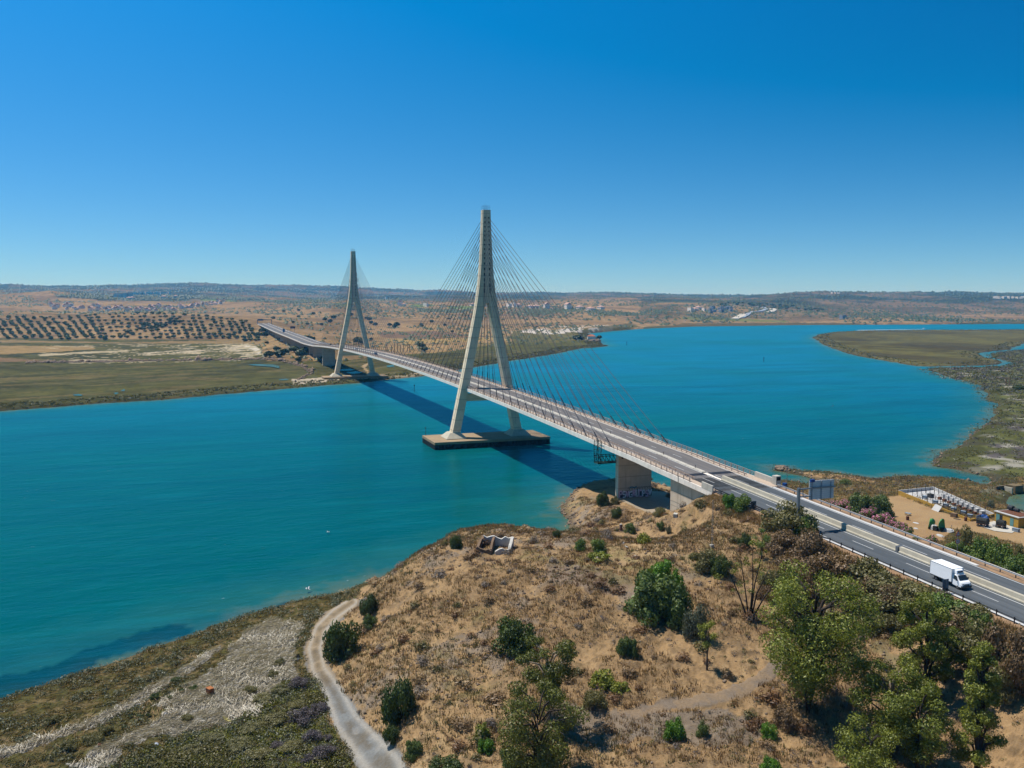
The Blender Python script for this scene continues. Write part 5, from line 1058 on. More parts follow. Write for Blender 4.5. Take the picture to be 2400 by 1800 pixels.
litter_reeds(15000, reedm, 311, LM['reed']); litter_reeds(4500, shorem, 312, LM['tan'])
M_ROCK = NT('rock'); M_ROCK.bsdf(M_ROCK.mix(M_ROCK.ramp(M_ROCK.noise(1.5, 5), .35, .65), alb(122,106,94), alb(184,160,134)), .95, 0, M_ROCK.bump(M_ROCK.noise(4, 4), .6, .1), .1); M_ROCK = M_ROCK.mat
def stone_mesh(rng, sub=1):
    import bmesh
    bm = bmesh.new(); bmesh.ops.create_icosphere(bm, subdivisions=sub, radius=1)
    for v in bm.verts: v.co *= rng.uniform(.7, 1.25); v.co.z *= .62
    me = bpy.data.meshes.new('rock'); bm.to_mesh(me); bm.free(); me.materials.append(M_ROCK); return me
def rubble(name, mask, n, r, seed, u=(0, 2400), v=(0, 1800), sc=None):
    rng = np.random.default_rng(seed); P, D = pick(mask, n, rng, *u, *v); B = np.array([(1,0,0),(0,1,0),(-1,0,0),(0,-1,0),(0,0,.8),(0,0,-.6)]); Fb = np.array([(0,1,4),(1,2,4),(2,3,4),(3,0,4),(1,0,5),(2,1,5),(3,2,5),(0,3,5)])
    s_ = r * rng.lognormal(0, .5, n); a = rng.uniform(0, 6.28, n); V = B[None] * rng.uniform(.6, 1.3, (n, 6, 3)) * s_[:, None, None]; X = V[..., 0] * np.cos(a)[:, None] - V[..., 1] * np.sin(a)[:, None]; Y = V[..., 0] * np.sin(a)[:, None] + V[..., 1] * np.cos(a)[:, None]
    V = np.stack([X, Y, V[..., 2]], -1) + P[:, None]; F = (Fb[None] + 6 * np.arange(n)[:, None, None]).reshape(-1, 3); return tag(link(name, np_mesh(name, V.reshape(-1, 3), F, [M_ROCK])), kind='stuff')
rubble('rubble', hill & (fbm(GX / 12, GY / 12, 31, 4) > .52), 5200, .13, 401); rubble('rubble', hill, 3000, .09, 402)
rubble('shore_stones', (reg == 1) & (sd < 3.2) & (sd > -1.2) & (GX > 2), 900, .3, 403, (860, 1800), (1090, 1400)); rubble('shore_stones', (reg == 1) & (sd < 2) & (sd > -.8), 500, .28, 404, (1800, 2350), (980, 1150))
rs = [stone_mesh(np.random.default_rng(i), 2) for i in range(3)]
def rock(u, v, wpx, label, group=None, flat_=.6):
    p = at(u, v); k = depth(p) / FPX; o = link('rock', rs[int(u) % 3], None, p + [0, 0, .1]); s = wpx * k / 2; o.scale = (s, s * .8, s * flat_ / .62); o.rotation_euler = (0, 0, u * .7); return tag(o, label, 'rock', group)
for u, v, w_ in [(1330,1335,14),(1345,1342,10),(1352,1332,18),(1375,1340,10),(1395,1350,8),(1430,1360,10),(1445,1368,12),(1460,1376,8),(1310,1350,9),(1400,1335,9),(1420,1382,9),(1300,1330,8)]: rock(u, v, w_, 'grey boulder in the rocky outcrop above the hillside thicket', 'boulders of the hillside outcrop')
for u, v, w_ in [(1737,1690,14),(1763,1694,9),(1690,1680,6),(1560,1690,6),(1640,1668,6),(1660,1745,6),(1595,1665,5)]: rock(u, v, w_, 'pale stone on the bare scree below the grey path', 'stones on the scree')
for u, v, w_ in [(1320,1168,9),(1318,1180,8),(1322,1195,10),(1326,1206,8),(1330,1216,10),(1336,1228,9),(1345,1240,8),(1340,1160,8),(1352,1150,9)]: rock(u, v, w_, 'brown shore rock at the water edge below the bridge pier', 'rocks at the water edge by the pier')
rock(1546, 1127, 30, 'flat weathered concrete slab in the water seen under the bridge deck', None, .5); rock(1829, 1098, 38, 'long tilted stone slab at the tip of the spit', None, .35); rock(900, 1632, 9, 'pale block beside the tall shrub at the dirt road')
for u, v, w_ in [(1850,1103,9),(1862,1106,8),(1842,1103,10),(1875,1110,7)]: rock(u, v, w_, 'dark stone on the narrow spit behind the tilted slab', 'stones of the spit')
# dark bushes standing in the reeds, mauve bushes by the road
for u, v, w_ in [(453,1619,22),(427,1622,14),(364,1638,24),(399,1638,14),(327,1684,18),(349,1680,12),(305,1684,14),(290,1708,14),(411,1600,22),(215,1745,50),(250,1722,40),(160,1760,40),(440,1690,30),(590,1625,34),(640,1590,30),(655,1560,28),(120,1700,36)]:
    bush('dark%d' % (u % 3) if w_ < 25 else 'olive%d' % (u % 3), u, v - w_ * .62, v, w_, 'dark tuft bush growing out of the bleached reed litter', 'dark bushes in the reed litter')
for u, v, w_, lab in [(700,1620,60,'grey mauve bush at the left edge of the dirt road below the road sign'),(715,1700,80,'purple flowered bush left of the dirt road'),(750,1672,50,'mauve bush above the purple flowered one'),(735,1738,56,'grey mauve bush below the purple flowered one'),(757,1780,70,'large grey mauve bush near the bottom edge beside the dirt road'),(770,1735,26,'small mauve bush touching the dirt road'),(725,1790,40,'mauve bush at the bottom edge'),(650,1760,40,'dull mauve bush in the green scrub')]:
    bush('mauve%d' % (u % 2), u, v - w_ * .55, v, w_, lab)
for u, v, w_ in [(620,1650,60),(660,1625,50),(640,1700,70),(590,1720,60),(680,1760,60),(560,1760,70),(500,1740,60),(450,1770,60),(610,1780,70),(700,1660,50)]:
    bush('olive%d' % (u % 3), u, v - w_ * .4, v, w_, 'low olive bush in the green scrub left of the dirt road', 'olive bushes in the green scrub')
# ============================================================ RIGHT BANK: enclosure, shed, things in the yard
M_YEL = paint('ochre_wall_paint', alb(214,168,66), .85, 0, .14, .7); M_TEAL = paint('teal_door_paint', alb(112,168,166), .6); M_WPL = paint('white_plaster', alb(232,230,226), .85, 0, .08, .8)
M_BLUEG = paint('blue_grey_panel', alb(166,182,196), .6); M_WOOD = paint('weathered_wood', alb(150,122,92), .9, 0, .25, 3); M_RSTY = paint('rusty_steel', alb(134,84,56), .85, .2, .3, 3); M_BLK2 = paint('dark_tarpaulin', alb(62,62,58), .85, 0, .25, 2); M_ROOFR = paint('terracotta_tiles', alb(206,124,86), .85, 0, .18, 1.5)
G2 = lambda u, v: at(u, v)
A_, B_, C_, D_ = [G2(*q)[:2] for q in ((2106,1160),(2275,1222),(2329,1211),(2187,1154))]
zg = 2.6
def wallseg(mb, a, b, h, t=.25, z0=zg - .6, m=0, top=None):
    a = np.array(a); b = np.array(b); d = (b - a) / np.linalg.norm(b - a); n = np.array([-d[1], d[0]]) * t / 2; V = []
    for z in (z0, zg + h): V += [(*(a - n), z), (*(b - n), z), (*(b + n), z), (*(a + n), z)]
    mb.hexa(V, m)
en = empty('tank_enclosure', (*A_, zg), 0, 'low ochre walled yard with white floor and rows of thin steel posts and tanks', 'enclosure')
def loc(mb): mb.v = [(p[0] - A_[0], p[1] - A_[1], p[2] - zg) for p in mb.v]; return mb
n_ = (B_ - A_) / np.linalg.norm(B_ - A_)
for a, b, nm in ((A_, B_, 0), (B_, B_ + (C_ - B_) * .22, 0), (B_ + (C_ - B_) * .55, C_, 0)):
    mb = MB(); wallseg(mb, a, b, .85); loc(mb).build('wall', [M_YEL], en)
for a, b in ((C_, D_), (D_, A_)):
    mb = MB(); wallseg(mb, a, b, .95); loc(mb).build('wall', [M_WPL], en)
fl = MB().add([(*p, zg + .03) for p in (A_, B_, C_, D_)], [(0, 1, 2, 3)]); loc(fl).build('floor', [M_WPL], en)
gt_ = MB(); wallseg(gt_, B_ + (C_ - B_) * .24, B_ + (C_ - B_) * .42, 1.5, .08); loc(gt_).build('gate', [M_BLUEG], en)
quad_ = lambda s, t: (A_ * (1 - s) + B_ * s) * (1 - t) + (D_ * (1 - s) + C_ * s) * t
rg = random.Random(3); me = MB().tube([(0, 0, -.3), (0, 0, 2.1)], .07, 5).mesh('post', [M_POST])
for i in range(12):
    for j, t in enumerate((.12, .38, .64, .9)):
        p = quad_(.08 + .075 * i, t); link('post', me, en, (p[0] - A_[0], p[1] - A_[1], 0))
wr = MB()
for t in (.12, .38, .64, .9):
    a, b = quad_(.08, t), quad_(.905, t); wr.tube([(*a, zg + 2.0), (*b, zg + 2.0)], .02, 4); wr.tube([(*a, zg + 1.1), (*b, zg + 1.1)], .02, 4)
loc(wr).build('wires', [M_POST], en)
bx = MB().box((0, 0, .55), (1.3, 1.1, 1.1)).box((0, 0, 1.13), (1.4, 1.2, .06)).mesh('tank', [M_WPL]); bx2 = MB().box((0, 0, .4), (1.2, .9, .8)).box((0, 0, .83), (1.3, 1.0, .06)).mesh('tank', [M_BLUEG]); bx3 = MB().box((0, 0, .35), (.8, .9, .7)).mesh('crate', [M_RSTY]); bx4 = MB().box((0, 0, .55), (1.4, 1.2, 1.1)).mesh('crate', [M_BLK2])
for i in range(9):
    p = quad_(.3 + .075 * i, .8); o = link('tank', bx, None, (*p, zg + .03)); o.rotation_euler = (0, 0, math.atan2(n_[1], n_[0])); tag(o, 'white box tank in the back row of the ochre walled yard', 'tank', 'white tanks in the back row of the enclosure')
    p = quad_(.33 + .075 * i, .62); o = link('crate', bx3, None, (*p, zg + .03)); tag(o, 'rust coloured crate in front of the white tanks', 'crate', 'rusty crates in the enclosure')
for i, (s, t) in enumerate(((.25, .3), (.42, .28), (.55, .34), (.68, .3), (.8, .34), (.9, .3))):
    p = quad_(s, t); o = link('tank', bx2, None, (*p, zg + .03)); o.rotation_euler = (0, 0, .4); tag(o, 'blue grey tank in the front half of the ochre walled yard', 'tank', 'blue grey tanks in the enclosure')
p = quad_(.24, .5); tag(link('crate', bx4, None, (*p, zg + .03)), 'large black crate near the left end of the ochre walled yard', 'crate')
# shed
P1, P2 = G2(2331,1221)[:2], G2(2386,1238)[:2]; d_ = (P2 - P1) / np.linalg.norm(P2 - P1); nn = np.array([-d_[1], d_[0]]); nn = nn if np.dot(nn, FWH) > 0 else -nn; Ls = np.linalg.norm(P2 - P1); Dp = 5.2; ang = math.atan2(d_[1], d_[0])
sh_ = empty('ochre_shed', (*P1, zg), 0, 'small ochre flat roofed shed with two teal doors at the right edge', 'shed')
def sl(s, t, z): p = d_ * s + nn * t; return (p[0], p[1], z)
MB().hexa([sl(0, 0, -.5), sl(Ls, 0, -.5), sl(Ls, Dp, -.5), sl(0, Dp, -.5), sl(0, 0, 2.65), sl(Ls, 0, 2.65), sl(Ls, Dp, 2.65), sl(0, Dp, 2.65)]).build('wall', [M_YEL], sh_)
ro = MB().hexa([sl(-.2, -.2, 2.66), sl(Ls + .2, -.2, 2.66), sl(Ls + .2, Dp + .2, 2.66), sl(-.2, Dp + .2, 2.66), sl(-.2, -.2, 2.84), sl(Ls + .2, -.2, 2.84), sl(Ls + .2, Dp + .2, 2.84), sl(-.2, Dp + .2, 2.84)]).build('roof', [M_WPL], sh_)
MB().hexa([sl(.3, .6, 2.845), sl(Ls - .3, .6, 2.845), sl(Ls - .3, Dp - .2, 2.845), sl(.3, Dp - .2, 2.845), sl(.3, .6, 2.92), sl(Ls - .3, .6, 2.92), sl(Ls - .3, Dp - .2, 2.92), sl(.3, Dp - .2, 2.92)]).build('roof_sheet', [M_RSTY], ro)
for a, b, z1 in ((.5, 1.6, 2.2), (Ls * .66, Ls * .66 + 1.1, 2.1)):
    MB().hexa([sl(a, -.06, .02), sl(b, -.06, .02), sl(b, .02, .02), sl(a, .02, .02), sl(a, -.06, z1), sl(b, -.06, z1), sl(b, .02, z1), sl(a, .02, z1)]).build('door', [M_TEAL], sh_)
MB().hexa([sl(1.62, -.04, .8), sl(2.5, -.04, .8), sl(2.5, .02, .8), sl(1.62, .02, .8), sl(1.62, -.04, 2.2), sl(2.5, -.04, 2.2), sl(2.5, .02, 2.2), sl(1.62, .02, 2.2)]).build('window', [M_DARK], sh_)
for (s, t, r_, lab) in ((.9, Dp - 1.1, .62, 'larger black barrel lying on the ochre shed roof'), (2.6, Dp - 1.0, .45, 'smaller black barrel on the ochre shed roof')):
    p = P1 + d_ * s + nn * t; o = empty('barrel', (*p, zg + 2.92), ang, lab, 'barrel'); MB().cyl((0, 0, r_), r_, 1.4, 16, 0, 'x').build('body', [M_BLK], o); MB().cyl((.35, 0, r_), r_ * 1.04, .08, 16, 0, 'x').cyl((-.35, 0, r_), r_ * 1.04, .08, 16, 0, 'x').build('hoops', [M_BLK2], o)
pd = MB(); pad = [G2(2290,1232)[:2], G2(2330,1222)[:2], G2(2388,1240)[:2], G2(2372,1250)[:2], G2(2330,1245)[:2]]; zz = float(surf(*G2(2340,1234)[:2]))
pd.add([(*p, float(surf(*p)) + .1) for p in pad], [tuple(range(5))]); tag(pd.build('pavement', [M_WHITE]), kind='structure')
def trailer(u, v, w_, h, label):
    p = G2(u, v); o = empty('covered_trailer', p, .35, label, 'trailer')
    MB().box((0, 0, .75), (w_, w_ * .75, .12)).build('bed', [M_RSTY], o); MB().loft([[(-w_ * .48, -w_ * .36, .82), (w_ * .48, -w_ * .36, .82), (w_ * .48, w_ * .36, .82), (-w_ * .48, w_ * .36, .82)], [(-w_ * .5, -w_ * .38, h * .8), (w_ * .5, -w_ * .38, h * .8), (w_ * .5, w_ * .38, h * .8), (-w_ * .5, w_ * .38, h * .8)], [(-w_ * .42, -w_ * .3, h), (w_ * .42, -w_ * .3, h), (w_ * .42, w_ * .3, h), (-w_ * .42, w_ * .3, h)]]).build('cover', [M_BLK2], o)
    for x in (-w_ * .3, w_ * .3):
        for s in (-1, 1): wheel(o, (x, s * w_ * .36, .33), .33, .2)
    MB().tube([(-w_ * .5, 0, .6), (-w_ * .8, 0, .5)], .06, 6).build('drawbar', [M_RSTY], o)
trailer(2303, 1234, 2.5, 2.1, 'dark covered trailer left of the concrete pad by the shed'); trailer(2346, 1238, 2.0, 2.0, 'dark covered trailer standing on the concrete pad in front of the shed door')
def solid(name, u, v, mb, mats, label, cat, group=None, rz=0.0, part=None):
    p = G2(u, v); o = mb.build(name, mats); o.location = p; o.rotation_euler = (0, 0, rz); return tag(o, label, cat, group)
solid('crate', 2381, 1246, MB().box((0, 0, .4), (1.5, .9, .8)).box((0, 0, .82), (1.6, 1.0, .06)), [M_BLUEG], 'grey crate in the yard right of the covered trailers', 'crate', None, .2)
# pile of blue tarpaulin
rng = np.random.default_rng(8); P, D = lobes_points([((0, 0, .6), (.9, .7, .7)), ((.9, .2, .4), (.7, .6, .5))], 10, rng)
def lump(rng, sx, sy, sz, n=10, m=6):
    V = []; mb = MB(); rings = []
    for i in range(m + 1):
        t = i / m; r = math.cos(t * math.pi / 2) ** .6 if i < m else .02; rings.append([(sx * r * math.cos(6.283 * k / n) * rng.uniform(.8, 1.15), sy * r * math.sin(6.283 * k / n) * rng.uniform(.8, 1.15), sz * math.sin(t * math.pi / 2) * rng.uniform(.88, 1.08) - .1) for k in range(n)])
    return mb.loft(rings)
solid('tarpaulin', 2307, 1219, lump(rng, 1.3, .8, 1.5), [paint('blue_tarpaulin', alb(44,96,170), .5, 0, .15, 2)], 'bright blue tarpaulin heap behind the left covered trailer', 'tarpaulin')
solid('tarpaulin', 2330, 1235, lump(rng, .7, .6, 1.1), [M_WPL], 'white sheeted heap between the two covered trailers', 'tarpaulin')
# green wreck
gw = empty('broken_boat', G2(2196, 1242), .3, 'broken green boat hull with two upright curved halves in the sandy yard', 'boat wreck'); M_GRN = paint('green_boat_paint', alb(84,176,92), .55, 0, .12, 2)
for s, x, hh in ((1, -1.3, 2.4), (-1, 1.4, 2.1)):
    mb = MB(); R_ = []
    for i in range(9):
        t = i / 8; z = hh * t; w_ = 1.15 * math.sqrt(max(.05, 1 - (2 * t - .95) ** 2 * .88)); x_ = x + s * .45 * math.sin(t * 2.6)
        R_.append([(x_ + .28 * s * (1 - (k / 3 - 1) ** 2), w_ * (k / 3 - 1), z) for k in range(7)] + [(x_ + .28 * s * (1 - (k / 3 - 1) ** 2) + .06, w_ * (k / 3 - 1), z) for k in range(6, -1, -1)])
    mb.loft(R_); mb.build('hull_half', [M_GRN], gw)
gw.scale = (1.3, 1.3, 1.25); MB().box((0, .2, .35), (2.4, 1.3, .5)).build('keel_box', [M_BLK2], gw)
lump(rng, 1.1, .7, .7).build('white_liner', [M_WPL], gw).location = (-1.9, -.6, 0); lump(rng, .9, .5, .95).build('white_liner', [M_WPL], gw).location = (.3, .5, .2)
solid('bin', 2192, 1244, MB().box((0, 0, .55), (.9, .8, 1.1), 0, 0).box((0, 0, 1.14), (1.0, .9, .08)), [M_BLK2], 'dark bin beside the broken green boat', 'bin', None, .3)
solid('plastic_sheeting', 2203, 1256, lump(rng, 1.3, .6, .45), [M_WPL], 'white plastic heap below the broken green boat', 'plastic heap'); solid('plastic_sheeting', 2147, 1226, lump(rng, 1.0, .5, .25), [M_WPL], 'flat white plastic left of the broken green boat', 'plastic heap'); solid('plastic_sheeting', 2146, 1239, lump(rng, .7, .5, .3), [M_WPL], 'small white scrap behind the oleanders', 'plastic heap')
solid('barrel', 2127, 1219, MB().cyl((0, 0, .5), .38, 1.0, 14).cyl((0, 0, .35), .4, .05, 14).cyl((0, 0, .7), .4, .05, 14), [M_RSTY], 'rusty barrel standing below the grey slab table', 'barrel'); solid('barrel', 2263, 1221, MB().cyl((0, 0, .5), .36, 1.0, 14).cyl((0, 0, .35), .38, .05, 14).cyl((0, 0, .7), .38, .05, 14), [M_RSTY], 'rusty barrel at the end of the ochre wall', 'barrel')
tb = empty('slab_table', G2(2128, 1208), .2, 'grey slab table in the sandy yard above a rusty barrel', 'table'); MB().box((0, 0, .6), (1.5, .9, .12)).build('top', [M_BLUEG], tb)
for x in (-.6, .6):
    for y_ in (-.3, .3): MB().box((x, y_, .25), (.1, .1, .6)).build('leg', [M_WOOD], tb)
solid('pallet_stack', 2236, 1212, MB().box((0, 0, .2), (1.5, 1.1, .3)).box((.05, 0, .55), (1.4, 1.1, .3)).box((0, 0, .9), (1.5, 1.0, .3)), [M_WOOD], 'brown pallet stack against the ochre wall', 'pallet stack', None, .3); solid('board', 2243, 1217, MB().box((0, 0, .06), (1.6, .6, .1)), [M_BLK2], 'dark board lying in front of the pallet stack', 'board', None, .3)
solid('white_panel', 2195, 1197, MB().hexa([(-1.6, -.5, 0), (1.6, -.5, 0), (1.6, -.42, 0), (-1.6, -.42, 0), (-1.6, .5, 1.45), (1.6, .5, 1.45), (1.6, .58, 1.45), (-1.6, .58, 1.45)]).tube([(-1.4, .5, 1.4), (-1.4, 1.0, 0)], .05, 4).tube([(1.4, .5, 1.4), (1.4, 1.0, 0)], .05, 4), [M_WPL], 'big white panel leaning in front of the ochre wall', 'panel', None, math.atan2(n_[1], n_[0]) + math.pi if False else math.atan2(n_[1], n_[0]))
solid('leaning_pole', 2232, 1243, MB().tube([(0, 0, -.2), (.25, .1, 1.3)], .05, 5), [M_WOOD], 'thin leaning stick in the yard above the warning sign', 'pole')
# warning sign beyond the rail
pr_ = ray(2243, 1306); t_ = (-8.7 - CAM[1]) / pr_[1]; pw_ = CAM + pr_ * t_; xw = pw_[0]; zw = float(roadz(xw)) - .2; kw = depth(pw_) / FPX
ws = empty('warning_sign', (xw, -8.7, zw), -.12, 'tall road sign with red rimmed warning triangle above a round 90 speed limit', 'road sign')
zc2 = pw_[2] + (1306 - 1270) * kw / .95 - zw; zc1 = pw_[2] + (1306 - 1252) * kw / .95 - zw
MB().tube([(0.06, 0, -.3), (0.06, 0, zc1)], .05, 8).build('post', [M_STEEL], ws)
M_RED = paint('sign_red', alb(196,36,40), .5, 0, .05); M_SW = paint('sign_white', alb(232,234,238), .5, 0, .04); M_SB = paint('sign_black', (.012, .012, .014), .6)
def plate(par, name, poly, x, mat, th=.02):
    n = len(poly); return MB().add([(x, y_, z) for y_, z in poly] + [(x + th, y_, z) for y_, z in poly], [tuple(range(n)), tuple(range(n, 2 * n))[::-1]] + [(i, (i + 1) % n, n + (i + 1) % n, n + i) for i in range(n)]).build(name, [mat], par)
tri = lambda r, zc: [(r * math.sin(a), zc + r * math.cos(a)) for a in (0, 2.0944, 4.1888)]
dsc = lambda r, zc: [(r * math.sin(6.2832 * i / 24), zc + r * math.cos(6.2832 * i / 24)) for i in range(24)]
tp = plate(ws, 'warning_triangle', tri(.66, zc1 - .1), -.02, M_RED); plate(tp, 'triangle_field', tri(.44, zc1 - .1), -.026, M_SW, .004)
def strokes(par, name, lines, x, w_, mat):
    mb = MB()
    for ln in lines: stroke(mb, ln, w_, 0, x)
    return mb.build(name, [mat], par)
strokes(tp, 'road_narrows_symbol', [[(.15, zc1 - .3), (.15, zc1 - .12), (.06, zc1 + .02), (.06, zc1 + .12)], [(-.15, zc1 - .3), (-.15, zc1 - .12), (-.06, zc1 + .02), (-.06, zc1 + .12)]], -.031, .075, M_SB)
dpz = plate(ws, 'speed_disc', dsc(.48, zc2), -.02, M_RED); plate(dpz, 'disc_field', dsc(.37, zc2), -.026, M_SW, .004)
strokes(dpz, 'speed_number', [[(.05, zc2 - .16), (.14, zc2 - .16), (.05, zc2 - .02)] if False else [(.22, zc2 - .18), (.1, zc2 - .14), (.06, zc2 + .05), (.09, zc2 + .18), (.19, zc2 + .18), (.23, zc2 + .08), (.19, zc2 - .01), (.07, zc2 + .0)], [(-.05, zc2 + .1), (-.05, zc2 - .1), (-.1, zc2 - .18), (-.18, zc2 - .18), (-.23, zc2 - .1), (-.23, zc2 + .1), (-.18, zc2 + .18), (-.1, zc2 + .18), (-.05, zc2 + .1)]], -.031, .06, M_SB)
# solar mast, blue box, mast on the hill, marker, small road sign
pm = gp(1844, 1137, 2.0); pm[2] = float(surf(pm[0], pm[1])); km = depth(pm) / FPX; hm = (1137 - 1088) * km
so_ = empty('solar_mast', pm, 0, 'thin grey mast with a tilted solar panel on the river edge beyond the road', 'mast'); MB().tube([(0, 0, -.4), (0, 0, hm)], [.1, .06], 8).build('pole', [M_STEEL], so_)
MB().hexa([(-.5, -.6, hm + .1), (.5, -.6, hm - .3), (.5, .6, hm - .3), (-.5, .6, hm + .1), (-.5, -.6, hm + .16), (.5, -.6, hm - .24), (.5, .6, hm - .24), (-.5, .6, hm + .16)]).build('solar_panel', [paint('solar_cells', alb(150,170,206), .25)], so_); MB().box((0, 0, hm - .75), (.35, .35, .4)).build('lamp_head', [M_STEEL], so_)
solid('blue_cabinet', 1839, 1141, MB().box((0, 0, .55), (1.15, .9, 1.1)).box((0, 0, 1.14), (1.25, 1.0, .08)), [paint('blue_cabinet_paint', alb(34,92,176), .5)], 'small blue cabinet at the foot of the solar mast', 'cabinet', None, .3)
pm = at(1668, 1281); km = depth(pm) / FPX; hm = (1281 - 1170) * km
ma_ = empty('lattice_mast', pm, 0, 'very thin pale lattice mast standing on the hilltop below the bridge end', 'mast'); mb = MB()
for i in range(3):
    a = i * 2.094; mb.tube([(.16 * math.cos(a), .16 * math.sin(a), -.3), (.1 * math.cos(a) - .15, .1 * math.sin(a), hm)], .03, 4)
for i in range(22):
    z = i * hm / 22; mb.tube([(.14, 0, z), (-.08, .13, z + hm / 44), (-.08, -.13, z + hm / 22)], .016, 4)
mb.build('lattice', [M_STEEL], ma_); MB().box((0, 0, .1), (.6, .6, .5)).build('footing', [M_WHITE], ma_)
mp = empty('marker_post', at(1455, 1243), 0, 'stubby brown marker post with a white top on the slope before the pier', 'marker post'); MB().box((0, 0, .6), (.5, .4, 1.3)).build('shaft', [paint('marker_brown', alb(120,84,80), .8)], mp); MB().box((0, 0, 1.32), (.54, .44, .16)).build('cap', [M_WHITE], mp)
ps = at(699, 1567); ks = depth(ps) / FPX; hs_ = 33 * ks / .95
ts = empty('track_sign', ps, .25, 'small triangular road sign on a thin post left of the dirt road', 'road sign'); MB().tube([(0, 0, -.3), (0, 0, hs_ - .2)], .035, 6).build('post', [M_STEEL], ts); tp2 = plate(ts, 'triangle_back', [(.42 * math.sin(a), hs_ - .28 + .42 * math.cos(a)) for a in (0, 2.0944, 4.1888)], -.03, paint('dark_sign_back', alb(60,66,76), .5)); MB().box((0, .0, hs_ - .78), (.03, .34, .2)).build('plate', [M_SIGNB], ts)
for u, v, w_, h_, c_, lab in [(1460,1275,.9,.2,(236,236,232),'white plastic pipe piece lying on the hilltop, left one'),(1467,1284,.9,.2,(236,236,232),'white plastic pipe piece lying on the hilltop, right one')]: solid('plastic_pipe', u, v, MB().tube([(-w_ / 2, 0, .15), (w_ / 2, .2, .18)], .13, 8), [paint('white_plastic', alb(*c_), .5)], lab, 'pipe', None, u)
for u, v, s in ((1402,1313,.9),(1490,1308,.8)): solid('rubble_block', u, v, lump(rng, s, s * .7, s * .7), [M_WHITE], 'pale concrete lump on the hilltop, %s one' % ('left' if u < 1450 else 'right'), 'concrete lump')
rb_ = empty('rusty_chest', at(492, 1625), .5, 'rusty orange brown chest with a blue side stranded on the reed litter', 'chest'); MB().box((0, 0, .4), (1.0, .75, .8)).build('body', [M_RSTY], rb_); MB().box((0, 0, .83), (1.05, .8, .08)).build('lid', [paint('orange_rust', alb(196,120,60), .8, 0, .25, 4)], rb_); MB().box((.0, -.39, .35), (.9, .04, .6)).build('blue_side', [paint('faded_blue', alb(60,80,120), .7)], rb_)
for u, v, c_, lab, sx, sy in [(233,1746,(206,84,70),'red plastic scrap on the marsh',.35,.25),(275,1655,(236,232,224),'white plastic lid on the marsh beside the reed strip',.4,.25),(388,1673,(232,232,232),'white plastic bag on the reed litter',.4,.3),(367,1744,(196,206,222),'pale blue plastic canister on the reed litter',.45,.25),(532,1686,(226,214,120),'long pale yellow sheet on the reed litter',1.5,.3),(448,1681,(228,226,220),'white scrap above the pale yellow sheet',.3,.2),(520,1716,(226,206,150),'tan scrap in the green scrub',.4,.2)]:
    solid('plastic_litter', u, v, lump(rng, sx, sy, .25, 8, 4), [paint('plastic', alb(*c_), .5)], lab, 'litter', None, .5)
# ruin
pr0 = at(1160, 1292); kr = depth(pr0) / FPX; ru = empty('roofless_ruin', pr0, 0, 'roofless ruined hut with a stone wall and white plastered inner walls on the hill crest', 'ruin')
sR = np.array([RT[0], RT[1]]) / np.linalg.norm(RT[:2]); sF = FWH; M_STONE = concrete('rubble_stone', alb(156,128,102), .5, 1.5)
M_RUINW = concrete('flaking_whitewash', (.5, .47, .42), .8, 1.1)
def rwall(name, a, b, heights, t, mats, inner=None):
    a = np.array(a); b = np.array(b); n = len(heights); mb = MB(); d = (b - a) / np.linalg.norm(b - a); nrm = np.array([-d[1], d[0]]) * t / 2; R_ = []
    for i, h in enumerate([.8 * q_ for q_ in heights]):
        p = a + (b - a) * i / (n - 1); W = lambda q, z: (*(sR * q[0] + sF * q[1]), z); R_.append([W(p - nrm, -.8), W(p + nrm, -.8), W(p + nrm, h), W(p - nrm, h)])
    mb.loft(R_); return mb.build(name, mats, ru)
w2 = 82 * kr / 2
rwall('stone_wall', (-w2, -1.0), (-w2 + 1.0, 3.2), [1.2, 1.5, 2.0, 2.4, 2.2, 2.6], .45, [M_STONE]); rwall('front_wall', (-w2, -1.0), (-w2 + 2.6, -1.5), [1.5, 1.1, .9, .7, 1.0, .6], .4, [M_STONE]); rwall('divider_wall', (-w2 + 2.5, -1.3), (-w2 + 3.1, 3.4), [.9, 1.6, 2.1, 2.3, 2.5, 2.4], .4, [M_STONE])
rwall('back_wall', (-w2 + 1.0, 3.2), (w2, 3.3), [2.7, 2.2, 2.5, 2.6, 2.1, 1.8, 2.4, 2.0, 2.3], .55, [M_RUINW]); rwall('side_wall', (w2, 3.3), (w2 - .6, -.6), [2.3, 2.1, 1.4, 1.3, .7], .55, [M_RUINW]); rwall('front_wall', (w2 - 3.2, -1.3), (w2 - .6, -.8), [.4, .9, 1.1, .6, .8], .5, [M_RUINW])
# sluice at the creek head, frame on the marsh
sg_ = empty('sluice_gate', G2(2366, 1153), .4, 'dark concrete sluice with heavy blocks between the inlet and the pond', 'sluice')
ux = lambda a, b, z: (*(sR * a + sF * b), z)
def ublock(mb, a0, a1, b0, b1, z0, z1): return mb.hexa([ux(a0, b0, z0), ux(a1, b0, z0), ux(a1, b1, z0), ux(a0, b1, z0), ux(a0, b0, z1), ux(a1, b0, z1), ux(a1, b1, z1), ux(a0, b1, z1)])
M_SLU = concrete('stained_concrete', alb(150,130,96), .6, .8)
ublock(MB(), 1.2, 4.6, -1, 2.2, -1.5, 1.9).build('block', [M_SLU], sg_); ublock(MB(), -3.8, 1.0, 1.6, 2.2, -1.5, 1.7).build('wall', [M_SLU], sg_); ublock(MB(), -3.6, .8, 1.3, 1.5, -1.5, 1.0).build('gate', [M_DARK], sg_); ublock(MB(), -.6, -.1, -1.2, 1.5, -1.5, 1.5).build('buttress', [M_BEIGE], sg_)  # the near-black gate slab paints in the shade of the sluice opening
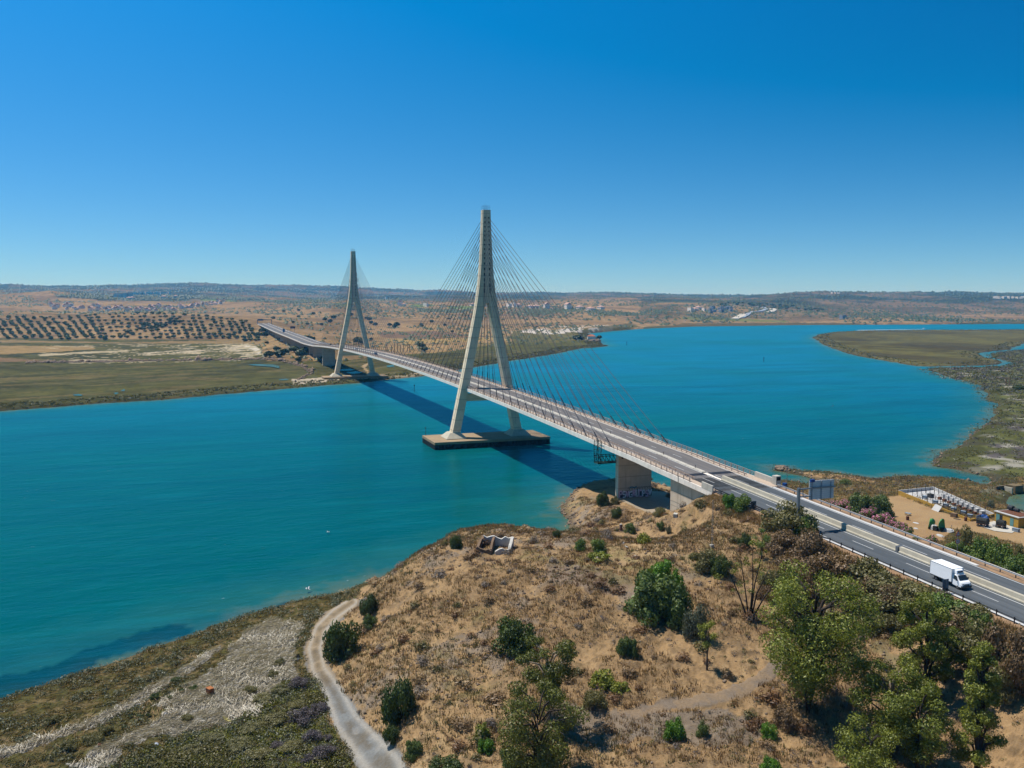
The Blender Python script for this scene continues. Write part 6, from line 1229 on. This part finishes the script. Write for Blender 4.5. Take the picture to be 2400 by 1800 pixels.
fr = empty('wooden_frame', G2(2362, 903), .3, 'dark wooden frame of posts standing on the right bank marsh', 'frame'); 
for x in (-1.2, 1.2): MB().box((x, 0, 2.2), (.7, .6, 5.2)).build('post', [M_WOOD], fr)
MB().box((0, 0, 4.9), (3.4, .6, .5)).build('lintel', [M_WOOD], fr)

# ============================================================ FAR BANK
A0 = np.array([669., 0., float(roadz(669))])
edge = [A0 + [0, 9, 0], dp(711, 804, 905.), dp(680, 791, 1015.), dp(644, 777, 1150.), dp(620, 766, 1290.), dp(602, 758, 1420.)]
edge = np.array(edge); cl = []
for i, p in enumerate(edge):
    t = edge[min(i + 1, 5)] - edge[max(i - 1, 0)]; t = t / np.linalg.norm(t[:2]); n = np.array([t[1], -t[0], 0]) if i else np.array([0, -1, 0]); cl.append(p + n * 9)
cl = np.array(cl); cl[0] = A0
ss_ = np.r_[0, np.cumsum(np.linalg.norm(np.diff(cl, axis=0), axis=1))]; S_ = np.linspace(0, ss_[-1], 60)
path_ = np.stack([np.interp(S_, ss_, cl[:, k]) for k in range(3)], 1)
for _ in range(6): path_[1:-1] = (path_[:-2] + path_[1:-1] * 2 + path_[2:]) / 4
tn = np.gradient(path_, axis=0); tn /= np.linalg.norm(tn[:, :2], axis=1)[:, None]; nm2 = np.c_[tn[:, 1], -tn[:, 0]]
def along(prof, idx=slice(None)): return [[(p[0] + n[0] * a, p[1] + n[1] * a, p[2] + b) for a, b in prof] for p, n in zip(path_[idx], nm2[idx])]
iv = int(np.argmin(np.abs(path_[:, 0] - edge[3][0])))
vi = empty('approach_viaduct', path_[0], 0, 'curved concrete approach viaduct on many piers leading from the far bridge end to the hills', 'viaduct')
def vpart(mb, nm, mats, par=None): mb.v = [tuple(np.array(p) - path_[0]) for p in mb.v]; return mb.build(nm, mats, par or vi)
vpart(MB().loft(along([(-9, 0), (-9, -1.3), (-5.5, -2.3), (5.5, -2.3), (9, -1.3), (9, 0)])), 'deck', [M_DECK])
vpart(MB().loft(along([(-8.0, .06), (-.5, .06), (-.5, .03), (-8.0, .03)])), 'roadway', [M_ASPB]); vpart(MB().loft(along([(.5, .06), (8.0, .06), (8.0, .03), (.5, .03)])), 'roadway', [M_ASPB]); vpart(MB().loft(along([(-.45, .3), (.45, .3), (.45, .03), (-.45, .03)])), 'median_strip', [M_WHITE])
for a in (-8.7, 8.7): vpart(MB().loft(along([(a - .1, 0), (a - .1, .9), (a + .1, .9), (a + .1, 0)])), 'parapet', [M_STEEL])
for i in range(3, 60, 3):
    p = path_[i]; g = float(surf(p[0], p[1])); h = p[2] - 2.2
    if h - g > 1.2:
        a = math.atan2(nm2[i][1], nm2[i][0]); vpart(MB().box((p[0], p[1], (g - 1 + h) / 2), (10, 1.3, h - g + 1), a), 'pier', [M_WALL])
# embankment under the road where the hill is close below it is left to the terrain; gantry and boards
def at_path(i, off, dz=0): return np.array([path_[i][0] + nm2[i][0] * off, path_[i][1] + nm2[i][1] * off, path_[i][2] + dz])
gb = empty('blue_sign_gantry', path_[57], math.atan2(nm2[57][1], nm2[57][0]), 'long blue portal gantry over the far end of the approach road', 'sign gantry'); M_BG = paint('blue_gantry_paint', alb(46,112,160), .5)
for x in (-9.5, 12): MB().box((x, 0, 2.8), (.8, .8, 6.2)).build('post', [M_BG], gb)
MB().box((1.2, 0, 6.3), (23, 1.0, 1.1)).build('beam', [M_BG], gb); MB().box((-5, -.8, 6.4), (8, .2, 2.6)).build('sign_panel', [M_BG], gb)
p = dp(665, 772, 1130.); g = empty('blue_board', (p[0], p[1], p[2] - 3), .4, 'tall blue information board on the inner side of the far approach curve', 'sign board'); MB().box((0, 0, 1), (.3, 3.0, 5.4)).build('board', [paint('board_blue', alb(58,132,190), .5)], g); MB().box((.4, 0, 1.5), (.3, .4, 9)).build('post', [M_STEEL], g)
p = dp(686, 766, 1180.); g = empty('brown_board', (p[0], p[1], p[2] - 2), .4, 'wide purple brown board standing right of the blue board on the far bank', 'sign board'); MB().box((0, 0, 1.2), (.3, 7.0, 2.8)).build('board', [paint('board_purple', alb(104,66,100), .6)], g)
for y_ in (-2.5, 2.5): MB().box((.3, y_, -3), (.3, .3, 8)).build('post', [M_STEEL], g)
# olive groves, bushes, houses
M_OLV = leaf_mat('olive_tree_leaves', alb(62,78,42), alb(100,110,66), .15, 2.0); M_FBUSH = leaf_mat('far_bush_leaves', alb(52,68,36), alb(90,102,54), .15, 1.3)
def far_tree_mesh(seed, mat, n=260, size=.2, trunk=True):
    rng = np.random.default_rng(seed); lob = [((0, 0, .62), (.42, .42, .32)), ((.3, .1, .55), (.26, .26, .24)), ((-.28, .18, .6), (.27, .25, .24)), ((.02, -.3, .56), (.26, .28, .24))]
    P, D = lobes_points(lob, n, rng, .3); V, F, v = leaves(P, D, size, rng, .7)
    if trunk:
        a = .05; V = np.r_[V, [(-a, 0, -.1), (a, 0, -.1), (a, 0, .5), (-a, 0, .5), (0, -a, -.1), (0, a, -.1), (0, a, .5), (0, -a, .5)]]; F = np.r_[F, [[4 * n, 4 * n + 1, 4 * n + 2, 4 * n + 3], [4 * n + 4, 4 * n + 5, 4 * n + 6, 4 * n + 7]]]; v = np.r_[v, np.zeros(8)]
    me = np_mesh('olive_tree', V, F, [mat]); set_f(me, v, 'v'); return me
OT = [far_tree_mesh(500 + i, M_OLV) for i in range(4)]; FB = [far_tree_mesh(520 + i, M_FBUSH, 260, .2) for i in range(3)]
def fput(name, me, p, s, label, cat, group, h=1.0):
    o = link(name, me, None, p); o.scale = (s, s, s * h); o.rotation_euler = (0, 0, (p[0] * 7.3) % 6.28); return tag(o, label, cat, group)
cnt = 0; rg = random.Random(9); REST = []; MORE = {'olive trees planted in rows': (1, 3), 'olive trees on the grove hill': (2,)}
def grove(us_, vtop, vbot, nu, nv, skew, keep, lab, grp):
    global cnt
    for i in range(nu):
        for j in range(nv):
            u = us_[0] + (us_[1] - us_[0]) * (i + .5) / nu; t = (j + rg.uniform(-.15, .15)) / (nv - 1); t = max(0, min(1, t)); u2 = u + skew * (t - .5) + rg.uniform(-3, 3)
            v = np.interp(u2, *vtop) * (1 - t) + np.interp(u2, *vbot) * t
            if rg.random() > keep: continue
            p = hitfar(u2, v)
            if p is None or p[2] < 1.6: continue
            p[2] = float(surf(p[0], p[1])) - .2; cnt += 1
            if (i * 7 + j * 3) % 5 in MORE[grp]: REST.append(p); continue
            fput('olive_tree', OT[cnt % 4], p, rg.uniform(4.6, 7.2), lab, 'olive tree', grp, rg.uniform(.62, .85))
grove((-10, 235), ([-50, 0, 100, 230], [748, 747, 745, 742]), ([-50, 0, 230], [797, 799, 802]), 12, 15, 46, .94, 'olive tree in a straight row on the grove slope across the river', 'olive trees planted in rows')
grove((215, 600), ([200, 300, 400, 480, 560, 620], [741, 736, 737, 743, 752, 764]), ([200, 400, 620], [800, 802, 799]), 24, 9, 26, .93, 'olive tree scattered on the rounded grove hill across the river', 'olive trees on the grove hill')
rngo = np.random.default_rng(31); Vs = []; Fs = []; vs = []; nb_ = 0
for p in REST:
    P, D = lobes_points([((0, 0, .62), (.5, .5, .34)), ((.3, .1, .55), (.26, .26, .24)), ((-.28, .18, .6), (.27, .25, .24))], 110, rngo, .3); V, F, v = leaves(P, D, .26, rngo, .7); s_ = rngo.uniform(4.6, 7.0); Vs.append(V * np.array([s_, s_, s_ * .75]) + p); Fs.append(F + nb_); vs.append(v); nb_ += len(V)
if REST: meo = np_mesh('grove_trees', np.concatenate(Vs), np.concatenate(Fs), [M_OLV]); set_f(meo, np.concatenate(vs), 'v'); tag(link('grove_trees', meo), kind='stuff')
for i in range(34):
    u = 290 + 150 * rg.random(); v = np.interp(u, [290, 330, 400, 440], [790, 770, 757, 756]) + rg.uniform(-7, 7); p = hitfar(u, v)
    if p is not None: p[2] = float(surf(p[0], p[1])) - .2; fput('bush', FB[i % 3], p, rg.uniform(5, 8.5), 'dark bush in the gully crossing the olive grove', 'bush', 'dark bushes in the grove gully', .7)
for i, (u, v, s) in enumerate([(632,838,9),(655,838,10),(648,822,7),(668,830,8),(690,826,9),(705,838,11),(714,826,8),(735,828,8),(722,806,14),(742,820,7),(700,848,6),(620,790,10),(614,780,9),(604,788,8),(626,806,5),(760,848,8),(770,846,7),(600,800,6),(840,806,12),(852,808,11)]):
    p = hitfar(u, v); p[2] = float(surf(p[0], p[1])) - .3; fput('bush', FB[i % 3], p, s, 'green bush on the far bank beside the bridge end embankment', 'bush', 'bushes around the far bridge end', .75)
for i, (u, v, s) in enumerate([(930,766,16),(924,770,12),(913,765,12),(762,752,12),(774,757,13),(782,748,14),(754,763,9),(687,758,8),(987,763,9),(989,766,9),(1012,757,12),(1042,764,9),(866,752,13),(870,760,12),(858,748,10),(880,764,12),(870,798,7),(990,815,9),(995,824,10),(984,813,9),(1060,780,8),(720,762,9),(640,748,9),(1258,768,6),(1052,749,8),(1357,793,9),(700,730,12),(665,732,12),(735,738,11),(824,740,12),(700,745,10),(1455,790,0.1)]):
    p = hitfar(u, v)
    if p is not None and s > 1: p[2] = float(surf(p[0], p[1])) - .3; fput('lone_tree', FB[i % 3], p, s * .72, 'lone dark tree on the dry fields beyond the bridge', 'tree', 'lone trees on the dry fields', .85)
# uncountable scrub of the far hills
def far_scrub(name, mask, n, r, mat, seed, sizef):
    rng = np.random.default_rng(seed); ii = np.nonzero(mask.ravel())[0]; w_ = (DD.ravel()[ii]) ** 2 / np.maximum(DD.ravel()[ii], 1) ** 1.2; k = rng.choice(ii, n, p=w_ / w_.sum()); P = np.stack([GX.ravel()[k], GY.ravel()[k], GZ.ravel()[k]], -1); P[:, :2] += rng.normal(size=(n, 2)) * 6
    B = np.array([(1,0,.1),(.3,.95,.1),(-.8,.6,.1),(-.8,-.6,.1),(.3,-.95,.1),(0,0,.9),(.5,.2,.7),(-.4,.3,.75)]); Fb = np.array([(0,1,6),(1,7,6),(1,2,7),(2,3,7),(3,4,5),(4,0,6),(6,7,5),(5,7,3),(4,6,5)])
    s = r * rng.uniform(.5, 1.5, n) * sizef(DD.ravel()[k]); V = B[None] * rng.uniform(.7, 1.3, (n, 8, 3)) * s[:, None, None] + P[:, None]; F = (Fb[None] + 8 * np.arange(n)[:, None, None]).reshape(-1, 3)
    me = np_mesh(name, V.reshape(-1, 3), F, [mat]); set_f(me, np.repeat(rng.uniform(0, 1, n), 8), 'v'); return tag(link(name, me), kind='stuff')
inv = (U2 > -100) & (U2 < 2500) & (reg == 2) & (GZ > 2.2)
dens = fbm(GX / 240, GY / 240, 601, 4)
grove_zone = ipx([(-100,742),(620,735),(640,770),(600,806),(-100,806)])
far_scrub('far_scrub', inv & (DD < 3300) & (dens > .46) & ~grove_zone, 3600, 3.6, M_FBUSH, 602, lambda D: np.clip(D / 1900, .6, 1.3))
far_scrub('hill_scrub', inv & (DD > 2500) & (DD < 9500) & ((dens > .42) | (hillm > .5)), 22000, 5.0, M_FBUSH, 603, lambda D: np.clip(D / 4500, .6, 1.5))
forest = np.zeros(GX.shape, bool)
for pl in ([(130,690),(300,687),(420,693),(620,700),(660,708),(460,700),(420,704),(240,702),(140,696)],[(640,706),(770,702),(760,709),(650,712)],[(970,722),(1060,727),(1110,727),(1060,734),(979,730)],[(1380,730),(1510,735),(1500,740),(1400,737)],[(1500,728),(1560,726),(1560,738),(1500,739)],[(1600,735),(1690,742),(1720,750),(1640,748)],[(1370,728),(1300,735),(1260,742),(1200,738),(1240,725)]): forest |= ipx(pl, (f2 - .5) * 30, (f4 - .5) * 4)
far_scrub('far_wood', inv & forest & (DD < 6000), 4200, 5.0, M_FBUSH, 604, lambda D: np.clip(D / 3500, .7, 1.6))
M_HW = paint('house_whitewash', (.8, .72, .62), .9, 0, .1, .05); M_HR = paint('house_roof', alb(228,186,166), .9, 0, .2, .05); M_HB = paint('house_bluegrey', alb(176,186,202), .8, 0, .15, .05); M_HD = paint('house_window', (.05, .055, .07), .4)
def house_mesh(w_, d, h, roof, mw, seed):
    rg_ = random.Random(seed); mb = MB().box((0, 0, h / 2 - 1), (w_, d, h + 2), 0, 0)
    if roof == 'gable': mb.add([(-w_ / 2 - .3, -d / 2 - .3, h), (w_ / 2 + .3, -d / 2 - .3, h), (w_ / 2 + .3, d / 2 + .3, h), (-w_ / 2 - .3, d / 2 + .3, h), (-w_ / 2 - .3, 0, h + d * .36), (w_ / 2 + .3, 0, h + d * .36)], [(0, 1, 5, 4), (2, 3, 4, 5), (0, 4, 3), (1, 2, 5), (3, 2, 1, 0)], 1)
    elif roof == 'hip': mb.add([(-w_ / 2 - .4, -d / 2 - .4, h), (w_ / 2 + .4, -d / 2 - .4, h), (w_ / 2 + .4, d / 2 + .4, h), (-w_ / 2 - .4, d / 2 + .4, h), (-w_ * .15, 0, h + d * .26), (w_ * .15, 0, h + d * .26)], [(0, 1, 5, 4), (2, 3, 4, 5), (0, 4, 3), (1, 2, 5), (3, 2, 1, 0)], 1)
    else: mb.box((0, 0, h + 1.12), (w_ + .2, d + .2, .22), 0, 0)
    n = max(2, int(w_ / 3.2))
    for i in range(n):
        for z in ([h * .5] if h < 4.5 else [h * .3, h * .72]):
            for s in (-1, 1): mb.box((-w_ / 2 + (i + .5) * w_ / n, s * (d / 2 + .01), z), (1.1, .08, 1.4), 0, 2)
    return mb.mesh('house', [mw, M_HR, M_HD])
HM = [house_mesh(11, 8, 4, 'gable', M_HW, 1), house_mesh(9, 8, 6.4, 'gable', M_HW, 2), house_mesh(16, 5, 6.4, 'flat', M_HW, 3), house_mesh(12, 9, 3.6, 'hip', M_HW, 4), house_mesh(10, 9, 6, 'flat', M_HB, 5)]
def house(u, v, k, label, group=None, s=1.0, rz=None, name='house'):
    p = hitfar(u, v)
    if p is None: return
    o = link(name, HM[k], None, (p[0], p[1], float(surf(p[0], p[1])))); o.scale = (s, s, s); o.rotation_euler = (0, 0, rz if rz is not None else rg.uniform(-.35, .3)); return tag(o, label, 'house', group)
for i in range(96):
    u = 108 + 420 * rg.random(); c = np.interp(u, [108, 140, 200, 260, 340, 400, 440, 480, 530], [720, 719, 722, 727, 726, 723, 720, 714, 708]); v = c + rg.uniform(-6, 6) * (1.0 if u < 420 else .5)
    house(u, v, [0, 1, 3, 0, 1, 2, 0][i % 7], 'small white house with terracotta roof in the village left of the far pylon', 'houses of the white village', rg.uniform(1.0, 1.5))
for i in range(22): house(272 + 124 * i / 21, np.interp(i, [0, 10, 21], [697, 692, 692]) + rg.uniform(-.8, .8), 2, 'white block of the holiday resort on the dark wooded ridge', 'white resort blocks on the ridge', 2.5)
for u, v, k in [(302,702,3),(310,701,3),(384,698,3),(412,697,3)]: house(u, v, k, 'sandy villa below the white resort on the ridge', 'villas below the resort', 2.0)
for u, v, k, s, lab in [(938,716,1,1.8,'white house cluster on the dry ridge left of the near pylon, left one'),(946,717,3,1.6,'white house cluster on the dry ridge left of the near pylon, right one'),(905,702,2,2.0,'white industrial shed on the plain beyond the far pylon'),(998,718,2,1.4,'white villa near the green fairway left of the near pylon'),(1108,717,3,1.8,'pink villa just left of the near pylon'),(1140,718,3,1.8,'pink villa between the legs of the near pylon'),
    (1193,720,2,1.8,'pink terrace right of the near pylon, first block'),(1203,719,2,1.8,'pink terrace right of the near pylon, second block'),(1215,718,3,1.8,'pink terrace right of the near pylon, third block'),(1243,722,3,1.8,'villa pair behind the cables, left one'),(1256,722,3,1.9,'villa pair behind the cables, right one'),(1281,723,1,2.0,'tall villa behind the outer cables'),(1331,724,1,2.2,'villa with a turret roof on the ridge'),(1358,724,3,1.9,'hipped villa right of the turret villa'),(1384,728,3,2.0,'lowest hipped villa on the ridge'),(1408,724,3,1.8,'tan villa at the end of the ridge row')]: house(u, v, k, lab, 'villas along the ridge', s)
for u, v, k, s, lab in [(1618,730,2,1.8,'white house in the hill hamlet, first from left'),(1627,728,3,1.8,'white house in the hill hamlet, second from left'),(1637,724,3,1.7,'sandy house in the hill hamlet'),(1650,729,2,1.4,'white house beside the hill hamlet')]: house(u, v, k, lab, 'houses of the hill hamlet', s)
for i in range(16): house(1662 + rg.random() * 52, 722 + rg.random() * 14, 4, 'blue grey new house on the far hillside above the creek', 'new houses on the far hillside', 1.15)
house(1975, 747, 4, 'lone grey farmhouse on the low brown hills across the river', None, 1.6)
for i in range(26): house(2330 + 80 * rg.random(), 699 + rg.uniform(-.8, .8), 2, 'tiny white building on the skyline plain at the right', 'white buildings on the right skyline', 1.3)
for u in (1958, 1950, 1965): house(u, 688.5, 2, 'tiny hilltop building on the right skyline', 'hilltop buildings', 1.1)
# new hillside road with its wall
def ribbon(pts, w_, mat, name, dz=.6):
    P = [hitfar(*q) for q in pts]; P = np.array([p for p in P if p is not None]); d = np.gradient(P, axis=0); d /= np.linalg.norm(d[:, :2], axis=1)[:, None]; mb = MB(); R_ = []
    for p, t in zip(P, d): R_.append([(p[0] + t[1] * w_ / 2, p[1] - t[0] * w_ / 2, float(surf(p[0], p[1])) + dz + 2), (p[0] - t[1] * w_ / 2, p[1] + t[0] * w_ / 2, float(surf(p[0], p[1])) + dz + 2), (p[0] - t[1] * w_ / 2, p[1] + t[0] * w_ / 2, float(surf(p[0], p[1])) - 8), (p[0] + t[1] * w_ / 2, p[1] - t[0] * w_ / 2, float(surf(p[0], p[1])) - 8)])
    mb.loft(R_); return mb.build(name, [mat])
tag(ribbon([(1722,748.5),(1730,745),(1738,741),(1742,737.5)], 22, M_WHITE, 'road'), kind='structure'); tag(ribbon([(1796,733),(1806,732),(1813,728),(1812,725.5),(1806,724)], 20, M_WHITE, 'road'), kind='structure')
tag(ribbon([(1738,746),(1748,741),(1756,735),(1764,732),(1780,731),(1794,727),(1796,724),(1788,721),(1774,720)], 14, M_HB, 'retaining_wall'), 'long blue grey retaining wall curving along the far hillside road', 'wall')
for i in range(60):
    u = 1690 + 240 * rg.random(); v = np.interp(u, [1690, 1760, 1830, 1930], [715, 714, 720, 727]) + rg.uniform(-4, 5); p = hitfar(u, v)
    if p is not None: p[2] = float(surf(p[0], p[1])) - .3; fput('orchard_tree', OT[i % 4], p, rg.uniform(9, 12), 'orchard tree in the terraced rows on the far hillside', 'tree', 'orchard trees on the far hillside', .7)
# house on the point
# pools on the far marsh and stones along the old dike
for poly in ([(579,855),(600,853),(640,854),(656,858),(654,863),(640,860),(600,857)],[(170,925),(185,923.5),(194,925.5),(190,928),(175,927)],[(267,921),(274,919),(278,922),(270,924)],[(284,914),(292,912),(293,916),(286,917)],[(653,889),(668,887.5),(679,888),(672,891),(656,891)],[(796,866),(820,864),(832,867),(815,869),(798,869)],[(812,872),(836,870),(850,873),(830,876),(815,875)],[(905,857),(922,854),(924,859),(908,861)]):
    mbx = MB(); P_ = [gp(a, b, 1.0) for a, b in poly]; zz = max(float(surf(p[0], p[1])) for p in P_) + .12; P_ = [gp(a, b, zz) for a, b in poly]; mbx.add(P_, [tuple(range(len(P_)))]); tag(mbx.build('water', [bpy.data.materials['river_water']]), kind='structure')
dk = np.zeros(GX.shape, bool)
for pl in ([(600,838),(664,842),(712,856),(734,868),(728,876),(704,860),(660,848),(600,842)],[(730,870),(736,874),(716,886),(690,894),(684,892),(712,882)],[(60,848),(620,840),(620,843),(60,852)]): dk |= ipx(pl)
rubble('dike_stones', dk & (reg == 2), 1300, 1.0, 440, (0, 800), (800, 900)); clumps('shore_scrub', (reg == 2) & (sd < 26) & (sd > 1) & (U2 < 1430), 2200, 10, 1.5, .6, 'marsh', 441, (0, 1430), (780, 1000), .5); clumps('marsh_scrub', (reg == 3) & (sd < 22) & (sd > 1), 900, 9, 1.6, .7, 'marsh', 442, (1880, 2420), (760, 870), .5)
ph = gp(1389, 801, 1.0); kh = depth(ph) / FPX
mo = MB(); rng = np.random.default_rng(15); R_ = []
for i, (f, z) in enumerate(((1.0, -2), (.98, 1.2), (.92, 3.0), (.84, 4.6), (.6, 5.2), (.02, 5.4))): R_.append([(ph[0] + 15 * f * math.cos(6.283 * k / 22) * rng.uniform(.93, 1.07), ph[1] + 12 * f * math.sin(6.283 * k / 22) * rng.uniform(.93, 1.07), z) for k in range(22)])
mo.loft(R_); tag(mo.build('rock_mound', [M_ROCK]), 'round rocky mound carrying the orange roofed house on the river point', 'rock')
hp = empty('point_house', (ph[0] - 2, ph[1] + 3, 5.3), YAW + math.pi / 2, 'white house with arches and an orange hipped roof on the river point', 'house')
MB().box((0, 0, 1.8), (11, 9, 4.2)).build('wall', [M_HW], hp); MB().add([(-6, -5, 3.9), (6, -5, 3.9), (6, 5, 3.9), (-6, 5, 3.9), (-2, 0, 6.4), (2, 0, 6.4)], [(0, 1, 5, 4), (2, 3, 4, 5), (0, 4, 3), (1, 2, 5), (3, 2, 1, 0)]).build('roof', [M_ROOFR], hp)
for i in range(4): MB().box((-3.9 + 2.6 * i, -4.52, 1.5), (1.3, .12, 2.6)).build('arch_opening', [M_HD], hp); MB().box((-5.52, -2.4 + 1.8 * (i % 3), 1.5), (.12, 1.0, 2.2)).build('arch_opening', [M_HD], hp) if i < 3 else None
fput('bush', FB[0], (ph[0] + 3, ph[1] + 22, 1.5), 14, 'dark bush left of the house on the river point', 'bush', None, .7); fput('bush', FB[1], (ph[0] - 4, ph[1] - 9, 4.6), 7, 'dark bush right of the house on the river point', 'bush', None, .8)
# fishing stakes by the far bank
for i in range(9):
    u = 902 + i * 7.5 + rg.uniform(-2, 2); v = 828 - i * .6; p = hitfar(u, v); o = MB().tube([(0, 0, -.5), (rg.uniform(-3.5, -2.0), rg.uniform(-1, 1), rg.uniform(8, 11))], .35, 5).build('leaning_pole', [M_WOOD]); o.location = (p[0], p[1], float(surf(p[0], p[1]))); tag(o, 'pale leaning pole in the row behind the bridge on the far bank', 'pole', 'leaning poles on the far bank')
# things on and over the water
for u, v, h, lab in [(971,918,4.2,'dark navigation post in the river left of the near pylon'),(1469,809,4.5,'thin dark post in the river beyond the house point'),(1790,848,4.0,'thin dark post far out in the river bend')]:
    p = gp(u, v, 0); o = empty('navigation_post', p, 0, lab, 'post'); MB().tube([(0, 0, -2), (0, 0, h)], .18 * depth(p) / 600, 6).build('pile', [M_POST], o); MB().box((0, 0, h), (.6, .6, .8)).build('topmark', [M_BLK], o)
pb = gp(2166, 771, 0); bo = empty('motor_boat', pb, -2.2, 'small white motor boat speeding past the marsh island with a long wake', 'boat')
MB().loft([[(-3.2, -1.1, .1), (-3.2, 1.1, .1), (-3.2, 1.2, 1.2), (-3.2, -1.2, 1.2)], [(1, -1.1, .1), (1, 1.1, .1), (1, 1.3, 1.3), (1, -1.3, 1.3)], [(3.6, -.1, .5), (3.6, .1, .5), (3.6, .15, 1.5), (3.6, -.15, 1.5)]]).build('hull', [M_VW], bo); MB().box((-.4, 0, 1.8), (2.2, 1.7, 1.2), 0, 0, .8).build('cabin', [M_VW], bo)
wk0 = gp(2166, 771.4, .05); wk1 = gp(2010, 774.0, .05); d = (wk1 - wk0)[:2]; d /= np.linalg.norm(d); n = np.array([-d[1], d[0]]); M_FOAM = paint('foam', (.8, .82, .83), .8)
mb = MB().add([(*(wk0[:2] - n * 1.5), .05), (*(wk0[:2] + n * 1.5), .05), (*(wk1[:2] + n * 4), .05), (*(wk1[:2] - n * 4), .05)], [(0, 1, 2, 3)]); tag(mb.build('wake', [M_FOAM]), kind='structure')
def bird(name, pos, span, col, label, rz, flap=.25):
    o = empty(name, pos, rz, label, 'bird'); M_ = paint('plumage', col, .8)
    mb = MB(); s = span; mb.loft([[(x, r * math.cos(6.283 * k / 8), r * math.sin(6.283 * k / 8)) for k in range(8)] for x, r in ((-.36 * s, .015 * s), (-.2 * s, .05 * s), (0, .075 * s), (.14 * s, .06 * s), (.2 * s, .04 * s), (.26 * s, .045 * s), (.3 * s, .025 * s), (.35 * s, .008 * s))])
    for q in (1, -1): mb.loft([[(.1 * s, q * .03 * s, .02 * s), (-.1 * s, q * .03 * s, .02 * s), (-.1 * s, q * .03 * s, .04 * s), (.1 * s, q * .03 * s, .04 * s)], [(.12 * s, q * .25 * s, flap * .3 * s), (-.06 * s, q * .25 * s, flap * .3 * s), (-.06 * s, q * .25 * s, flap * .3 * s + .015 * s), (.12 * s, q * .25 * s, flap * .3 * s + .015 * s)], [(-.02 * s, q * .5 * s, flap * .2 * s), (-.06 * s, q * .5 * s, flap * .2 * s), (-.06 * s, q * .5 * s, flap * .2 * s + .008 * s), (-.02 * s, q * .5 * s, flap * .2 * s + .008 * s)]])
    mb.build('body', [M_], o); return o
bird('seagull', gp(722, 1381, .6), 1.6, alb(240,240,240), 'white seagull low over the water near the dirt road bend', .8, .9); bird('seagull', gp(769, 1247, .5), 1.3, alb(240,240,240), 'white seagull on the river off the hill', 2.0, .5)
o = bird('cormorant', dp(1953, 951, 230.), 1.35, (.015, .015, .017), 'black bird flying low over the wide river at the right', 2.6, .9); o.rotation_euler = (1.2, .2, 2.4)
bird('distant_bird', dp(468, 332, 260.), .55, (.03, .03, .03), 'tiny dark bird high in the blue sky at the left', 1.0)
# ============================================================ AIR
hz = MB().box((9000, -3000, 141), (52000, 64000, 292)); ho = hz.build('haze', []); tag(ho, kind='stuff'); ho.location = (0, 0, 0)
m = NT('haze_air'); v = m.n.new('ShaderNodeVolumePrincipled'); v.inputs['Color'].default_value = (.09, .5, 1.0, 1); v.inputs['Absorption Color'].default_value = (1, 1, 1, 1); v.inputs['Density'].default_value = 7.5e-5; v.inputs['Anisotropy'].default_value = .1; m.l(v.outputs[0], m.out.inputs['Volume'])
ho.data.materials.append(m.mat)
